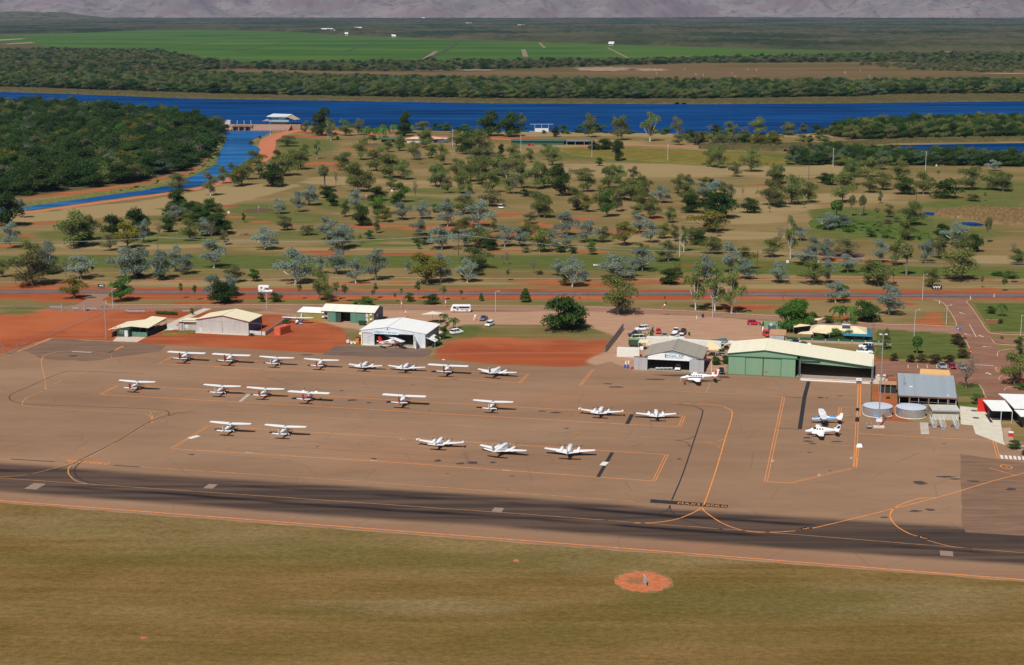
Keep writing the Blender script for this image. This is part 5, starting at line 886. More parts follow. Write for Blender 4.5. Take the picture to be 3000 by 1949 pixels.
for k_ in range(4):
    x0 = (0.02, 5.05, 10.3, 15.45)[k_]; x1 = (5.0, 10.1, 15.4, 19.6)[k_]; y_ = -.16 - (.12 if k_ in (0, 3) else 0)
    d_ = part(MB().box(x0, x1, y_ - .1, y_, .05, 5.35), 'hangar_door', WALLG, o); part(MB().box(x0, x0 + .08, y_ - .14, y_ - .1, .05, 5.35), 'door_stile', TRIMG, d_)
part(MB().box(10.12, 10.3, -.1, .0, 0, 5.3), 'door_gap', BLACK, o)
part(MB().box(-.1, 26.6, -.45, -.12, 5.35, 5.6), 'door_track', TRIMG, o)
gable_roof(o, 'roof', TINC, -.35, 42.0, -.2, 17.4, 10.6, 6.3, 7.75, 4.25, trim=TRIMG)
part(MB().box(10.7, 11.5, -.32, -.29, 1.1, 1.4), 'small_sign', REDB, o)
tr = MB()
for x in (20.9, 41.7):
    for dx in (-.18, .18): tr.tube((x + dx, -.3, 0), (x + dx, -.3, 5.4 if x < 30 else 6.6), .05, n=5)
    for i in range(9): tr.tube((x - .18, -.3, i * .6), (x + .18, -.3, i * .6 + .6), .03, n=4)
part(tr, 'truss_frame', STEEL, o)
# barrier rail along the open bay
rl = thing('barrier_rail', 'white pipe and mesh barrier along the open bay of the long green hangar', 'barrier', B0(2343, 1113), ANG - R(.5))
mb = MB(); mb.tube((0, 0, .45), (21, .4, .45), .07); part(mb, 'rail', WHITE, rl); part(MB().tube((0, 0, 1.5), (21, .4, 1.5), .03), 'rail', STEEL, rl); part(MB().box(.3, 20, -.6, -.3, .02, .3), 'kerb_beam', WHITE, rl)
for i in range(9): part(MB().tube((i * 2.6, i * .05, 0), (i * 2.6, i * .05, 1.5), .035), 'post', STEEL, rl)
sg = thing('apron_sign', 'white notice board standing on the barrier by the open green hangar bay', 'sign', B0(2516, 1124), ANG); part(MB().box(-.8, .8, 0, .04, .2, 1.6), 'panel', WHITE, sg); part(MB().box(-.75, .75, -.02, -.003, .25, .8), 'panel', DGREY, sg); part(MB().box(-.55, .55, -.02, -.003, 1.15, 1.3), 'stripe', ORANGE, sg)
for x in (-.7, .7): part(MB().tube((x, .02, 0), (x, .02, .25), .03), 'leg', STEEL, sg)
# ---- white hangar with the open front
o = thing('white_hangar', 'white gabled hangar with open folding doors and pale blue lettering', 'hangar', B0(1058, 1009.7), ANG)
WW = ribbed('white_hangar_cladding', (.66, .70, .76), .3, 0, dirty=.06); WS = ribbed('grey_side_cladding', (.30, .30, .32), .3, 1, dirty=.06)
part(MB().front([(0, 4.05), (17.6, 3.95), (17.6, 4.3), (21.4, 4.2), (21.4, 4.5), (9.1, 6.0), (0, 4.75)], 0, .12), 'gable_wall', WW, o)
part(MB().box(0, .35, 0.0, .3, 0, 4.1), 'corner_post', CREAMW, o); part(MB().box(.45, .75, -.02, .25, 0, 4.0), 'corner_post', mat('yellow_post', (.62, .42, .15), .6), o)
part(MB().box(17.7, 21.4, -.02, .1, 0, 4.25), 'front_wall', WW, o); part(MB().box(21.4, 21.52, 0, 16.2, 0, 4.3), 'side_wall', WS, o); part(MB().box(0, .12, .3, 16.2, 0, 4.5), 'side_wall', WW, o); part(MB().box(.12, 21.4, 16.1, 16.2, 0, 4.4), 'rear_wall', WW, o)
part(MB().box(.2, 21.3, .1, 16, .012, .06), 'slab_floor', FLOORD, o)
gable_roof(o, 'roof', TINW, -.4, 22.0, -.15, 16.4, 9.1, 4.85, 6.2, 4.5)
def frame_door(name, w, h, parent, loc, rz):
    f = MB().box(0, w, 0, .05, .1, h); d_ = part(f, name, ribbed('door_cladding', (.60, .63, .68), .3, 0), parent, loc=loc, rz=rz); e = MB()
    for a, b in (((0, .1), (w, .1)), ((0, h), (w, h)), ((.05, .1), (.05, h)), ((w - .05, .1), (w - .05, h)), ((0, h * .5), (w, h * .5)), ((0, h * .5), (w, h)), ((0, h * .5), (w, .1))): e.tube((a[0], -.05, a[1]), (b[0], -.05, b[1]), .06, n=4)
    part(e, 'brace', WHITE, d_)
frame_door('folding_door', 3.7, 3.85, o, (.8, -.1, 0), 0); frame_door('folding_door', 3.6, 3.85, o, (17.6, -.05, 0), R(-62))
bd = part(MB().box(4.0, 12.6, -.08, -.01, 3.75, 5.15), 'sign_board', mat('pale_sign', (.72, .77, .80), .6), o)
def letter(parent, txt, x, z, size, m, y=-.11, sx=1.0, **k):
    me = text_mesh(txt, size, ext=.008, **k); me.materials.append(m); return put('lettering', me, parent, (x, y, z), (math.pi / 2, 0, 0), (sx, 1, 1))
LB = mat('pale_blue_lettering', (.16, .38, .62), .5); letter(bd, 'Alligator', 6.15, 4.45, 1.0, LB, bold=.015); letter(bd, 'Airways', 10.6, 4.38, 1.0, LB, bold=.015); letter(bd, '~', 8.35, 4.45, 1.4, LB)
part(MB().tube((8.9, -.3, 5.45), (8.9, 0, 5.5), .16, n=8), 'floodlight', DGREY, o)
part(MB().slab([(21.5, .3, 3.2), (24.6, .4, 1.9), (24.6, 7.4, 1.9), (21.5, 7.6, 3.2)], .06), 'side_awning', TINW, o)
for y in (.6, 7.1): part(MB().tube((24.4, y, 0), (24.4, y, 1.85), .05), 'awning_post', LGREY, o)
sh = thing('shade_sail', 'cream shade sail stretched behind the white hangar beside the palms', 'shade sail', B0(1262, 948), ANG); part(MB().slab([(-3.5, 0, 3.0), (3.2, -.4, 3.4), (3.6, 4.2, 3.1), (-.6, 4.4, 3.4)], .03), 'sail', CREAMW, sh)
for x, y in ((-3.4, 0), (3.2, -.3), (3.6, 4.2), (-.5, 4.4)): part(MB().tube((x, y, 0), (x, y, 3.3), .05), 'post', STEEL, sh)
sh = thing('backyard_fence', 'low white timber planter wall at the rear corner of the white hangar', 'wall', B0(1318, 975), ANG + R(35)); part(MB().box(-4, 4, 0, .15, 0, .7), 'wall', WHITE, sh); part(MB().box(3.85, 4, .15, 4, 0, .7), 'wall', WHITE, sh)
# ---- grey hangar with the lettering board
o = thing('grey_hangar', 'weathered grey roofed hangar with a white SHOAL AIR board over its open front', 'hangar', B0(1857.6, 1082.5), ANG)
part(MB().front([(3.2, 3.75), (20.0, 3.75), (20.0, 4.25), (11.4, 6.4), (3.2, 4.25)], 0, .12), 'gable_wall', ribbed('blue_grey_gable', (.28, .32, .36), .3, 0), o)
part(MB().box(3.2, 3.32, .1, 16, 0, 4.2), 'side_wall', WALLGAL, o); part(MB().box(19.9, 20.02, .1, 16, 0, 4.2), 'side_wall', WALLNAVY, o); part(MB().box(3.3, 19.9, 15.9, 16, 0, 4.2), 'rear_wall', WALLGAL, o)
part(MB().box(3.3, 19.9, -.6, 15.9, .012, .07), 'slab_floor', FLOORD, o)
for x0, x1 in ((0, 4.0), (16.6, 20.9)):
    d_ = part(MB().box(x0, x1, -.3, -.2, .05, 3.95), 'hangar_door', WALLGAL, o)
    for i in range(1, 3): part(MB().box(x0 + (x1 - x0) * i / 3, x0 + (x1 - x0) * i / 3 + .05, -.32, -.301, .05, 3.95), 'door_stile', GREYP, d_)
part(MB().box(-.1, 4.0, -.4, -.15, 3.95, 4.1), 'door_track', MAROON, o); part(MB().box(18.6, 23.2, -.4, -.15, 3.95, 4.1), 'door_track', MAROON, o); part(MB().tube((23.1, -.25, 0), (23.1, -.25, 3.95), .06), 'track_post', WHITE, o)
bd = part(MB().front([(4.1, 3.55), (17.4, 3.55), (17.4, 4.15), (15.5, 4.85), (11.9, 5.4), (8.2, 5.4), (5.6, 4.75), (4.1, 4.3)], -.1, -.02), 'sign_board', WHITE, o)
part(MB().box(3.3, 19.7, -.14, -.11, 3.35, 3.65), 'sign_board', WHITE, o)
letter(bd, 'SHOAL AIR', 12.0, 4.72, 1.12, mat('blue_lettering', (.05, .32, .55), .5), -.13, shear=.25, bold=.012); letter(bd, 'SCENIC FLIGHTS  AIR CHARTER', 12.0, 4.1, .36, DGREY, -.13)
part(MB().path([(9.3, -.12, 4.1), (9.4, -.12, 4.7), (9.2, -.12, 5.0), (9.7, -.12, 5.1)], [.08, .12, .1, .03], 5), 'bird_emblem', BLACK, bd)
gr_ = gable_roof(o, 'roof', TING, 2.6, 20.6, -.25, 16.4, 11.4, 4.3, 6.55, 4.3)
for i in range(5): part(MB().tube((11.4, 1.5 + i * 3, 6.5), (11.4, 1.5 + i * 3, 7.0), .22, .3, 8), 'vent', STEEL, gr_)
for i in range(4): 
    t = thing('plastic_table', 'white folding trestle table in the shade of the grey hangar, ' + ('beside the trolley', 'second from the trolley', 'third from the trolley', 'last before the parked car')[i], 'table', B0(1928 + i * 11.7, 1085), ANG, 'white tables in the grey hangar')
    part(MB().box(-.75, .75, -.4, .4, .7, .78), 'tabletop', WHITE, t)
    for x, y in ((-.6, -.3), (.6, -.3), (-.6, .3), (.6, .3)): part(MB().tube((x, y, 0.07), (x * .9, y, .7), .03, n=4), 'leg', WHITE, t)
# ---- cream hangar by the red lot
o = thing('cream_roofed_hangar', 'grey steel hangar with cream roof, four closed sliding doors and a lean-to annexe', 'hangar', B0(576.8, 972.3), ANG)
part(MB().front([(0, 3.9), (18.6, 3.9), (18.6, 4.15), (9.3, 5.95), (0, 4.15)], 0, .12), 'gable_wall', WALLGR, o)
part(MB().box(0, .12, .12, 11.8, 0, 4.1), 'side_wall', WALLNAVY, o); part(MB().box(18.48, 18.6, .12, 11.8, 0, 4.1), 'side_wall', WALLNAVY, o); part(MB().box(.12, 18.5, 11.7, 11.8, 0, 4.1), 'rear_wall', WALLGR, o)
for k_ in range(4):
    x0, x1 = ((0, 4.3), (4.4, 9.1), (9.2, 13.9), (14.0, 18.5))[k_]; y_ = -.1 - .1 * (k_ % 2); d_ = part(MB().box(x0, x1, y_ - .08, y_, .05, 3.9), 'hangar_door', WALLGR, o); part(MB().box(x1 - .06, x1, y_ - .1, y_ - .08, .05, 3.9), 'door_stile', WHITE, d_)
    if k_ == 0: part(MB().box(1.0, 1.9, y_ - .1, y_ - .081, .1, 1.6), 'wicket_door', LGREY, d_)
gable_roof(o, 'roof', TIN, -.3, 18.9, -.15, 12.0, 9.3, 4.25, 6.05, 4.25, trim=MAROON)
part(MB().box(-6.6, -.02, .6, 6.6, 0, 3.1), 'annexe', WALLGR, o); part(MB().slab([(-6.9, .3, 3.2), (-.02, .3, 3.35), (-.02, 7.0, 3.35), (-6.9, 7.0, 3.2)], .12), 'annexe_roof', TIN, o); part(MB().box(-6.9, 0, .24, .3, 2.95, 3.12), 'barge_board', MAROON, o); win(o, -4.6, .6, .9, 1.3, 1.1, LGREY)
tr = MB()
for a, b in (((-4.9, -.5, 0), (-4.9, -.5, 3.8)), ((-4.9, -.5, 3.8), (0, -.5, 3.9)), ((23.2, -.6, 0), (23.2, -.6, 3.9)), ((23.2, -.6, 3.9), (18.5, -.5, 3.9))): tr.tube(a, b, .10, n=5)
part(tr, 'door_track_frame', DGREY, o)
for nm, a, b, lb in (('boundary_wall', (730, 979), (777, 983), 'pale panel wall between the cream roofed hangar and the orange container'), ('boundary_wall', (490, 966), (524, 966), 'low white wall beside the annexe of the cream roofed hangar')):
    A_, B_ = P(*a), P(*b); d = B_ - A_; w = thing(nm, lb, 'wall', A_, math.atan2(d.y, d.x)); n_ = max(1, int(d.length / 2))
    for i in range(n_): part(MB().box(i * d.length / n_ + .02, (i + 1) * d.length / n_ - .02, 0, .08, 0, 1.25), 'panel', LGREY, w)
A_, B_ = P(777, 983), P(852, 934); d = B_ - A_; w = thing('boundary_wall', 'long slanting pale fence wall running behind the orange container', 'wall', A_, math.atan2(d.y, d.x))
for i in range(14): part(MB().box(i * d.length / 14 + .02, (i + 1) * d.length / 14 - .02, 0, .08, 0, 1.35), 'panel', LGREY, w)
A_, B_ = P(490, 966), P(508, 950)
# ---- waiting shelter
o = thing('waiting_shelter', 'dark green passenger shelter with a folded cream roof and slatted side', 'shelter', B0(328.2, 987.4), ANG)
part(MB().box(1.3, 5.6, 1.0, 9, 0, 2.6), 'ticket_room', WALLDG, o); win(o, 2.4, 1.0, 1.2, 1.1, .8); part(MB().box(4.0, 5.2, .94, 1.0, .1, 2.2), 'door', LGREY, o)
part(MB().slab([(-.8, -.9, 2.6), (5.2, 3.6, 3.1), (5.2, 16.2, 3.1), (-.8, 13.2, 2.6)], .1), 'roof', TIN, o); part(MB().slab([(5.2, 3.6, 3.1), (11.6, 3.2, 2.9), (11.6, 18.0, 2.9), (5.2, 18.2, 3.1)], .1), 'roof', TIN, o)
part(MB().slab([(5.2, 3.6, 3.1), (11.6, 3.2, 2.9), (11.4, 18.0, 3.55), (5.4, 19.2, 3.6)], .08), 'roof', TIN, o)
for x, y in ((0, 0), (5.8, .2), (11.3, 2.6), (11.3, 7), (11.3, 12), (11.3, 17.5), (0, 9)): part(MB().tube((x, y, 0), (x, y, 2.8), .06), 'post', DGREY, o)
for k_ in range(3): part(MB().box(5.9 + k_ * 1.8, 7.6 + k_ * 1.8, 2.5, 2.56, .1, 1.5), 'gate', WALLTEAL, o)
part(MB().box(11.3, 11.36, 2.6, 17.6, 0, 1.6), 'side_screen', DARK, o); part(MB().box(-.02, .04, .1, 5, 0, 1.5), 'side_screen', mat('mesh_screen', (.25, .2, .15), .9), o); part(MB().box(6, 11, 9, 9.1, 0, 2.4), 'rear_wall', DARK, o)
# ---- long shed and olive shed
o = thing('long_shed', 'long shed with white roof, teal doors and one dark open doorway', 'shed', B0(941.5, 942.5), ANG)
part(MB().box(0, 2.6, 0, .1, 0, 3.9), 'front_wall', WALLOL, o); part(MB().box(15.9, 19, 0, .1, 0, 3.9), 'front_wall', WALLOL, o); part(MB().box(0, 19, 10.4, 10.5, 0, 4), 'rear_wall', WALLOL, o)
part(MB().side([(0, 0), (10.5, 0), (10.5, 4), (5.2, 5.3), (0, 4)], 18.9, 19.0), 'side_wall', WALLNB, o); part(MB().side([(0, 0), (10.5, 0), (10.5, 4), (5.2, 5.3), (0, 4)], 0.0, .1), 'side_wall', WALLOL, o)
for x0, x1, m_, y_ in ((2.7, 5.3, WALLTEAL, -.08), (5.35, 7.1, WALLDG, .0), (10.6, 12.6, WALLTEAL, -.15), (12.65, 15.8, WALLTEAL, -.05)): part(MB().box(x0, x1, y_, y_ + .06, .02, 3.7), 'sliding_door', m_, o)
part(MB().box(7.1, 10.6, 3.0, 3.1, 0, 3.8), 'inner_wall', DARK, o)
rf = part(MB().slab([(-.2, -.4, 3.95), (19.4, -.4, 3.95), (19.4, 5.25, 5.4), (-.2, 5.25, 5.4)], .1), 'roof', ribbed('white_long_roof', (.82, .79, .68), .25, 0, dirty=.08), o); part(MB().slab([(-.2, 5.25, 5.4), (19.4, 5.25, 5.4), (19.4, 10.8, 3.95), (-.2, 10.8, 3.95)], .1), 'roof', TINW, o)
for x, z in ((.3, 3.0), (.3, 1.5), (17.6, 3.0), (17.6, 1.3)): part(MB().box(x, x + .8, -.4, 0, z, z + .5), 'air_conditioner', WHITE, o)
for x, z, w in ((1.1, 2.3, 1.4), (1.1, .7, 1.4), (16.1, 2.2, .8), (16.1, .6, .8)): win(o, x, 0, z, w, 1.2, GLASS if x < 9 else LGREY)
part(MB().box(19.0, 19.4, 2.6, 3.3, 2.1, 2.9), 'air_conditioner', WHITE, o); part(MB().box(19.0, 19.04, 6.2, 7.1, .1, 2.2), 'door', BLACK, o)
o = thing('olive_shed', 'low olive shed with a plain white roof joined to the long shed', 'shed', B0(872.5, 937), ANG); part(MB().box(0, 8.7, 0, 6, 0, 2.75), 'wall', WALLOL, o); part(MB().slab([(-.2, -.2, 2.8), (9.0, -.2, 2.8), (9.0, 6.2, 3.5), (-.2, 6.2, 3.5)], .1), 'roof', TINW, o)
# ---- containers
def container(x, y, rz, L_, m, label, name='shipping_container', h=2.6):
    o = thing(name, label, 'container', B0(x, y), rz); part(MB().box(0, L_, 0, 2.44, .12, h), 'body', m, o); part(MB().box(-.04, L_ + .04, -.04, 2.48, 0, .14), 'base_frame', m, o)
    mb = MB()
    for i in range(int(L_ / .6)): mb.box(i * .6 + .12, i * .6 + .36, -.05, -.003, .2, h - .12)
    part(mb, 'corrugation', m, o)
    for k_ in (0, 1): part(MB().box(L_, L_ + .05, .06 + k_ * 1.2, 1.16 + k_ * 1.2, .2, h - .1), 'door', m, o)
    return o
container(821, 983, ANG + R(76), 6.06, mat('orange_container_paint', (.60, .13, .06), .6, var=.2, scale=1.2), 'rust orange shipping container at the end of the slanting wall')
container(1807, 1045, ANG + R(2), 7.0, mat('white_container_paint', (.72, .71, .66), .6, var=.08), 'white shipping container with window outlines beside the grey hangar')
container(1893, 1012, ANG + R(4), 12.2, mat('cream_container_paint', (.70, .68, .60), .6, var=.1), 'long cream container with dark lettering behind the grey hangar')
container(2000, 1020, ANG - R(5), 12.2, mat('ivory_container_paint', (.68, .68, .62), .6, var=.1), 'second long pale container behind the grey hangar, nearer the sails')
# ---- yard things by the grey hangar
o = thing('green_canopy_truck', 'dark green boxed trailer with a light green lid in the fenced yard', 'trailer', B0(1841, 1016), ANG); part(MB().box(0, 3.6, 0, 2.4, .5, 2.3), 'box_body', WALLDG, o); part(MB().box(-.1, 3.7, -.1, 2.5, 2.3, 2.42), 'lid', mat('green_lid', (.20, .30, .09), .7), o)
for x in (.8, 2.8): part(MB().tube((x, -.12, .35), (x, .1, .35), .35, n=12), 'wheel', RUBBER, o)
o = thing('carport', 'cream topped carport standing between the green trailer and the long container', 'carport', B0(1869, 1027), ANG); part(MB().slab([(0, 0, 2.6), (3, 0, 2.6), (3, 4, 2.8), (0, 4, 2.8)], .08), 'roof', TIN, o)
for x in (0.1, 2.9): part(MB().tube((x, .1, 0), (x, .1, 2.55), .07), 'post', LGREY, o)
o = thing('water_drum_pair', 'white liquid tote in a cage below the cream carport', 'tote', B0(1880, 1026), ANG); part(MB().box(-.55, .55, -.5, .5, .12, 1.2), 'bottle', WHITE, o); part(MB().box(-.6, .6, -.55, .55, 0, .12), 'pallet', WOOD, o)
for i, (x, y, c_) in enumerate(((1831, 1078, (.02, .1, .5)), (1840, 1079, (.02, .1, .5)), (1834, 1067, (.75, .72, .66)), (1842, 1066, (.75, .7, .6)))):
    d = thing('fuel_drum', ('blue steel drum standing nearest the gravel, outer one', 'blue steel drum nearest the grey hangar door', 'white steel drum behind the outer blue one', 'white steel drum nearest the jetty of timber')[i], 'drum', B0(x, y), 0, 'drums beside the grey hangar'); m_ = mat('drum_paint_%d' % (i // 2), c_, .5)
    part(MB().tube((0, 0, 0), (0, 0, .9), .32, n=14), 'barrel', m_, d); part(MB().tube((0, 0, .9), (0, 0, .93), .27, n=14), 'lid', m_, d)
o = thing('red_gas_bottle_trolley', 'small red trolley at the foot of the grey hangar door', 'trolley', B0(1853, 1081), ANG); part(MB().box(-.4, .4, -.3, .3, .2, .7), 'bin', REDB, o); part(MB().tube((.3, 0, .7), (.4, 0, 1.2), .03), 'handle', STEEL, o); part(MB().tube((-.3, -.3, .15), (-.3, .3, .15), .15, n=10), 'wheel', RUBBER, o)
# goods beside the white hangar
for i, (x, y, r_, c_) in enumerate(((1027, 1006, .38, (.75, .5, .3)), (1031, 1008, .36, (.7, .62, .5)), (1036, 1006, .38, (.75, .4, .15)), (1041, 1008, .36, (.7, .4, .15)), (1044, 1005, .36, (.72, .6, .45)))):
    d = thing('float_drum', 'buff and orange drum lying by the white hangar corner, ' + ('outermost', 'second outermost', 'middle of five', 'second from the tall orange bin', 'next to the tall orange bin')[i], 'drum', B0(x, y), ANG, 'drums by the white hangar'); m_ = mat('drum_tone_%d' % i, c_, .6); part(MB().tube((0, -.4, r_), (0, .4, r_), r_, n=12), 'barrel', m_, d); part(MB().tube((0, -.43, r_), (0, -.4, r_), r_ * .8, n=12), 'lid', WHITE, d)
o = thing('orange_bin', 'tall bright orange bin at the corner of the white hangar', 'bin', B0(1048, 1007), ANG); part(MB().box(-.45, .45, -.4, .4, .1, 1.5), 'body', mat('orange_plastic', (.75, .2, .03), .5), o); part(MB().box(-.5, .5, -.45, .45, 1.5, 1.6), 'lid', ORANGE, o)
o = thing('tarp_stack', 'heap of crates under red and blue covers leaning on the white hangar', 'crate stack', B0(1053, 1001), ANG); part(MB().box(-1.2, .2, 0, 1.2, 0, 1.2), 'crate', NAVY, o); part(MB().slab([(-1.5, -.1, 1.4), (.3, -.1, 2.2), (.3, 1.2, 2.2), (-1.5, 1.2, 1.4)], .1), 'cover', mat('crimson_cover', (.3, .02, .04), .7), o); part(MB().box(-.2, .6, .4, 1.4, 2.2, 2.9), 'crate', WHITE, o)
o = thing('hose_reel', 'hose reel on a tall bent pipe stand at the edge of the red lot', 'hose reel', B0(1015, 1007), ANG); part(MB().path([(0, 0, 0), (0, 0, 2.6), (.9, 0, 2.7)], [.06, .06, .05]), 'stand', DGREY, o); part(MB().tube((.5, -.2, .8), (.5, .2, .8), .6, n=14), 'reel', LGREY, o)
def wheelie(x, y, label, s=1.0):
    o = thing('wheelie_bin', label, 'bin', B0(x, y), ANG, 'wheelie bins'); part(MB().hexa([(-.25 * s, -.3 * s, .05), (.25 * s, -.3 * s, .05), (.25 * s, .3 * s, .05), (-.25 * s, .3 * s, .05), (-.32 * s, -.38 * s, 1 * s), (.32 * s, -.38 * s, 1 * s), (.32 * s, .38 * s, 1 * s), (-.32 * s, .38 * s, 1 * s)]), 'body', mat('bin_green', (.015, .06, .035), .5), o)
    part(MB().box(-.34 * s, .34 * s, -.4 * s, .4 * s, s, s * 1.07), 'lid', mat('bin_lid', (.02, .08, .05), .5), o); part(MB().tube((-.3 * s, .3 * s, .12), (.3 * s, .3 * s, .12), .12, n=8), 'wheel', RUBBER, o)
wheelie(2019, 983, 'dark green wheelie bin behind the parked maroon car'); wheelie(1268, 1018, 'green wheelie bin under the shrubs by the white hangar side'); wheelie(257, 910, 'dark wheelie bin by the gate sign of the dirt lot')
o = thing('rubbish_skip', 'dark green waste skip beside the long shed', 'skip', B0(1063, 953), ANG); part(MB().hexa([(-1, -.7, .1), (.8, -.7, .1), (.8, .7, .1), (-1, .7, .1), (-1.5, -.8, 1.4), (1.3, -.8, 1.4), (1.3, .8, 1.4), (-1.5, .8, 1.4)]), 'body', mat('skip_green', (.012, .06, .03), .5), o); part(MB().box(-1.4, 1.2, -.7, .7, 1.32, 1.45), 'load', BLACK, o)
o = thing('yellow_trestle', 'small yellow tripod stand in the grass before the olive shed', 'tripod', B0(922, 950), 0)
for a in range(3): part(MB().tube((0, 0, .9), (.5 * math.cos(a * 2.1), .5 * math.sin(a * 2.1), 0), .04, n=5), 'leg', mat('yellow_paint', (.6, .45, .08), .5), o)
o = thing('blue_gas_bottle', 'blue drum lying in the grass under the wingless small aircraft', 'drum', B0(881, 951), 0); part(MB().tube((-.6, 0, .3), (.6, 0, .3), .3, n=12), 'barrel', SKYB, o); part(MB().tube((.6, 0, .3), (.66, 0, .3), .2, n=12), 'cap', DGREY, o)
# ---- kiosk house, sails, tanks, terminal
o = thing('kiosk_house', 'low house with a hipped cream roof, blue verandah edge and solar heater', 'house', B0(2383, 997), ANG + R(1))
part(MB().box(0, 16.5, 2, 10, 0, 2.6), 'wall', mat('brown_brick', (.22, .12, .08), .9, var=.3, scale=6), o); rf = part(MB().hexa([(-1.5, 0, 2.75), (17, 0, 2.75), (17, 11, 2.75), (-1, 11, 2.75), (1, 4.8, 4.1), (13.5, 4.8, 4.1), (13.5, 6.2, 4.1), (1, 6.2, 4.1)]), 'roof', ribbed('worn_cream_roof', (.80, .68, .44), .25, 0, dirty=.15), o)
part(MB().slab([(9.5, -1.6, 2.3), (18.6, -1.6, 2.3), (17.0, -.02, 2.75), (8.5, -.02, 2.75)], .08), 'verandah_roof', mat('teal_blue_roof', (.03, .20, .28), .5), o); part(MB().slab([(17.02, 0, 2.75), (18.6, -1.6, 2.3), (18.6, 10, 2.3), (17.02, 11, 2.75)], .08), 'verandah_roof', mat('teal_blue_roof', (0, 0, 0)), o)
so = part(MB().slab([(9.0, 3.0, 3.9), (11.6, 3.0, 3.9), (11.6, 4.5, 4.4), (9.0, 4.5, 4.4)], .08), 'solar_panel', mat('solar_glass', (.05, .07, .11), .15, spec=.8), rf); part(MB().tube((9.0, 4.8, 4.6), (11.6, 4.8, 4.6), .28, n=10), 'water_tank', LGREY, rf)
for x in (10, 13, 16, 18): part(MB().tube((x, -1.4, 0), (x, -1.4, 2.3), .06), 'verandah_post', DGREY, o)
for i, (x, y, pts, c_, lb) in enumerate(((2325, 980, [(0, 0, 2.6), (5.5, 1.6, 3.2), (4.6, 6.0, 2.7), (-.6, 4.6, 3.2)], (.78, .62, .40), 'tan shade sail nearest the mango tree'), (2335, 996, [(0, 0, 2.3), (5.2, -1.4, 2.6), (4.8, 2.4, 3.0), (1, 3, 2.3)], (.78, .62, .40), 'lower tan shade sail over the garden table'), (2378, 998, [(0, 0, 3.0), (5.6, -.5, 2.7), (5.4, 2.6, 3.2), (-.2, 3.2, 3.3)], (.76, .60, .40), 'tan shade sail before the kiosk wall'),
                                      (2312, 975, [(0, 0, 3.0), (3, .5, 2.5), (3.2, 4.5, 2.6), (.5, 5.4, 3.1)], (.02, .10, .09), 'dark green shade sail beside the brown shed'), (2063, 1044, [(0, 0, 2.2), (5.4, .8, 2.7), (1.0, 5.8, 4.2)], (.70, .56, .32), 'cream triangular sail by the grey hangar'), (2078, 1020, [(0, 1.6, 2.6), (6.0, -1.0, 3.0), (4.8, 4.2, 2.9)], (.02, .16, .16), 'teal triangular sail between the two hangars'), (2343, 965, [(0, 0, 3.4), (6.0, 1.0, 3.4), (8, 6, 3.5), (7, 5, 3.5)], (.75, .62, .42), 'long tan sail joining the kiosk roof'))):
    o = thing('shade_sail', lb, 'shade sail', B0(x, y + 2), ANG, 'shade sails'); part(MB().slab(pts, .04), 'sail', mat('sailcloth_%d' % i, c_, .8), o)
    for q_ in pts: part(MB().tube((q_[0], q_[1], 0), (q_[0], q_[1], q_[2]), .045), 'post', STEEL, o)
o = thing('green_bund_wall', 'garden wall of arched dark green panels between brick piers before the kiosk', 'wall', B0(2300, 1001), ANG + R(2))
for i in range(8):
    x = i * 4.2; part(MB().box(x, x + .45, -.1, .3, 0, 1.35), 'pier', mat('pier_block', (.38, .28, .2), .9), o); part(MB().box(x + .47, x + 4.18, 0, .15, 0, .75), 'low_wall', mat('block_wall', (.42, .33, .25), .9), o)
    part(MB().front([(x + .5, .77), (x + 4.15, .77), (x + 4.15, 1.3), (x + 3.2, 1.55), (x + 2.3, 1.62), (x + 1.4, 1.55), (x + .5, 1.3)], .04, .10), 'arched_panel', TRIMG, o)
o = thing('brown_shed', 'small shed with two brown lean-to roofs beside the shade sails', 'shed', B0(2254, 998), ANG); part(MB().box(0, 4.7, 0, 5.6, 0, 1.9), 'wall', WALLGAL, o)
for y0 in (-.1, 3.0): part(MB().slab([(-.1, y0, 2.0), (5.1, y0, 2.0), (5.1, y0 + 2.8, 2.7), (-.1, y0 + 2.8, 2.7)], .1), 'roof', mat('brown_roof', (.42, .24, .14), .7, var=.15), o)
o = thing('yard_shed', 'pale green open shed holding cool room machinery beside the red wagon', 'shed', B0(2230, 975), ANG); part(MB().box(0, .1, 0, 9, 0, 2.3), 'wall', WALLDG, o); part(MB().box(.1, 6, 8.9, 9, 0, 2.3), 'wall', WALLG, o); part(MB().box(2, 4.5, 3, 5, 0, 1.8), 'machinery', DGREY, o); part(MB().tube((3, 4, 1.8), (3, 4, 2.5), .6, n=10), 'fan_hood', LGREY, o)
part(MB().box(0.2, .7, 0, 2.6, 0, 1.7), 'panel_door', WHITE, o)
def arches(x, y):
    o = thing('hoop_tunnel', 'white hooped carport behind the end wall of the green hangar', 'carport', B0(x, y), ANG)
    for k_ in range(3):
        mb = MB(); prev = None
        for j in range(9):
            a = math.pi * j / 8; p0 = (2.2 - 2.2 * math.cos(a), k_ * 1.6, .6 + 1.9 * math.sin(a))
            if prev: mb.hexa([(prev[0], prev[1], prev[2]), (p0[0], p0[1], p0[2]), (p0[0], p0[1] + 1.1, p0[2]), (prev[0], prev[1] + 1.1, prev[2]), (prev[0], prev[1], prev[2] + .08), (p0[0], p0[1], p0[2] + .08), (p0[0], p0[1] + 1.1, p0[2] + .08), (prev[0], prev[1] + 1.1, prev[2] + .08)])
            prev = p0
        part(mb, 'hoop_cover', WHITE, o)
arches(2118, 1028)
o = thing('overhead_pipe', 'steel truss beam carried on posts between the two hangars', 'truss', B0(2097, 1060), ANG)
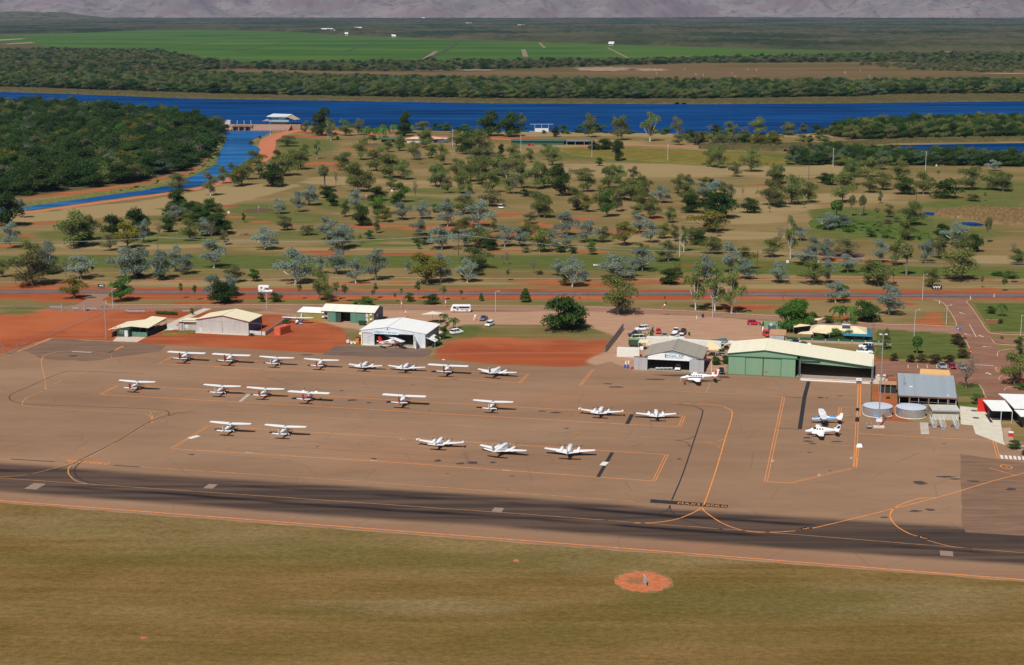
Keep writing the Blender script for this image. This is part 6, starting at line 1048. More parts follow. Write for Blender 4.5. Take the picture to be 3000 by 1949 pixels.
part(MB().tube((-3, -1, 3.3), (3.6, -1, 3.2), .16, n=4), 'beam', STEEL, o); part(MB().tube((0, -1, 0), (0, -1, 3.2), .1), 'post', LGREY, o); part(MB().tube((3.2, 1, 0), (.4, -1, 2.8), .06), 'stay', LGREY, o)
# water tanks
for i, (x0, x1, yb) in enumerate(((140, 532, 740), (602, 998, 757))):
    c_ = P(2500 + (x0 + x1) / 2 / 4.756, 1060 + yb / 4.756); rad = (x1 - x0) / 2 / 4.756 * mpp(2600, 1218); o = thing('water_tank', ('silver steel water tank beside the light mast with a blue notice', 'silver steel water tank nearest the boarding stairs')[i], 'water tank', (c_.x, c_.y, 0), 0, 'twin water tanks')
    TS = mat('tank_steel', (.62, .65, .70), .32, metal=.75, var=.10, scale=.8); TP = mat('tank_top_steel', (.62, .68, .76), .5, metal=.2, var=.05)
    for k_ in range(10):
        a0 = 2 * math.pi * k_ / 10; mb = MB(); seg = 6
        for j in range(seg):
            a, b = a0 + 2 * math.pi / 10 * j / seg + .004, a0 + 2 * math.pi / 10 * (j + 1) / seg - .002
            mb.hexa([((rad - .04) * math.cos(a), (rad - .04) * math.sin(a), .05), (rad * math.cos(a), rad * math.sin(a), .05), (rad * math.cos(b), rad * math.sin(b), .05), ((rad - .04) * math.cos(b), (rad - .04) * math.sin(b), .05), ((rad - .04) * math.cos(a), (rad - .04) * math.sin(a), 2.5), (rad * math.cos(a), rad * math.sin(a), 2.5), (rad * math.cos(b), rad * math.sin(b), 2.5), ((rad - .04) * math.cos(b), (rad - .04) * math.sin(b), 2.5)])
        part(mb, 'panel', TS, o)
    mb = MB(); ring = [(rad * 1.03 * math.cos(2 * math.pi * j / 48), rad * 1.03 * math.sin(2 * math.pi * j / 48)) for j in range(48)]; mb.prism(ring, 2.5, 2.58); mb.loft([[(x * k, y * k, 2.58 + (1 - k) * .25) for x, y in ring] for k in (1.0, .5, .02)]); part(mb, 'lid', TP, o)
    mb = MB(); [mb.tube(((rad + .05) * math.cos(2 * math.pi * j / 48), (rad + .05) * math.sin(2 * math.pi * j / 48), .15), ((rad + .05) * math.cos(2 * math.pi * (j + 1) / 48), (rad + .05) * math.sin(2 * math.pi * (j + 1) / 48), .15), .09, n=5) for j in range(48)]; part(mb, 'base_pipe', CREAMW, o)
    for a in (R(170), R(10)): part(MB().path([(rad * 1.05 * math.cos(a), rad * 1.05 * math.sin(a), .1), (rad * 1.12 * math.cos(a), rad * 1.12 * math.sin(a), 2.2), (rad * 1.0 * math.cos(a), rad * math.sin(a), 2.45)], [.07, .07, .07]), 'overflow_pipe', LGREY, o)
    if i == 0: part(MB().box(-.6, .6, -.03, 0, .25, 1.1), 'notice_board', mat('blue_notice', (.12, .38, .75), .5), o, loc=((rad + .03) * math.cos(R(-110)), (rad + .03) * math.sin(R(-110)), 0), rz=R(-20)); part(MB().tube((0, -.05, 0), (0, 0, 0), .12, n=10), 'emblem', GOLD, o, loc=((rad + .03) * math.cos(R(-104)), (rad + .03) * math.sin(R(-104)), 1.5))
# terminal shed with the big flat grey roof
A_ = P(2630.4, 1091.5, 4.0); F0 = P(2632.5, 1158.8, 4.0); dn = (F0 - A_); ln = dn.length
o = thing('freight_shed', 'open sided terminal shed under a broad blue grey roof with rusty edges', 'shed', (F0.x, F0.y, 0), ANG)
gw = 15.2; GREYROOF = ribbed('blue_grey_roof', (.34, .385, .42), .25, 0, dirty=.10, dirt=(.25, .2, .18))
part(MB().slab([(0, 0, 4.0), (gw, 0, 4.0), (gw + .3, 27, 4.15), (0, 27, 4.15)], .12), 'roof', GREYROOF, o)
RUST = mat('rusty_edge', (.17, .09, .06), .9, var=.3)
for x0, x1, y0, y1 in ((-.15, gw + .3, -.18, -.02), (-.2, -.02, 0, 27), (gw + .02, gw + .35, 0, 26)): part(MB().box(x0, x1, y0, y1, 3.7, 4.06), 'fascia', RUST, o)
for x in (.3, 2.9, 5.3, 7.8, 10.4, 12.8, 15.0): part(MB().box(x - .06, x + .06, .1, .22, 0, 3.8), 'column', LGREY, o)
for x in (2.9, 7.9, 13.0): part(MB().box(x - .2, x + .2, -.5, -.2, 0, 3.6), 'timber_pier', mat('weathered_timber', (.2, .14, .1), .9), o)
for z in (1.1, 2.6): part(MB().tube((2.9, -.3, z), (14.9, -.3, z), .08, n=5), 'rail', mat('weathered_timber', (0, 0, 0)), o)
for i in range(5): part(MB().box(.6 + i * 2.9, 3.2 + i * 2.9, 1.2, 1.3, .1, 1.7), 'slatted_screen', mat('grey_brown_screen', (.3, .26, .23), .9), o)
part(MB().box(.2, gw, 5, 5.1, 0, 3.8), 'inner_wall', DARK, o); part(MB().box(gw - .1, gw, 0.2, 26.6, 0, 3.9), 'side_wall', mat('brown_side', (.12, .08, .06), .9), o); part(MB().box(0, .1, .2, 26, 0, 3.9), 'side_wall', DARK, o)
part(MB().slab([(6.2, 27.05, 4.6), (14.6, 27.05, 4.6), (14.4, 31.5, 4.7), (6.4, 31.5, 4.7)], .5), 'upper_roof', mat('orange_tan_roof', (.72, .42, .16), .8, var=.06), o)
for x, y, h_ in ((1.6, 13, 2.2), (2.0, 12.8, 1.0)): part(MB().tube((x, y, 4.05), (x, y, 4.05 + h_), .05, n=5), 'antenna', DGREY, o)
part(MB().box(3, 3.9, 10.4, 11, 4.1, 4.25), 'roof_hatch', WHITE, o); part(MB().box(12.6, 13.2, 2.6, 2.9, 4.06, 4.16), 'roof_hatch', WHITE, o)
part(MB().slab([(-5.2, 18.5, 2.6), (-.25, 18.5, 2.6), (-.25, 21.5, 2.9), (-5.2, 21.5, 2.9)], .1), 'lean_to_roof', mat('brown_roof', (0, 0, 0)), o); part(MB().box(-5.0, -.3, 19.0, 21.0, 0, 2.5), 'lean_to', DARK, o)
for x in (-5, -3.4, -1.8): part(MB().tube((x, 18.6, 0), (x, 18.6, 2.5), .05), 'post', LGREY, o)
# stair store and boarding stairs
p0 = P(2731, 1231); o = thing('equipment_store', 'small flat roofed store with a grey fascia behind the boarding stairs', 'shed', (p0.x, p0.y, 0), ANG * .35); part(MB().box(0, 6.9, .3, 4.6, 0, 2.6), 'wall', mat('cream_wall', (.52, .50, .42), .8), o); part(MB().slab([(-.2, -.2, 2.75), (7.1, -.2, 2.75), (7.1, 5.2, 2.95), (-.2, 5.2, 2.95)], .12), 'roof', ribbed('pale_grey_roof', (.56, .55, .48), .25, 0), o); part(MB().box(-.2, 7.1, -.28, -.21, 2.4, 2.75), 'fascia', GREYP, o)
for i, (x, y, w, h_) in enumerate(((2739, 1256, 1.15, 2.1), (2765, 1261, 1.15, 2.3), (2805, 1259, 1.0, 1.9))):
    c_ = P(x, y); o = thing('boarding_stairs', ('mobile aircraft stairs nearest the water tank', 'mobile aircraft stairs in the middle of the three', 'mobile aircraft stairs nearest the concrete path')[i], 'aircraft stairs', (c_.x, c_.y, 0), R(3), 'mobile aircraft stairs'); n_ = 9
    for k_ in range(n_): part(MB().box(-w / 2, w / 2, k_ * .36, k_ * .36 + .34, h_ * (k_ + 1) / n_ - .05, h_ * (k_ + 1) / n_), 'step', LGREY, o)
    for s_ in (-1, 1): part(MB().tube((s_ * w / 2, 0, .1), (s_ * w / 2, n_ * .36, h_), .06, n=5), 'stringer', STEEL, o); part(MB().tube((s_ * w / 2, 0, 1.0), (s_ * w / 2, n_ * .36, h_ + .9), .035, n=5), 'handrail', WHITE, o)
    for s_ in (-1, 1): part(MB().tube((s_ * (w / 2 + .1), 2.6, .25), (s_ * (w / 2 + .25), 2.6, .25), .25, n=10), 'wheel', RUBBER, o); part(MB().tube((s_ * w / 2, n_ * .36, 0), (s_ * w / 2, n_ * .36, h_ + .9), .04, n=5), 'upright', STEEL, o)
# terminal canopy roofs at the frame edge
p0 = P(2888, 1234); o = thing('terminal_building', 'dark walled terminal under stepped white flat canopies', 'terminal', (p0.x, p0.y, 0), ANG * .55)
part(MB().slab([(1.2, -1.0, 3.2), (6.4, -1.0, 3.2), (6.4, 9.6, 3.4), (-.6 + 1.2, 9.6, 3.4)], .15), 'canopy_roof', TINW, o)
part(MB().slab([(6.6, -2.0, 4.2), (16, -2.0, 4.2), (16, 8.5, 4.4), (6.0, 8.5, 4.4)], .15), 'canopy_roof', TINW, o); part(MB().slab([(6.3, 8.9, 4.0), (14, 8.9, 4.0), (14, 14, 4.2), (5.3, 14, 4.2)], .15), 'canopy_roof', TINW, o); part(MB().slab([(7.2, -8.0, 3.6), (16, -8.0, 3.6), (16, -2.4, 3.9), (6.6, -2.4, 3.9)], .15), 'canopy_roof', TINW, o)
part(MB().box(.9, 1.6, -1.5, 7, 0, .1), 'plinth', DARK, o); part(MB().box(1.5, 16, 3.5, 7.5, 0, 3.1), 'wall', BLACK, o); part(MB().box(8.5, 15, -6, 3.4, 0, 3.4), 'wall', DGREY, o); part(MB().box(9.3, 16, -9.6, -8.2, 0, 2.1), 'garden_wall', LGREY, o)
for x in (3.6, 6.4): part(MB().tube((x, -1.2, 0), (x, -1.2, 3.1), .10), 'post', LGREY, o)
part(MB().box(-.6, 1.9, 9.8, 10.2, 0, 3.6), 'red_wall', REDB, o)
o = thing('red_fire_cabinet', 'red and white cabinet on the gravel bed beside the terminal', 'cabinet', B0(2961, 1279), ANG * .5); part(MB().box(-.55, .55, -.35, .35, .05, 1.0), 'body', REDB, o); part(MB().box(-.6, .6, -.4, .4, 1.0, 1.25), 'lid', WHITE, o)
sheet('gravel_bed', [(2934, 1256), (2960, 1252), (2970, 1290), (3010, 1300), (3100, 1350), (3000, 1330), (2945, 1303), (2941, 1285)], .045, nmat('gravel_bed_soil', (.34, .22, .15), (.42, .30, .21), 1.0))
o = thing('garden_wall', 'terracotta brick sign wall on the lawn beside the airport road', 'wall', B0(2887, 948), ANG * .2)
for r_ in range(5):
    for c_ in range(10): part(MB().box(c_ * .44 + .01, c_ * .44 + .43, 0, .3, r_ * .26, r_ * .26 + .25), 'block', mat('terracotta_block_%d' % ((r_ + c_) % 2), (.26, .10, .06) if (r_ + c_) % 2 else (.30, .13, .08), .9), o)
part(MB().box(0, 4.4, -.02, .32, 1.3, 1.38), 'coping', mat('coping_stone', (.42, .22, .14), .9), o)
# ---- river buildings
p0 = P(795, 366); o = thing('boathouse', 'white and blue two storey riverside pavilion with a tan verandah awning', 'pavilion', (p0.x, p0.y, 0), R(-3)); k = mpp(800, 366)
def sx_(v): return (v - 1200) / 5.945 * k
def zz(v): return (465 - v) / 5.945 * k
part(MB().box(sx_(1210), sx_(1450), 0, 14, 0, zz(400)), 'lower_wall', mat('blue_grey_wall', (.30, .42, .52), .7), o); part(MB().box(sx_(1140), sx_(1470), 2, 14, zz(385), zz(318)), 'upper_wall', mat('slate_wall', (.11, .16, .20), .7), o)
part(MB().slab([(sx_(1122), 0, zz(318)), (sx_(1480), 0, zz(325)), (sx_(1520), 16, zz(300)), (sx_(1180), 16, zz(290))], .5), 'roof', mat('pale_roof', (.62, .68, .72), .5), o); part(MB().slab([(sx_(1200), -3, zz(405)), (sx_(1520), -3, zz(408)), (sx_(1500), 2, zz(382)), (sx_(1210), 2, zz(378))], .3), 'lower_roof', mat('steel_blue_roof', (.20, .30, .36), .5), o)
part(MB().slab([(sx_(1060), -2, zz(392)), (sx_(1200), -2, zz(395)), (sx_(1215), 6, zz(370)), (sx_(1100), 6, zz(372))], .3), 'lower_roof', mat('steel_blue_roof', (0, 0, 0)), o); part(MB().slab([(sx_(1475), 2, zz(330)), (sx_(1620), 0, zz(378)), (sx_(1670), 12, zz(382)), (sx_(1520), 16, zz(310))], .3), 'awning', mat('tan_awning', (.42, .32, .22), .7), o)
part(MB().box(sx_(1050), sx_(1130), -3, -2.5, zz(402), zz(390)), 'red_fascia', REDB, o); part(MB().box(sx_(1455), sx_(1500), -.5, 3, 0, zz(415)), 'red_wall', mat('brick_red', (.30, .08, .05), .8), o)
for i in range(5): part(MB().box(sx_(1200 + i * 22), sx_(1214 + i * 22), 1.8, 2.0, zz(354), zz(334)), 'window', WHITE, o)
part(MB().box(sx_(1395), sx_(1440), 1.8, 2.0, zz(372), zz(352)), 'window', LGREY, o); part(MB().box(sx_(1320), sx_(1440), 1.7, 1.9, zz(376), zz(346)), 'wall_band', mat('pale_band', (.45, .55, .62), .7), o)
for v in (1530, 1580, 1630, 1680): part(MB().tube((sx_(v), -1, 0), (sx_(v), -1, zz(410)), .12, n=5), 'post', DGREY, o)
o = thing('diversion_dam', 'concrete spillway with three gate bays between sloping stone banks', 'dam', B0(705, 384), R(-2)); kk = mpp(705, 380)
STONE = mat('stone_pitching', (.33, .20, .15), .9, var=.25, scale=.5); DC = mat('dam_concrete', (.34, .21, .14), .9, var=.2, scale=.3)
part(MB().slab([(-25, -2, .5), (-8, -2, 1), (-8, 14, 4.2), (-25, 14, 4.2)], 4), 'stone_bank', DC, o); part(MB().slab([(9, -2, 1), (42, -2, 1), (42, 14, 4.2), (9, 14, 4.2)], 4), 'stone_bank', STONE, o); part(MB().box(-36, 50, 14, 20, 0, 4.4), 'crest_road', DC, o)
for i in range(4): part(MB().box(-8 + i * 5.4, -7 + i * 5.4, 2, 14, 0, 4.3), 'pier', DC, o)
for i in range(3): part(MB().box(-7 + i * 5.4, -2.6 + i * 5.4, 9, 9.6, 0, 3.5), 'gate', BLACK, o)
part(MB().box(-9, 10, 1.5, 3, 3.7, 4.5), 'walkway', DC, o)
for i in range(3): part(MB().tube((-6 + i * 6, 16, 4.4), (-6 + i * 6, 16, 8), .15, n=5), 'lamp', WHITE, o)
o = thing('pump_hut', 'small white service box on the stone bank beside the spillway', 'hut', B0(667, 377), 0); part(MB().box(-2.4, 2.4, 0, 3, 3, 7), 'wall', mat('pale_hut', (.6, .6, .62), .7), o); part(MB().box(-2.6, 2.6, -.2, 3.2, 7, 7.3), 'roof', WHITE, o)
o = thing('clubhouse', 'golf clubhouse with a pink tin roof and a long dark green verandah wing', 'clubhouse', B0(1192, 419), R(-2)); k = mpp(1230, 418)
part(MB().box(0, 21, 0, 7, 0, 3.0), 'wall', mat('pale_tin_wall', (.52, .50, .46), .8), o); part(MB().hexa([(-2, -1, 3.1), (23, -1, 3.1), (33, 9, 3.1), (0, 11, 3.1), (5, 4, 4.6), (16, 4, 4.6), (20, 6, 4.6), (6, 6, 4.6)]), 'roof', ribbed('pink_tin_roof', (.72, .46, .34), .3, 0, dirty=.05), o); part(MB().box(21, 31, 1, 7, 0, 2.6), 'wall', DGREY, o)
part(MB().box(-21, -3, 6, 12, 0, 2.4), 'verandah_wing', WALLDG, o); part(MB().slab([(-22, 4, 2.5), (-2, 4, 2.5), (-2, 13, 3.2), (-22, 13, 3.2)], .15), 'verandah_roof', mat('dark_green_roof', (.05, .11, .08), .6), o)
for i, (x, lb) in enumerate(((1292, 'white coach with blue tinted front nearest the clubhouse'), (1311, 'white coach parked second behind the clubhouse'))):
    c_ = P(x, 417); o = thing('coach', lb, 'coach', (c_.x, c_.y, 0), R(70), 'coaches by the clubhouse'); part(MB().box(-4.5, 4.5, -1.25, 1.25, .5, 3.4), 'body', WHITE, o)
    for s_ in (-1, 1): part(MB().box(-4, 4.2, s_ * 1.25 - .03, s_ * 1.25 + .03, 1.7, 2.8), 'window_band', GLASS, o)
    part(MB().box(-4.56, -4.5, -1.1, 1.1, 1.5, 3.0), 'windscreen', SKYB if i == 0 else GLASS, o)
    for xx in (-3, 3):
        for s_ in (-1, 1): part(MB().tube((xx, s_ * 1.0, .5), (xx, s_ * 1.3, .5), .5, n=12), 'wheel', RUBBER, o)
o = thing('machinery_shed', 'long dark green open fronted machinery shed beside the red track', 'shed', B0(1498, 424), R(-3)); k = mpp(1560, 424)
part(MB().box(0, 41, 0, .3, 0, 2.8), 'front_screen', mat('shed_green', (.03, .10, .07), .8), o); part(MB().box(0, 62, 6.8, 7, 0, 3), 'rear_wall', DARK, o); part(MB().slab([(-.5, -.8, 3.0), (42, -.8, 3.0), (42, 8, 3.7), (-.5, 8, 3.7)], .2), 'roof', mat('shed_roof_green', (.05, .12, .09), .7), o); part(MB().slab([(43, -.8, 2.9), (62.5, -.8, 2.9), (62.5, 8, 3.5), (43, 8, 3.5)], .2), 'roof', mat('shed_roof_grey', (.16, .17, .18), .7), o)
for x in (43.2, 50, 57, 62): part(MB().tube((x, -.5, 0), (x, -.5, 2.9), .12), 'post', LGREY, o)
o = thing('red_mower', 'red mowing tractor parked before the dark machinery shed', 'tractor', B0(1558, 427), 0); part(MB().box(-3, 1.5, -.8, .8, .4, 1.1), 'body', REDB, o); part(MB().box(.4, 1.4, -.6, .6, 1.1, 1.9), 'hood', REDB, o)
for x, r_ in ((-2, .7), (1, .5)):
    for s_ in (-1, 1): part(MB().tube((x, s_ * .8, r_), (x, s_ * 1.1, r_), r_, n=12), 'wheel', RUBBER, o)
o = thing('white_stage_screen', 'plain white rectangular screen on a low pontoon by the river lawn', 'screen', B0(1587, 389), 0); k = mpp(1587, 389); part(MB().box(-20 * k, 20 * k, 0, 6, .8, 11.5 * k), 'panel', mat('screen_white', (.66, .66, .66), .7), o); part(MB().box(-36 * k, 28 * k, -5, 8, 0, .8), 'deck', mat('deck_tan', (.3, .24, .16), .9), o); part(MB().tube((-34 * k, 3, 24 * k), (34 * k, 3, 24 * k), .18, n=4), 'gantry', LGREY, o)
for v in (-20, 0, 20): part(MB().tube((v * k, 3, 0), (v * k, 3, 24 * k), .15, n=4), 'mast', LGREY, o)
FB = [(960, 92, 34, 'long white farm shed at the far corner of the crops'), (970, 97, 12, 'small white farm shed before the far long shed'), (1155, 112, 10, 'tiny white shed at the edge of the crops'), (1790, 135, 14, 'white roofed shed beside the long dark belt'), (1045, 88, 22, 'tan farm roof among the far trees'), (1112, 101, 14, 'pale farm roof beyond the middle crop'), (1525, 80, 18, 'pale farm buildings far beyond the crops'), (1372, 74, 14, 'white shed in the distant farmland'), (1215, 54, 10, 'tiny white roof near the foot of the ranges'), (1240, 57, 8, 'second tiny white roof near the foot of the ranges'), (135, 53, 6, 'tiny bright roof below the wooded hill'), (157, 52, 8, 'pair of bright roofs below the wooded hill'), (1015, 105, 8, 'little white shed by the lane end')]
for x, y, w, lb in FB:
    k = mpp(x, y); c_ = P(x, y); o = thing('farm_shed', lb, 'farm shed', (c_.x, c_.y, 0), R(rnd.uniform(-12, 12)), 'farm buildings on the plain'); W2 = w * k; part(MB().box(-W2 / 2, W2 / 2, 0, 25, 0, 5 + 3 * k * .4), 'wall', mat('far_wall', (.35, .35, .35), .8), o); part(MB().slab([(-W2 / 2 - 1, -2, 5 + k), (W2 / 2 + 1, -2, 5 + k), (W2 / 2 + 1, 28, 9 + k * 2), (-W2 / 2 - 1, 28, 9 + k * 2)], .6), 'roof', WHITE if 'white' in lb or 'bright' in lb else CREAMW, o)
# ------------------------------------------------------------------ aircraft (nose towards local +y)
def ring(y, hw, zc, hh, ex=2.3, n=16):
    out = []
    for i in range(n):
        a = 2 * math.pi * i / n; c, s_ = math.cos(a), math.sin(a)
        out.append((hw * math.copysign(abs(c) ** (2 / ex), c), y, zc + hh * math.copysign(abs(s_) ** (2 / ex), s_)))
    return out
def sec_at(S, y):
    for a, b in zip(S, S[1:]):
        if b[0] <= y <= a[0]:
            t = (a[0] - y) / (a[0] - b[0]); return tuple(p + (q - p) * t for p, q in zip(a, b))
    return S[0] if y > S[0][0] else S[-1]
def skin_patch(S, y0, y1, a0, a1, off=.012, n=4, m=4):
    """a panel lying on the fuselage between stations y0..y1 and ring angles a0..a1 (degrees)"""
    g_ = []
    for i in range(m + 1):
        y = y0 + (y1 - y0) * i / m; _, hw, zc, hh, ex = sec_at(S, y)
        for j in range(n + 1):
            a = R(a0 + (a1 - a0) * j / n); c, s_ = math.cos(a), math.sin(a); g_.append(((hw + off) * math.copysign(abs(c) ** (2 / ex), c), y, zc + (hh + off) * math.copysign(abs(s_) ** (2 / ex), s_)))
    return MB().add(g_, [(i * (n + 1) + j, i * (n + 1) + j + 1, (i + 1) * (n + 1) + j + 1, (i + 1) * (n + 1) + j) for i in range(m) for j in range(n)])
def aerofoil(x, yl, yt, z, t):
    c = yl - yt; return [(x, yl - c * u, z + t * v) for u, v in ((0, 0), (.04, .28), (.15, .46), (.35, .5), (.65, .32), (1, .03), (1, -.03), (.6, -.12), (.3, -.18), (.08, -.2))]
def wing(sections):
    mb = MB(); mb.loft([aerofoil(*s_) for s_ in sections]); return mb
FUS = {
 'bush': [(2.9, .16, 1.15, .20, 2), (2.75, .36, 1.15, .38, 2.4), (1.9, .52, 1.2, .52, 2.8), (1.2, .62, 1.3, .66, 3), (.6, .66, 1.5, .95, 3.2), (-1.6, .66, 1.55, .88, 3.2), (-3.0, .42, 1.65, .55, 2.6), (-4.8, .16, 1.75, .28, 2.2), (-5.7, .05, 1.8, .14, 2)],
 'cessna': [(2.6, .15, 1.1, .18, 2), (2.45, .36, 1.1, .36, 2.3), (1.7, .48, 1.12, .46, 2.5), (1.05, .54, 1.2, .55, 2.8), (.45, .57, 1.42, .86, 3), (-.9, .57, 1.45, .84, 3), (-2.2, .38, 1.45, .52, 2.5), (-4.2, .15, 1.48, .24, 2.2), (-5.0, .05, 1.52, .14, 2)],
 'twin': [(3.6, .06, 1.05, .08, 2), (3.3, .26, 1.08, .24, 2), (2.3, .48, 1.15, .42, 2.3), (1.5, .58, 1.3, .58, 2.5), (.8, .62, 1.45, .76, 2.6), (-1.2, .62, 1.45, .74, 2.6), (-2.6, .42, 1.45, .50, 2.4), (-4.2, .16, 1.5, .26, 2.2), (-4.9, .05, 1.55, .15, 2)],
 'long': [(4.6, .06, 1.15, .08, 2), (4.2, .30, 1.2, .28, 2), (3.0, .54, 1.3, .50, 2.2), (2.2, .64, 1.45, .66, 2.3), (1.5, .68, 1.6, .82, 2.3), (-2.0, .68, 1.6, .80, 2.3), (-3.4, .46, 1.65, .56, 2.2), (-5.0, .17, 1.75, .30, 2.1), (-5.8, .05, 1.85, .16, 2)]}
def prop(parent, x, y, z, r_=.95, blades=3, spin=STEEL, a0=90):
    s_ = part(MB().loft([[(x + .16 * k * math.cos(a * math.pi / 4), y + d, z + .16 * k * math.sin(a * math.pi / 4)) for a in range(8)] for d, k in ((0, 1), (.16, .85), (.34, .15))]), 'spinner', spin, parent); mb = MB()
    for b in range(blades):
        a = R(a0) + 2 * math.pi * b / blades; u = Vector((math.cos(a), 0, math.sin(a))); w = Vector((-u.z, 0, u.x)); o_ = Vector((x, y + .08, z)); mb.hexa([o_ + u * .1 - w * .06, o_ + u * .1 + w * .06, o_ + u * .1 + w * .06 + Vector((0, .04, 0)), o_ + u * .1 - w * .06 + Vector((0, .04, 0)), o_ + u * r_ - w * .05, o_ + u * r_ + w * .05, o_ + u * r_ + w * .05 + Vector((0, .03, 0)), o_ + u * r_ - w * .05 + Vector((0, .03, 0))])
    part(mb, 'propeller', BLACK, s_)
def gearleg(parent, p0, p1, r_=.24, m=None, th=.05):
    l_ = part(MB().tube(p0, p1, th * 1.3, th), 'landing_leg', m or PLANEW, parent); part(MB().tube((p1[0] - .08, p1[1], p1[2]), (p1[0] + .08, p1[1], p1[2]), r_, n=12), 'wheel', RUBBER, l_)
def aircraft(kind, px, py, label, head=ANG, main=PLANEW, fin=None, belly=None, nose=None, tips=None, tiptank=False, span=None, blades=3, flaps=False, pa=90, ground=False, floor=0.0, stripe=None, zoff=0, roof=None, topline=None, strips=False, finp=None):
    F_ = {'airvan': 'bush', 'p68': 'cessna', 'cessna': 'cessna', 'twin': 'twin', 'navajo': 'long'}[kind]; S = FUS[F_]; high = kind in ('airvan', 'cessna', 'p68'); hz = {'airvan': 2.5, 'cessna': 2.32, 'p68': 2.35}.get(kind, 1.0)
    c_ = P(px, py, 0 if ground else hz + floor); o = thing('light_aircraft', label, 'aircraft', (c_.x, c_.y, floor + zoff), head, 'light aircraft parked on the apron' if not floor else None)
    body = part(MB().loft([ring(*s_) for s_ in S]), 'fuselage', main, o, smooth=True); sp = (span or {'airvan': 12.3, 'cessna': 11.1, 'p68': 12.0, 'twin': 11.5, 'navajo': 12.4}[kind]) / 2
    fin = fin or main
    # wings
    for s_ in (-1, 1):
        if kind in ('airvan', 'p68'): secs = [(s_ * .3, .85, -1.15, hz, .28), (s_ * sp * .93, .85, -1.15, hz + .10, .24), (s_ * sp, .5, -1.05, hz + .12, .08)]
        elif kind == 'cessna': secs = [(s_ * .3, .78, -1.1, hz, .26), (s_ * sp * .5, .78, -1.08, hz + .08, .24), (s_ * sp * .97, .56, -.72, hz + .17, .16), (s_ * sp, .35, -.6, hz + .17, .05)]
        elif kind == 'twin': secs = [(s_ * .3, 1.2, -1.15, .82, .28), (s_ * 1.9, .85, -1.05, .95, .24), (s_ * sp * .97, .50, -.55, 1.32, .13), (s_ * sp, .3, -.5, 1.34, .05)]
        else: secs = [(s_ * .4, 1.5, -1.3, .9, .32), (s_ * 2.1, 1.0, -1.2, 1.05, .28), (s_ * sp * .97, .45, -.65, 1.45, .14), (s_ * sp, .25, -.55, 1.47, .05)]
        if flaps: secs[0] = secs[0][:2] + (secs[0][2] - .35,) + secs[0][3:]
        w_ = part(wing(secs), 'wing', main, o); e = secs[-2]
        if high: part(MB().tube((s_ * sp * .48, .1, hz - .02), (s_ * .62, .1, 1.0), .045, n=5), 'wing_strut', main, w_) if kind != 'p68' and head != None and 'strutless' not in label else None
        if tips: part(wing([(e[0] * .96, e[1] + .02, e[2] - .02, e[3] + .0, e[4] + .03), (e[0] * 1.03, e[1] - .05, e[2] - .02, e[3], e[4] + .02), (e[0] * 1.06, e[1] - .4, e[2] + .1, e[3], .05)]), 'wing_tip', tips, w_)
        if tiptank: part(MB().loft([[(s_ * (sp + .15) + k * .26 * math.cos(a * math.pi / 5) + s_ * .25 * (yy < 0), yy, 1.42 + k * .26 * math.sin(a * math.pi / 5) + .12 * (yy < 0)) for a in range(10)] for yy, k in ((1.15, .15), (.8, .8), (.2, 1), (-.6, .95), (-1.3, .12))]), 'tip_tank', main, w_, smooth=True)
        al_ = MB(); m0, m1 = secs[-3 if len(secs) > 3 else 0], e; t0 = .15
        al_.hexa([(m0[0] + (m1[0] - m0[0]) * t0, m0[2] + (m1[2] - m0[2]) * t0 + .38, m0[3] + (m1[3] - m0[3]) * t0 + .05), (m1[0] * .985, m1[2] + .26, m1[3] + .045), (m1[0] * .985, m1[2] + .28, m1[3] + .045), (m0[0] + (m1[0] - m0[0]) * t0, m0[2] + (m1[2] - m0[2]) * t0 + .40, m0[3] + (m1[3] - m0[3]) * t0 + .05)] * 2) if False else None
    # engines on twins
    if kind in ('twin', 'navajo', 'p68'):
        ex = 1.85 if kind != 'navajo' else 2.05; ez = 1.12 if kind == 'twin' else 1.25 if kind == 'navajo' else hz + .02; yl = 2.0 if kind == 'twin' else 2.5 if kind == 'navajo' else 1.5; yt = -1.3 if kind != 'p68' else -.6
        for s_ in (-1, 1):
            n_ = part(MB().loft([[(s_ * ex + hw * math.cos(a * math.pi / 6), y, ez + hh * math.sin(a * math.pi / 6)) for a in range(12)] for y, hw, hh in ((yl, .18, .18), (yl - .12, .36, .32), (yl - 1.2, .42, .38), (yt + .8, .38, .30), (yt, .12, .05))]), 'engine_nacelle', main, o, smooth=True); prop(n_, s_ * ex, yl, ez, .95, blades, nose or STEEL, pa + (8 if s_ > 0 else 0))
            part(MB().box(s_ * ex - .16, s_ * ex + .16, yl - .20, yl - .06, ez - .05, ez + .14), 'air_intake', BLACK, n_) 
    else: prop(body, 0, S[0][0], S[0][2], 1.0, blades, nose or (fin if fin is not main else STEEL), pa)
    # tail
    tz = {'airvan': 1.75, 'cessna': 1.45, 'p68': 1.5, 'twin': 1.55, 'navajo': 1.85}[kind]; ty = S[-1][0] + .75; ts = {'airvan': 2.3, 'cessna': 1.95, 'p68': 1.95, 'twin': 2.1, 'navajo': 2.7}[kind]; td = .12 if kind != 'navajo' else .42
    for s_ in (-1, 1): part(wing([(s_ * .06, ty + .55, ty - .68, tz, .13), (s_ * ts, ty + .25, ty - .60, tz + td, .08)]), 'tailplane', main, o)
    fh = {'airvan': 3.7, 'cessna': 2.85, 'p68': 3.1, 'twin': 2.95, 'navajo': 3.75}[kind]; yb = S[-1][0]; fp = [(yb + 1.5, tz + .05), (yb + 1.0, tz + .25), (yb + .35, fh - .05), (yb + .25, fh), (yb - .35, fh), (yb - .25, tz + .1), (yb + .02, tz - .1)]
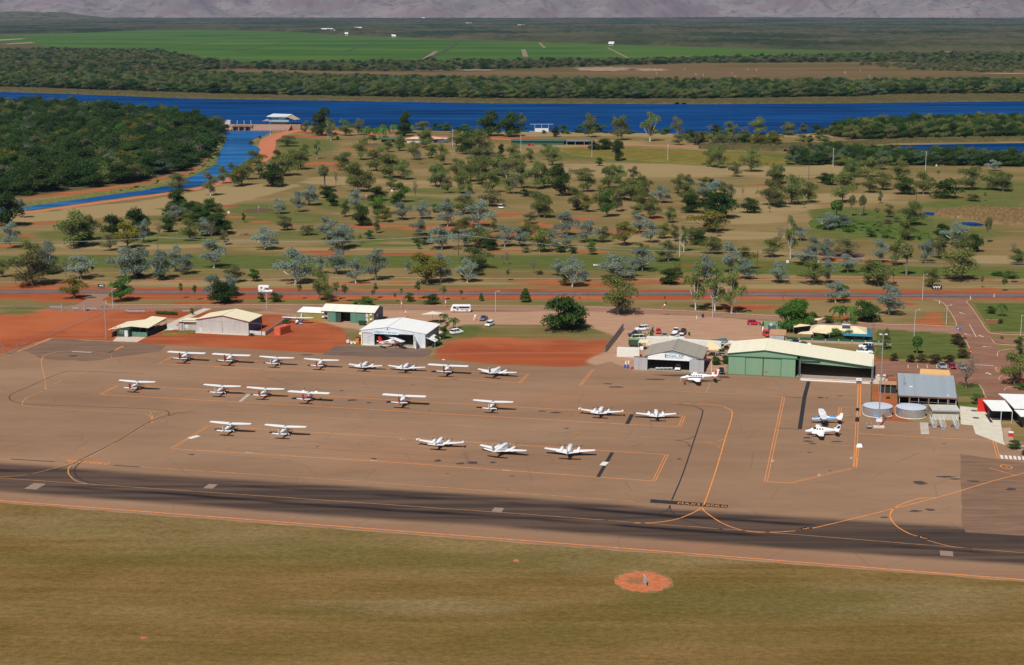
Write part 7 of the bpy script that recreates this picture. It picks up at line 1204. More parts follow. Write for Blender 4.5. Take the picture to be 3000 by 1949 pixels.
    if kind == 'airvan': fp = [(yb + 2.3, tz + .15), (yb + 1.1, tz + .7), (yb + .6, fh - .1), (yb + .4, fh), (yb - .25, fh), (yb - .15, tz)]
    if kind == 'navajo': fp = [(yb + 2.1, tz), (yb + 1.2, tz + .3), (yb - .1, fh - .05), (yb - .3, fh), (yb - .95, fh), (yb - .3, tz - .1)]
    f_ = part(MB().side(fp, -.05, .05), 'fin', fin, o)
    if finp: part(MB().side([(yb + .75, tz + .4), (yb + .2, fh - .25), (yb - .25, fh - .25), (yb - .15, tz + .4)], -.06, .06), 'fin_panel', finp, f_)
    # glass
    cab = {'bush': (1.25, .62, -1.7), 'cessna': (1.05, .48, -1.15), 'twin': (1.55, .85, -1.1), 'long': (2.25, 1.55, -1.9)}[F_]
    part(skin_patch(S, cab[0], cab[1], 28, 152, .014, 8), 'windscreen', GLASS if kind != 'navajo' else GLASS, body)
    nwin = {'bush': 4, 'cessna': 2, 'twin': 3, 'long': 5}[F_]; L2 = cab[1] - cab[2]
    for s_ in (0, 1):
        for i in range(nwin):
            y0 = cab[1] - .05 - i * L2 / nwin; y1 = y0 - L2 / nwin * (.72 if F_ != 'long' else .55)
            a0, a1 = (22, 52) if high else (14, 42)
            if s_: a0, a1 = 180 - a1, 180 - a0
            part(skin_patch(S, y0, y1, a0, a1, .014), 'window', GLASS, body)
    if F_ == 'cessna': part(skin_patch(S, -1.25, -1.75, 55, 125, .012), 'rear_window', GLASS, body)
    if belly:
        for a0, a1 in (((-178, -2) if kind == 'p68' else (-160, -20)),): part(skin_patch(S, S[1][0], S[-2][0] - .3, a0, a1, .010, 12, 12), 'painted_belly', belly, body)
        part(skin_patch(S, -2.6 if kind != 'p68' else -1.9, S[-2][0] - .5, 0 if kind != 'p68' else 0, 40 if kind != 'p68' else 180, .011, 6, 5), 'painted_tail_band', belly, body)
        if kind != 'p68': part(skin_patch(S, -2.6, S[-2][0] - .5, 140, 180, .011), 'painted_tail_band', belly, body)
    if stripe:
        for a0, a1 in ((-14, 2), (178, 194)): part(skin_patch(S, S[1][0], S[-2][0] - .2, a0, a1, .016, 3, 10), 'stripe', stripe, body)
    if topline: part(skin_patch(S, S[1][0], cab[0], 20, 160, .012, 8), 'bonnet_paint', topline, body); part(skin_patch(S, -1.8, -3.6, 25, 155, .012, 8), 'spine_paint', topline, body)
    if roof: part(skin_patch(S, .3, -2.4, 45, 135, .018, 6), 'roof_paint', roof, body)
    # gear
    gm = belly or main
    if high:
        for s_ in (-1, 1): gearleg(o, (s_ * .45, -.35, .75), (s_ * 1.25, -.4, .24), .24, gm, .07)
        gearleg(o, (0, S[1][0] - .35, .8), (0, S[1][0] - .2, .22), .22, gm)
    else:
        for s_ in (-1, 1): gearleg(o, (s_ * 1.75, -.2, 1.0), (s_ * 1.75, -.25, .28), .28, LGREY)
        gearleg(o, (0, S[2][0] + .1, .9), (0, S[2][0] + .2, .24), .24, LGREY)
    return o
def z1(x, y): return (x / 2.378, 600 + y / 2.378)
def z2(x, y): return (1000 + x / 2.378, 600 + y / 2.378)
aircraft('airvan', *z1(1302, 1031), 'white high wing aircraft with dark red fin and belly, first in the hangar row', fin=REDP, belly=REDP)
aircraft('airvan', *z1(1613, 1046), 'white high wing aircraft with dark red fin, second in the hangar row', fin=REDP, belly=REDP)
aircraft('cessna', *z1(1929, 1065), 'plain white high wing single with a thin dark stripe, third in the hangar row', stripe=DGREY, finp=mat('red_fin_strip', (.4, .05, .05), .4))
aircraft('cessna', *z1(2241, 1081), 'high wing single with cream cabin roof and red tail in the row nearest the hangars', fin=REDP, belly=REDP, roof=CREAMW)
aircraft('twin', *z2(170, 1122), 'white low wing twin with navy wing tips and black barred fin', tips=NAVY, stripe=NAVY, finp=BLACK, blades=2)
aircraft('twin', *z2(456, 1133), 'white low wing twin with light blue fin stripes in the row nearest the hangars', stripe=NAVY, finp=LGREY, pa=30)
aircraft('airvan', *z2(746, 1120), 'white high wing aircraft with brick red fin, beside the larger twin with oval windows', fin=mat('brick_fin', (.30, .05, .03), .4), belly=REDP)
aircraft('navajo', *z2(1087, 1166), 'large white low wing twin with five cabin windows ending the hangar row', finp=DGREY, pa=30, head=ANG - R(10))
aircraft('cessna', *z1(956, 1232), 'white and red high wing single alone at the open end of the middle row', fin=REDP, belly=REDP)
aircraft('cessna', *z1(1549, 1262), 'white high wing single with red side stripe and white fin in the middle row', belly=None, stripe=REDB)
aircraft('cessna', *z1(1850, 1281), 'white and red high wing single beside the grey painted bar in the middle row', fin=REDP, belly=REDP, pa=30)
aircraft('p68', *z1(2153, 1308), 'white winged twin with engines on its high wing and a bright red body', fin=REDP, belly=REDB, span=12.0, blades=2)
aircraft('airvan', *z2(440, 1330), 'white high wing aircraft with red fin standing alone in the middle of the second row', fin=REDP, belly=REDP)
aircraft('cessna', *z2(1058, 1371), 'white high wing single with black striped side and one pink wing tip', stripe=DGREY)
aircraft('twin', *z2(1811, 1440), 'white twin with upswept tip tanks beside the black painted bar in the middle row', tiptank=True, stripe=NAVY, pa=30, span=11.0)
aircraft('twin', *z2(2192, 1460), 'white twin with small black wing tips at the corner of the middle row', tips=BLACK, stripe=NAVY, pa=30, head=ANG + R(10))
aircraft('cessna', 1072 / 1.5867, 1200 + 64 / 1.5867, 'white high wing single standing by the white position board in the nearest row', stripe=DGREY)
aircraft('cessna', 1328 / 1.5867, 1200 + 78 / 1.5867, 'white high wing single with grey belly line, second in the nearest row', stripe=LGREY)
aircraft('twin', 2048 / 1.5867, 1200 + 153 / 1.5867, 'white twin with fat tip tanks and a blue lower body in the nearest row', tiptank=True, belly=mat('steel_blue', (.10, .20, .42), .35), pa=30, span=11.0)
aircraft('navajo', 1475, 1317, 'large white twin with gold panelled fin and lowered flaps in the nearest row', flaps=True, finp=GOLD, head=ANG - R(12), pa=70)
aircraft('navajo', 1500 + 269 / 1.5867, 1200 + 192 / 1.5867, 'large white twin with plain fin, last in the nearest row', flaps=True, pa=30, head=ANG + R(4))
aircraft('navajo', 2039, 1119, 'white cabin twin with red striped fin and open door before the grey hangar', head=R(88), fin=PLANEW, finp=REDB, stripe=mat('maroon_line', (.3, .03, .06), .4), ground=True)
aircraft('cessna', 2408, 1240, 'white and sky blue high wing single facing the black painted bar', head=R(84), topline=SKYB, stripe=SKYB, nose=SKYB, ground=True, blades=2)
aircraft('twin', 2400, 1276, 'white twin with navy fin top parked close beside the sky blue aircraft', head=R(84), finp=NAVY, nose=SKYB, ground=True, blades=2)
aircraft('airvan', 1158, 1015, 'white aircraft with bright red tail sheltering in the mouth of the white hangar', head=ANG - R(48), fin=REDB, belly=REDB, floor=.06, ground=True)
aircraft('cessna', 873, 947, 'stripped high wing aircraft sitting on its belly in the grass by the olive shed', head=R(172), ground=True, floor=.01, zoff=-.45, stripe=REDB)
# ------------------------------------------------------------------ vehicles (nose towards local +x)
def car(kind, px, py, rz, paint, label, cat='car', name='parked_car', scale=1.0, canopy_=None):
    o = thing(name, label, cat, B0(px, py), rz, 'parked cars' if cat == 'car' else None, (scale,) * 3)
    L_, hw, hb, ht = {'suv': (2.35, .92, 1.02, 1.78), 'ute': (2.6, .92, 1.0, 1.72), 'sedan': (2.3, .88, .90, 1.42), 'hatch': (1.95, .85, .92, 1.48), 'van': (2.4, .9, 1.1, 1.95)}[kind]
    def rg(x, w, z0, z1_): return [(x, -w, z0), (x, -w * .98, z0 + (z1_ - z0) * .6), (x, -w * .86, z1_), (x, w * .86, z1_), (x, w * .98, z0 + (z1_ - z0) * .6), (x, w, z0)]
    bon = {'suv': (.75, 1.0), 'ute': (.75, 1.0), 'sedan': (.8, .95), 'hatch': (.75, .9), 'van': (1.2, 1.6)}[kind]
    secs = [rg(-L_, hw * .90, .42, hb * .88), rg(-L_ * .93, hw, .34, hb), rg(L_ * .25, hw, .32, hb), rg(L_ * .9, hw * .96, .34, hb * .90), rg(L_, hw * .82, .42, hb * .68)]
    b_ = part(MB().loft(secs), 'body', paint, o)
    c0, c1 = {'suv': (-.93, .42), 'ute': (-.25, .42), 'sedan': (-.70, .40), 'hatch': (-.90, .42), 'van': (-.95, .72)}[kind]
    cab = MB().loft([[(x, -w, z0) for x, w, z0 in ((x0, hw * .84, hb),)] + [(x1, -w1, zt), (x1, w1, zt), (x0, hw * .84, hb)] for x0, x1, w1, zt in ((L_ * c0, L_ * c0 + .12, hw * .72, ht - .10), (L_ * c0 + .3, L_ * c0 + .4, hw * .74, ht - .02), (L_ * c1 - .75, L_ * c1 - .85, hw * .74, ht - .02), (L_ * c1, L_ * c1 - .62, hw * .70, ht - .10))]); part(cab, 'cabin_glass', GLASS, o)
    part(MB().loft([[(x, -w, ht - .04 - d), (x, -w * .8, ht + .02 - d), (x, w * .8, ht + .02 - d), (x, w, ht - .04 - d)] for x, w, d in ((L_ * c0 + .05, hw * .70, .05), (L_ * c0 + .35, hw * .78, 0), (L_ * c1 - .85, hw * .78, 0), (L_ * c1 - .55, hw * .72, .06))]), 'roof', paint, o)
    for s_ in (-1, 1):
        for x in (L_ * c0 + .5, L_ * (c0 + c1) / 2 - .1): part(MB().hexa([(x, s_ * (hw * .86), hb), (x + .1, s_ * (hw * .86), hb), (x + .1, s_ * (hw * .82), hb), (x, s_ * (hw * .82), hb), (x, s_ * (hw * .77), ht - .05), (x + .1, s_ * (hw * .77), ht - .05), (x + .1, s_ * (hw * .73), ht - .05), (x, s_ * (hw * .73), ht - .05)]), 'door_pillar', paint, o)
        for x in (-L_ * .60, L_ * .62): w_ = part(MB().tube((x, s_ * (hw - .18), .34), (x, s_ * (hw + .02), .34), .34, n=14), 'wheel', RUBBER, o); part(MB().tube((x, s_ * (hw + .0), .34), (x, s_ * (hw + .035), .34), .2, n=10), 'rim', LGREY, w_)
        part(MB().box(L_ * .955, L_ * .985, s_ * hw * .62 - .16, s_ * hw * .62 + .16, hb * .60, hb * .78), 'headlight', LGREY, o); part(MB().box(-L_ * 1.0, -L_ * .975, s_ * hw * .72 - .1, s_ * hw * .72 + .1, hb * .62, hb * .85), 'tail_light', REDP, o)
    part(MB().box(L_ * .985, L_ * 1.0, -hw * .45, hw * .45, hb * .5, hb * .66), 'grille', BLACK, o)
    if kind == 'ute' and canopy_ is None: part(MB().box(-L_ * .9, -L_ * .3, -hw * .72, hw * .72, hb + .0, hb + .02), 'tray_bed', DGREY, o)
    if canopy_: part(MB().hexa([(-L_ * .98, -hw * .95, hb + .003), (-L_ * .28, -hw * .95, hb + .003), (-L_ * .28, hw * .95, hb + .003), (-L_ * .98, hw * .95, hb + .003), (-L_ * .96, -hw * .85, ht), (-L_ * .3, -hw * .85, ht), (-L_ * .3, hw * .85, ht), (-L_ * .96, hw * .85, ht)]), 'canopy', canopy_, o)
    return o
CREAMC = mat('cream_car_paint', (.62, .60, .52), .35)
BLUEC = mat('blue_grey_car_paint', (.16, .20, .30), .3, metal=.3); MAR = mat('maroon_car_paint', (.08, .015, .02), .3); NAVC = mat('dark_blue_car_paint', (.02, .035, .09), .3)
car('ute', 1417, 938, R(-105), BLUEC, 'blue grey ute with white tray on the gravel behind the white hangar'); car('suv', 1434, 955, R(-112), WHITE, 'white wagon with a tan roof parked nearest the weedy grass')
car('hatch', 1929, 976, R(-95), REDB, 'bright red hatchback in the row behind the grey hangar'); car('hatch', 1947, 988, R(-92), SILVER, 'silver hatchback behind the clipped shrub by the grey hangar')
car('ute', 1981, 975, R(-108), WHITE, 'white ute parked behind the small white four wheel drive'); car('suv', 1972, 991, R(-125), WHITE, 'white four wheel drive angled behind the grey hangar roof', scale=.92)
car('ute', 2002, 977, R(-100), MAR, 'dark maroon ute beside the wheelie bin'); car('suv', 1997, 992, R(-95), WHITE, 'white open topped four wheel drive before the maroon ute', scale=.9)
car('suv', 2209, 952, R(-3), mat('red_car_paint', (.50, .02, .04), .3), 'red wagon parked side on by the yard shed'); car('hatch', 2114, 1094, R(-92), BLACK, 'small black buggy parked beside the long green hangar')
car('sedan', 2355, 1013, R(-8), WHITE, 'white sedan behind the ridge of the long green hangar roof'); car('sedan', 2335, 1008, R(-8), NAVC, 'dark blue sedan tucked behind the long green hangar roof')
car('suv', 2537, 1020, R(180 - 6), WHITE, 'white large four wheel drive at the back corner of the green hangar'); car('suv', 2541, 1028, R(180 - 6), NAVC, 'dark four wheel drive between two white vehicles', scale=.9); car('ute', 2533, 1036, R(-12), WHITE, 'white ute nearest the back wall of the green hangar')
car('ute', 2759, 1078, R(-92), SILVER, 'silver ute nose out in the terminal car park', canopy_=None); car('hatch', 2790, 1079, R(-90), mat('dark_red_car', (.28, .02, .03), .3), 'dark red car half hidden by the grey branched tree'); car('hatch', 2819, 1082, R(-90), SILVER, 'pale silver car under the grey branched tree')
car('sedan', 2993, 1122, R(5), REDB, 'bright red sedan beside the terminal traffic island'); car('suv', 1880, 968, R(-160), WHITE, 'white wagon inside the fenced yard gate'); car('suv', 1860, 985, R(-165), NAVC, 'dark blue four wheel drive with raised bonnet in the fenced yard'); car('van', 1868, 997, R(-168), CREAMC, 'cream van with a domed roof in the fenced yard'); car('ute', 1873, 987, R(-165), mat('olive_car', (.22, .20, .08), .5), 'olive ute parked between the van and the dark four wheel drive')
car('suv', 2246, 985, R(-80), REDB, 'red and white four wheel drive inside the yard shed'); car('van', 2112, 1022, R(-92), WHITE, 'white van behind the hooped carport'); car('suv', 1338, 978, R(40), WHITE, 'white vehicle hidden by palms behind the white hangar')
car('sedan', 1986, 1083, R(-100), WHITE, 'white vehicle parked deep inside the grey hangar')
o = car('ute', 779, 857, R(1), WHITE, 'white pickup camper with a rounded living box on the main road', 'camper van', 'camper_van'); part(MB().loft([[(x, -.98, z0), (x, -1.02, z0 + .6), (x, -.95, z1_ - .1), (x, -.8, z1_), (x, .8, z1_), (x, .95, z1_ - .1), (x, 1.02, z0 + .6), (x, .98, z0)] for x, z0, z1_ in ((-2.75, .85, 2.6), (-2.6, .75, 2.75), (-.35, .75, 2.75), (-.3, 1.85, 2.75), (.9, 1.9, 2.7), (1.25, 2.0, 2.5))]), 'living_box', WHITE, o); part(MB().box(-1.9, -1.2, -1.06, -1.02, 1.7, 2.2), 'box_window', GLASS, o)
# minibus
c_ = P(1350, 914); o = thing('minibus', 'white minibus with dark window band and small red lettering', 'minibus', (c_.x, c_.y, 0), R(180 - 1)); part(MB().loft([[(x, -w, z0), (x, -w * 1.02, z0 + .9), (x, -w * .95, zt - .12), (x, -w * .8, zt), (x, w * .8, zt), (x, w * .95, zt - .12), (x, w * 1.02, z0 + .9), (x, w, z0)] for x, w, z0, zt in ((-3.5, 1.0, .45, 2.45), (-3.4, 1.02, .35, 2.6), (2.6, 1.02, .35, 2.62), (3.0, 1.0, .35, 2.5), (3.45, .95, .4, 1.5), (3.6, .9, .45, 1.2))]), 'body', WHITE, o)
for s_ in (-1, 1):
    part(MB().box(-3.2, .6, s_ * 1.045 - .02, s_ * 1.045 + .02, 1.45, 2.15), 'window_band', GLASS, o); part(MB().box(1.6, 2.7, s_ * 1.045 - .02, s_ * 1.045 + .02, 1.35, 2.1), 'cab_window', GLASS, o)
    for i in range(3): part(MB().box(.75 + i * .26, .92 + i * .26, s_ * 1.05 - .02, s_ * 1.05 + .02, .7, 2.1), 'door_pane', GLASS, o)
    for x in (-2.3, 2.4): w_ = part(MB().tube((x, s_ * .8, .4), (x, s_ * 1.05, .4), .4, n=14), 'wheel', RUBBER, o); part(MB().tube((x, s_ * 1.04, .4), (x, s_ * 1.07, .4), .22, n=10), 'rim', LGREY, w_)
part(MB().add([(3.02, -.85, 2.45), (3.47, -.85, 1.52), (3.47, .85, 1.52), (3.02, .85, 2.45)], [(0, 1, 2, 3)]), 'windscreen', GLASS, o)
me = text_mesh('Alligator Airways', .42, bold=.012); me.materials.append(mat('crimson_lettering', (.35, .03, .08), .5)); put('lettering', me, o, (-1.3, 1.075, 1.05), (math.pi / 2, 0, math.pi), (1, 1, 1))
# golf buggy and players
c_ = P(1468, 611); o = thing('golf_buggy', 'small white roofed golf buggy on the fairway', 'golf buggy', (c_.x, c_.y, 0), R(-20), None, (1.25,) * 3); part(MB().hexa([(-1.1, -.6, .3), (1.2, -.6, .3), (1.2, .6, .3), (-1.1, .6, .3), (-1.0, -.55, .8), (.9, -.5, .75), (.9, .5, .75), (-1.0, .55, .8)]), 'body', WHITE, o); part(MB().box(-.9, .6, -.6, .6, 1.75, 1.85), 'roof', WHITE, o); part(MB().box(-.6, 0, -.5, .5, .8, 1.1), 'seat', BLACK, o)
for x in (-.85, .55):
    for s_ in (-1, 1): part(MB().tube((x, s_ * .5, .8), (x, s_ * .5, 1.75), .03, n=5), 'roof_post', DGREY, o)
for x in (-.7, .8):
    for s_ in (-1, 1): part(MB().tube((x, s_ * .5, .25), (x, s_ * .66, .25), .25, n=10), 'wheel', RUBBER, o)
def person(px, py, rz, shirt, trousers, label, bend=0.0):
    o = thing('person', label, 'person', B0(px, py), rz); SK = mat('skin', (.45, .26, .17), .6)
    J = [(0, 0, .95), (0, bend * .2, 1.2), (0, bend * .45, 1.42), (0, bend * .5, 1.52), (0, bend * .55, 1.66), (.1, 0, .9), (.14, .08, .5), (.14, 0, .06), (.14, .16, .04), (-.1, 0, .9), (-.14, -.08, .5), (-.15, -.1, .06), (-.15, .06, .04), (.19, bend * .42, 1.40), (.26, bend * .5 + .08, 1.12), (.16, bend * .6 + .26, .98), (-.19, bend * .42, 1.40), (-.26, bend * .5 + .06, 1.12), (-.10, bend * .6 + .26, .98)]
    E_ = [(0, 1), (1, 2), (2, 3), (3, 4), (0, 5), (5, 6), (6, 7), (7, 8), (0, 9), (9, 10), (10, 11), (11, 12), (2, 13), (13, 14), (14, 15), (2, 16), (16, 17), (17, 18)]; Rr = [.15, .14, .15, .06, .10, .10, .07, .05, .04, .10, .07, .05, .04, .07, .05, .035, .07, .05, .035]
    me = bpy.data.meshes.new('body'); me.from_pydata(J, E_, []); ob = link(bpy.data.objects.new('body', me)); md = ob.modifiers.new('skin', 'SKIN'); me.skin_vertices.new() if not me.skin_vertices else None
    for v_, r_ in zip(me.skin_vertices[0].data, Rr): v_.radius = (r_, r_)
    me.skin_vertices[0].data[0].use_root = True; ob.modifiers.new('sub', 'SUBSURF').levels = 1; dg = bpy.context.evaluated_depsgraph_get(); m2 = bpy.data.meshes.new_from_object(ob.evaluated_get(dg)); m2.name = 'body'; bpy.data.objects.remove(ob)
    m2.materials.clear(); [m2.materials.append(x) for x in (shirt, trousers, SK)]
    for p in m2.polygons:
        z = p.center.z; p.material_index = 2 if z > 1.50 or (abs(p.center.x) > .12 and 1.0 > z > .9 and p.center.y > .15) or z < .45 else (1 if z < .98 else 0)
    put('body', m2, o); part(MB().loft([[(.12 * k * math.cos(a * math.pi / 4), bend * .55 + .13 * k * math.sin(a * math.pi / 4), z) for a in range(8)] for z, k in ((1.72, 1.3), (1.74, 1.0), (1.82, .7), (1.84, .1))]), 'hat', WHITE, o)
person(1490, 611, R(150), DGREY, BLACK, 'golfer in dark clothes bending beside the golf buggy', .5); person(1459, 609, R(-60), REDB, BLACK, 'golfer in a red shirt standing behind the golf buggy')
# ------------------------------------------------------------------ poles, signs, fences
def pole(px, py, h, label, arm=(1.2, 0), name='street_lamp', cat='street lamp', r_=.09, m=None, grp='street lamps by the roads', head=LGREY, rz=0.0):
    o = thing(name, label, cat, B0(px, py), rz, grp); part(MB().tube((0, 0, 0), (0, 0, h), r_, r_ * .6, 8), 'post', m or LGREY, o)
    if arm: part(MB().path([(0, 0, h - .1), (arm[0] * .5, arm[1] * .5, h + .25), (arm[0], arm[1], h + .3)], [.05, .045, .04]), 'arm', m or LGREY, o); part(MB().box(arm[0] - .15, arm[0] + .45, arm[1] - .12, arm[1] + .12, h + .2, h + .34), 'lamp_head', head, o)
    return o
pole(781.5, 905.5, 6.9, 'street lamp between the camper van and the cream roofed hangar'); pole(1451.5, 912, 7.0, 'street lamp beyond the minibus, near the single cone bush'); pole(2087, 932, 7.2, 'street lamp at the foot of the tall white trunked gums'); pole(330.5, 903, 6.8, 'street lamp at the bend of the service road'); pole(2702, 880, 9.5, 'tall street lamp at the airport road junction')
pole(2678, 985, 8.6, 'slim lamp post rising from the terminal lawn'); pole(2772, 952, 6.6, 'thin post on the red verge of the terminal road'); pole(2990, 984, 6.5, 'lamp post with a round head at the frame edge lawn', arm=(.01, 0)); pole(229, 820, 6.6, 'faint lamp post before the silver gum of the dirt lot')
for x, y, h_, lb in ((1734, 462, 12, 'white pole before the dark clump of the marsh'), (1956, 473, 12, 'white pole at the edge of the olive marsh grass'), (2440, 490, 13, 'pale power pole beside the waterside thicket'), (2711, 500, 13, 'pale power pole at the end of the waterside thicket'), (1526, 447, 13, 'white pole before the machinery shed'), (1326, 432, 14, 'thin pole near the white coaches'), (792, 400, 13, 'grey lamp post beside the channel mouth'), (961, 410, 13, 'pole under the trees near the boathouse'), (1991, 752, 9, 'white post among the pale gums')):
    o = thing('power_pole', lb, 'pole', B0(x, y), 0, 'pale poles about the golf course'); part(MB().tube((0, 0, 0), (0, 0, h_), .16, .10, 6), 'post', LGREY, o); part(MB().box(-.7, .7, -.05, .05, h_ - .9, h_ - .75), 'crossarm', LGREY, o)
WP = [(464, 750, 8.5, 'wooden power pole among the silver gums'), (1343, 748, 9.5, 'wooden power pole standing in the middle of the fairways'), (2217, 807, 10.2, 'wooden power pole with a shadow on the green strip'), (2369, 520 + 8, 13, 'dark wooden pole with crossarm by the large olive clump'), (2684, 598, 13, 'lone dark wooden pole on the open fairway')]; tops = []
for x, y, h_, lb in WP:
    o = thing('power_pole', lb, 'power pole', B0(x, y), 0, 'wooden power poles'); part(MB().tube((0, 0, 0), (0, 0, h_), .17, .12, 6), 'post', WOOD, o); part(MB().box(-1.1, 1.1, -.07, .07, h_ - .5, h_ - .35), 'crossarm', WOOD, o); p = P(x, y); tops.append(Vector((p.x, p.y, h_ - .3)))
    for xx in (-.9, 0, .9): part(MB().tube((xx, 0, h_ - .35), (xx, 0, h_ - .15), .05, n=5), 'insulator', LGREY, o)
WIRE = mat('bright_wire', (.55, .58, .58), .4); wo = thing('power_lines', 'three thin pale wires sagging across the fairways between wooden poles', 'power lines', (0, 0, 0))
ends = [Vector((P(-400, 752).x, P(-400, 752).y, 8.5)), tops[0], tops[1], tops[2], Vector((P(3400, 835).x, P(3400, 835).y, 9.5))]
for dx in (-.9, 0, .9):
    mb = MB()
    for a, b in zip(ends, ends[1:]):
        k_ = 16; prev = None; sag = 2.2 * ((b - a).length / 120) ** 1.2 
        for j in range(k_ + 1):
            t = j / k_; q_ = a.lerp(b, t) + Vector((0, dx, -4 * min(sag, 2.6) * t * (1 - t)))
            if prev is not None: mb.tube(prev, q_, .028, n=3)
            prev = q_
    part(mb, 'wire', WIRE, wo)
# light masts
def mast(px, py, h, label, twin=True):
    o = thing('light_mast', label, 'light mast', B0(px, py), 0, 'apron floodlight masts'); part(MB().tube((0, 0, 0), (0, 0, h), .20, .12, 8), 'post', STEEL, o)
    part(MB().box(-1.0, 1.0, -.1, .1, h - .1, h + .05), 'crossarm', STEEL, o)
    for x in (-.8, .8): part(MB().hexa([(x - .35, -.5, h), (x + .35, -.5, h), (x + .35, .2, h), (x - .35, .2, h), (x - .3, -.4, h + .35), (x + .3, -.4, h + .35), (x + .3, .2, h + .3), (x - .3, .2, h + .3)]), 'floodlight', DGREY if h < 12 else LGREY, o)
    return o
mast(311, 993, 10.6, 'floodlight mast beside the waiting shelter'); o = mast(2574, 1253, 13.8, 'tall floodlight mast on a white base beside the water tank'); part(MB().box(-1.4, 1.4, -.6, .6, 0, .45), 'ballast_block', mat('pink_white_block', (.7, .55, .52), .7), o); part(MB().box(-.75, .75, -.28, -.22, 1.6, 2.5), 'notice', WHITE, o)
o = mast(2581, 1125, 14.5, 'second tall mast behind the first, at the corner of the green hangar'); o = thing('lattice_mast', 'slim lattice ladder tower at the back corner of the long green hangar', 'lattice tower', B0(2556, 1046), 0); mb = MB()
for dx in (-.3, .3): mb.tube((dx, 0, 0), (dx, 0, 12), .05, n=4)
for i in range(16): mb.tube((-.3, 0, i * .75), (.3, 0, i * .75 + .75), .035, n=4)
part(mb, 'lattice', WOOD, o)
o = thing('ground_power_cart', 'small grey cart on the apron beside the mast base', 'cart', B0(2546, 1256), 0); part(MB().box(-.6, .6, -.4, .4, .25, .9), 'body', DGREY, o); part(MB().box(-.6, .6, -.42, -.4, .65, .9), 'panel', LGREY, o)
for x in (-.6, .6): part(MB().tube((x, .3, .2), (x, .3, 1.7), .03, n=5), 'handle', LGREY, o)
for x, y, w, h_, txt, lb in ((297, 843, 2.6, 1.3, '<<', 'black and white chevron board beside the road'), (2744, 848, 4.0, 1.4, 'VVV', 'black and white striped arrow board facing the junction')):
    o = thing('chevron_board', lb, 'sign', B0(x, y + 3), 0); part(MB().box(-w / 2, w / 2, -.04, .04, .5, .5 + h_), 'board', BLACK, o); me = text_mesh(txt, h_ * .95, bold=.05, ext=.005); me.materials.append(WHITE); put('lettering', me, o, (0, -.05, .5 + h_ / 2), (math.pi / 2, 0, 0), (1.2, 1, 1))
    for xx in (-w / 2 + .2, w / 2 - .2): part(MB().tube((xx, .05, 0), (xx, .05, .55), .04, n=5), 'leg', STEEL, o)
o = thing('direction_sign', 'green road direction sign behind the striped arrow board', 'sign', B0(2742, 842), 0); part(MB().box(-2.4, 2.4, -.04, .04, 2.0, 2.6), 'board', mat('sign_green', (.02, .28, .20), .5), o)
for xx in (-1.6, 1.6): part(MB().tube((xx, .06, 0), (xx, .06, 2.0), .05, n=5), 'leg', STEEL, o)
o = thing('advert_board', 'small white board with black letters on the fairway', 'sign', B0(1748, 782), 0); part(MB().box(-1.4, 1.4, -.03, .03, .5, 1.1), 'board', WHITE, o); part(MB().box(-.8, .9, -.05, -.031, .72, .9), 'lettering', BLACK, o)
for xx in (-1.1, 1.1): part(MB().tube((xx, .05, 0), (xx, .05, .55), .03, n=5), 'leg', STEEL, o)
o = thing('marker_board', 'upright grey striped marker board standing in the round red clearing', 'marker board', B0(1889, 1712), R(98)); 
for i in range(5): part(MB().box(-1.2, 1.2, -.03, .03, .15 + i * .30, .40 + i * .30), 'slat', GREYP if i % 2 else LGREY, o)
for xx in (-1.0, 1.0): part(MB().tube((xx, .06, 0), (xx, .06, 1.7), .05, n=5), 'post', STEEL, o)
o = thing('windsock', 'orange and black windsock hanging limp from its pole at the gravel edge', 'windsock', B0(1951, 925), 0); part(MB().tube((0, 0, 0), (0, 0, 4.6), .06, n=6), 'pole', STEEL, o)
SKM = mat('windsock_orange', (.75, .10, .03), .7)
for i in range(5):
    a = Vector((.0, 0, 4.5)) + Vector((-.30, 0, -.42)) * i; b = a + Vector((-.30, 0, -.42)); part(MB().tube(a, b, .34 - i * .03, .31 - i * .03, 10), 'sock_band', (BLACK if i == 0 else WHITE if i == 1 else SKM), o)
for i, (x, y, lb) in enumerate(((1175, 904, 'tall red and white feather banner nearest the long shed'), (1304, 900, 'red and white feather banner near the minibus'), (1187, 930, 'thin red flagpole behind the white hangar roof'))):
    o = thing('feather_banner', lb, 'banner', B0(x, y), 0, 'feather banners'); part(MB().tube((0, 0, 0), (0, 0, 3.6), .03, n=5), 'pole', WHITE, o); part(MB().hexa([(0.03, -.02, .7), (.45, -.02, .8), (.45, .02, .8), (.03, .02, .7), (.03, -.02, 3.6), (.30, -.02, 3.3), (.30, .02, 3.3), (.03, .02, 3.6)]), 'banner', REDB if i != 2 else REDB, o); part(MB().box(.1, .35, -.03, .03, 1.5, 2.4), 'stripe', WHITE, o)
o = thing('leaning_sign', 'white arrow shaped sign leaning in a weedy patch beyond the blue ute', 'sign', B0(1387, 939), 0); part(MB().path([(0, 0, 0), (.5, 0, 1.5)], [.14, .14], 4), 'stem', WHITE, o); part(MB().box(.25, .95, -.06, .06, 1.4, 2.0), 'head', WHITE, o)
o = thing('keep_side_sign', 'blue rectangular sign flat beside the mouth of the service road', 'sign', B0(2809, 968), 0); part(MB().box(-.9, .9, -.05, .05, .3, .95), 'board', mat('sign_blue', (.03, .16, .70), .5), o); part(MB().box(-.6, -.1, -.07, -.051, .5, .75), 'arrow', WHITE, o); part(MB().tube((0, .08, 0), (0, .08, .6), .04, n=5), 'post', STEEL, o)
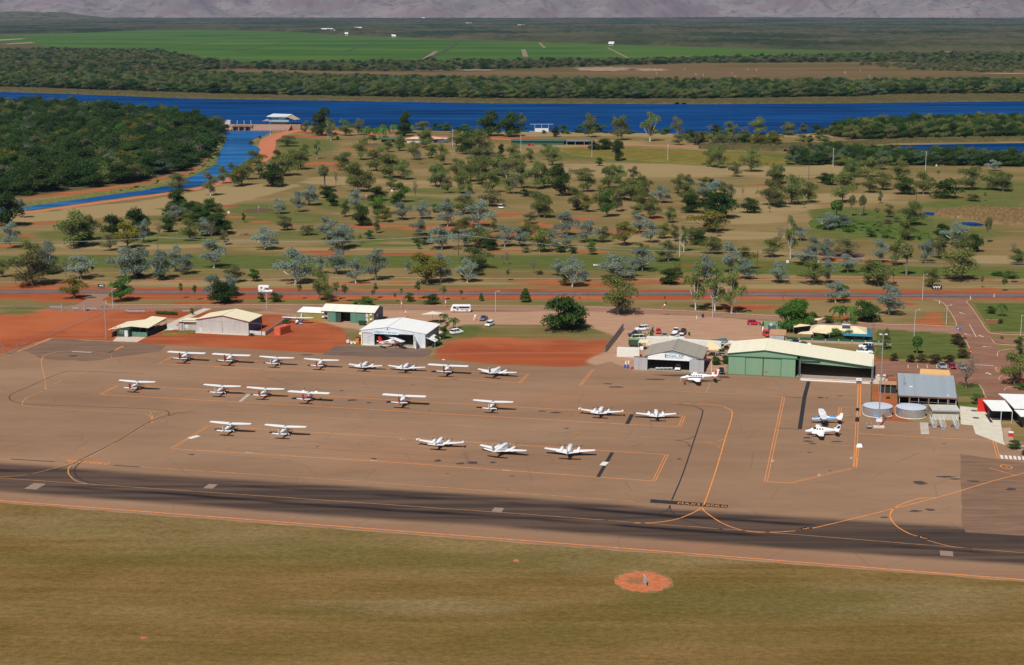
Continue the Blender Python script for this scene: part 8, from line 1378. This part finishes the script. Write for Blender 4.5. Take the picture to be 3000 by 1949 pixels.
o = thing('stop_sign', 'red octagonal stop sign beside the flowering hedge', 'sign', B0(2841, 1048), 0); part(MB().front([(.42 * math.cos(R(22.5 + 45 * i)), 1.9 + .42 * math.sin(R(22.5 + 45 * i))) for i in range(8)], -.03, .03), 'plate', REDB, o); part(MB().tube((0, .06, 0), (0, .06, 1.9), .04, n=5), 'post', STEEL, o)
me = text_mesh('STOP', .3, ext=.003, bold=.01); me.materials.append(WHITE); put('lettering', me, o, (0, -.04, 1.9), (math.pi / 2, 0, 0))
for i, (x, y) in enumerate(((2752, 890), (2843, 877), (2912, 871), (2041, 935))):
    o = thing('guide_post', 'short white guide post ' + ('on the near corner of the junction', 'at the far kerb of the junction', 'beside the main road past the junction', 'at the gravel driveway of the hangars')[i], 'guide post', B0(x, y), 0, 'white guide posts'); part(MB().box(-.10, .10, -.08, .08, 0, 1.25), 'post', WHITE, o); part(MB().box(-.06, .06, -.1, -.081, .9, 1.05), 'reflector', REDB, o)
o = thing('sandwich_board', 'dark folding sign frame beside the service road', 'sign', B0(2059, 930), 0)
for s_ in (-1, 1): part(MB().hexa([(-.4, s_ * .4, 0), (.4, s_ * .4, 0), (.4, s_ * .42, 0), (-.4, s_ * .42, 0), (-.4, 0, 1.3), (.4, 0, 1.3), (.4, s_ * .03, 1.3), (-.4, s_ * .03, 1.3)]), 'panel', BLACK, o)
o = thing('white_gable_marker', 'small white folded marker beside the double orange line', 'marker', B0(2517, 1310), R(10)); part(MB().hexa([(-.7, -.6, 0), (.7, -.6, 0), (.7, .6, 0), (-.7, .6, 0), (-.5, -.03, .85), (.5, -.03, .85), (.5, .03, .85), (-.5, .03, .85)]), 'cover', WHITE, o); part(MB().box(-.72, .72, -.65, -.6, 0, .12), 'base', LGREY, o)
o = thing('cone_marker', 'small red and white ball marker at the apron edge near the red lot', 'marker', B0(1300, 1054), 0); part(MB().tube((0, 0, 0), (0, 0, .15), .5, .45, 12), 'base', WHITE, o); part(MB().loft([[(.35 * k * math.cos(a * math.pi / 5), .35 * k * math.sin(a * math.pi / 5), .15 + z) for a in range(10)] for z, k in ((0, 1), (.25, .9), (.4, .5), (.5, .1))]), 'top', REDB, o)
o = thing('fire_bottle', 'red fire extinguisher cart near the nose of the white cabin twin', 'fire extinguisher', B0(2005, 1127), 0); part(MB().tube((0, 0, .1), (0, 0, 1.0), .26, n=12), 'bottle', REDP, o); part(MB().tube((0, 0, 1), (0, 0, 1.15), .15, n=8), 'valve', mat('valve_green', (.1, .3, .15), .5), o); part(MB().tube((.35, -.3, .2), (.35, .3, .2), .2, n=10), 'wheel', RUBBER, o)
o = thing('step_ladder', 'small silver step ladder before the nose of the white cabin twin', 'ladder', B0(1995, 1121), 0)
for s_ in (-1, 1): part(MB().tube((s_ * .4, 0, 0), (s_ * .05, 0, 1.5), .04, n=5), 'rail', STEEL, o)
for i in range(4): part(MB().tube((-.32 + i * .08, 0, .3 + i * .3), (.32 - i * .08, 0, .3 + i * .3), .03, n=5), 'rung', STEEL, o)
def fence(pts, n, h, label, solid=False, bars=False, m=STEEL, top=True, name='mesh_fence', screen=None):
    W = [P(*p) for p in pts]; o = thing(name, label, 'fence', (W[0].x, W[0].y, 0)); O_ = Vector((W[0].x, W[0].y, 0)); seg = [(b - a).length for a, b in zip(W, W[1:])]; tot = sum(seg)
    def at(t):
        d = t * tot
        for (a, b), l_ in zip(zip(W, W[1:]), seg):
            if d <= l_ + 1e-6: return a.lerp(b, d / l_) - O_
            d -= l_
        return W[-1] - O_
    pme = MB().path([(0, 0, 0), (0, 0, h), (.0, 0, h + .02), (-.25, -.25, h + .35)] if top else [(0, 0, 0), (0, 0, h)], [.045] * (4 if top else 2), 5).mesh('post', m)
    for i in range(n + 1): put('post', pme, o, at(i / n))
    mb = MB(); k_ = n * 3
    for i in range(k_):
        a, b = at(i / k_), at((i + 1) / k_)
        for z in ((.08, h * .35, h * .68, h) if not solid else (h,)): mb.tube(a + Vector((0, 0, z)), b + Vector((0, 0, z)), .016 if not solid else .03, n=3)
        if not solid:
            for j in range(3): c0_, c1_ = a.lerp(b, j / 3), a.lerp(b, (j + 1) / 3); mb.tube(c0_ + Vector((0, 0, .05)), c1_ + Vector((0, 0, h)), .010, n=3); mb.tube(c1_ + Vector((0, 0, .05)), c0_ + Vector((0, 0, h)), .010, n=3)
    tag(part(mb, 'wire_mesh', m, o), kind='stuff')
    if solid:
        for i in range(n):
            a, b = at(i / n), at((i + 1) / n); d = (b - a).normalized() * .06; part(MB().add([a + d + Vector((0, 0, .1)), b - d + Vector((0, 0, .1)), b - d + Vector((0, 0, h)), a + d + Vector((0, 0, h))], [(0, 1, 2, 3)]) if False else MB().hexa([a + d + Vector((0, 0, .1)), b - d + Vector((0, 0, .1)), b - d + Vector((0, .03, .1)), a + d + Vector((0, .03, .1)), a + d + Vector((0, 0, h)), b - d + Vector((0, 0, h)), b - d + Vector((0, .03, h)), a + d + Vector((0, .03, h))]), 'panel', screen or m, o)
    return o
fence([(-60, 960), (20, 1040), (80, 1008), (150, 985), (210, 958), (290, 925), (305, 915)], 17, 2.0, 'tall mesh fence with angled posts crossing the red dirt lot')
fence([(-60, 945), (60, 903), (180, 909), (248, 911), (305, 913)], 10, 1.9, 'mesh fence with white notices behind the red dirt lot'); fence([(305, 913), (350, 916), (412, 918), (470, 917), (510, 912)], 8, 1.9, 'mesh fence and notices between the dirt lot and the hedge')
fence([(511, 912), (545, 914), (560, 912), (590, 905)], 5, 1.3, 'green pipe fence beside the small clipped hedge', m=mat('fence_green', (.10, .22, .16), .6), top=False)
fence([(1773, 1033), (1800, 1000), (1826, 965)], 12, 2.1, 'grey paling fence running up from the apron beside the weedy lot', solid=True, screen=mat('grey_palings', (.33, .33, .34), .7)); fence([(1826, 965), (1860, 966), (1880, 967), (1914, 972)], 5, 2.3, 'mesh yard gate and fence with two white notices', top=False); fence([(1914, 972), (1904, 990)], 2, 2.0, 'short grey yard fence beside the red hatchback', solid=True, screen=mat('grey_palings', (0, 0, 0)))
fence([(2553, 1124), (2551, 1150), (2549, 1185)], 6, 1.8, 'mesh fence dividing the apron from the weedy tank yard', top=False); fence([(805, 385), (840, 385), (855, 372)], 5, 2.5, 'pale railing above the spillway road', top=False); fence([(770, 416), (800, 397), (840, 383), (852, 370)], 8, 2.4, 'mesh fence following the red track beside the channel mouth')
fence([(790, 943), (880, 946), (870, 935)], 8, 1.4, 'low wire fence behind the slanting wall', top=False)
for i, (x, y, w) in enumerate(((163, 897, 4.6), (222, 901, 2.3), (263, 902, 5.2), (372, 908, 1.0), (400, 910, 6.0), (545, 909, 2.6))):
    o = thing('notice_board', 'pale notice board on the mesh fence, ' + ('farthest out over the dirt lot', 'beside the heavy gate post', 'near the wheelie bin', 'small one past the floodlight mast', 'long one of several panels past the floodlight mast', 'beside the green pipe fence')[i], 'sign', B0(x, y + 10), 0, 'notice boards on the fence'); n_ = max(1, int(w / 1.2))
    for j in range(n_): part(MB().box(-w / 2 + j * w / n_ + .05, -w / 2 + (j + 1) * w / n_ - .05, -.06, -.02, .8, 1.3), 'panel', GREYP, o)
for i, (x, y) in enumerate(((182, 912), (248, 913))): o = thing('gate_post', 'thick grey gate post of the dirt lot, ' + ('outer one', 'one beside the bin')[i], 'post', B0(x, y), 0); part(MB().tube((0, 0, 0), (0, 0, 2.6), .16, n=8), 'shaft', GREYP, o); part(MB().tube((0, 0, 2.6), (0, 0, 2.7), .2, n=8), 'cap', GREYP, o)
o = thing('clipped_hedge', 'low clipped hedge with yellow flowers beside the green pipe fence', 'hedge', B0(488, 922), ANG); q_, t_ = leaf_cloud([(i * .55 - 3.6, 0, .55, .6, .7, .6) for i in range(14)], 3600, .10, 321, .6); put('foliage', cloud_mesh('foliage', q_, t_, LEAF['L']), o)
for i, (x, y) in enumerate(((715, 689), (790, 697))):
    p = P(x, y); o = thing('rubble_heap', 'low heap of broken timber and rubble on the grass, ' + ('beside the dark thicket', 'beside the dense silver gum')[i], 'rubble heap', (p.x, p.y, 0), 0, 'rubble heaps'); mb = MB()
    for j in range(60):
        a = rnd.uniform(0, 6.28); d = rnd.uniform(0, 1) ** .7; c0_ = Vector((3.6 * d * math.cos(a), 3 * d * math.sin(a), (1 - d) * .9 + .1)); v_ = Vector((rnd.gauss(0, 1), rnd.gauss(0, 1), rnd.gauss(0, .3))).normalized() * rnd.uniform(.3, 1.1); mb.tube(c0_ - v_, c0_ + v_, .12, n=4)
    part(mb, 'debris', mat('dry_timber', (.30, .19, .12), .9, var=.3), o)
for i, (x, y) in enumerate(((2307, 868), (2395, 868), (670, 625), (1148, 561), (2805, 641), (2743, 487))):
    o = thing('tee_marker', ('pale tee post beside the bright green strip', 'second pale tee post beside the bright green strip', 'white marker by the oiled sand green', 'white marker under the dark tree', 'white box marker beside the brown reeds', 'orange and white marker beyond the thicket')[i], 'marker', B0(x, y if i > 1 else y - 98), 0, 'golf course markers'); part(MB().box(-.5, .5, -.3, .3, 0, 1.0), 'box', WHITE, o); part(MB().box(-.3, .3, -.32, -.301, .4, .7), 'plate', ORANGE if i == 5 else LGREY, o)
# marsh snags: bleached dead trees beyond the river
SN = ('nearest|second|third|fourth|fifth|sixth|seventh|eighth|ninth|tenth|eleventh|twelfth|thirteenth|fourteenth|fifteenth|farthest').split('|')
SP = sorted((rnd.uniform(1780, 2560), rnd.uniform(205, 232)) for _ in range(16))
for i in range(16):
    x, y = SP[i]; p = P(x, y); mb = MB(); h_ = rnd.uniform(2.5, 5)
    mb.path([(0, 0, 0), (rnd.uniform(-.5, .5), 0, h_ * .5), (rnd.uniform(-1, 1), 0, h_)], [.2, .14, .06], 5); [mb.tube((0, 0, h_ * rnd.uniform(.3, .7)), (rnd.uniform(-3, 3), rnd.uniform(-1, 1), h_ * rnd.uniform(.7, 1.1)), 1 * .1, .04, 4) for _ in range(4)]
    o = mb.build('dead_tree', BARKW, loc=(p.x, p.y, 0.5)); tag(o, '%s bleached snag from the dry mud flat on the marsh plain' % SN[i], 'dead tree', 'bleached snags on the marsh plain')
# ------------------------------------------------------------------ air
hz_ = bpy.data.materials.new('haze_air'); hz_.use_nodes = True; N, L = nt(hz_); N.remove(N['Principled BSDF']); pv = N.new('ShaderNodeVolumePrincipled'); pv.inputs['Color'].default_value = (.42, .62, 1.0, 1); pv.inputs['Density'].default_value = 2.8e-5; pv.inputs['Anisotropy'].default_value = 0.2
L.new(pv.outputs[0], N['Material Output'].inputs['Volume'])
tag(MB().box(-13000, 13000, -700, 19500, -3, 620).build('haze', hz_), kind='stuff')
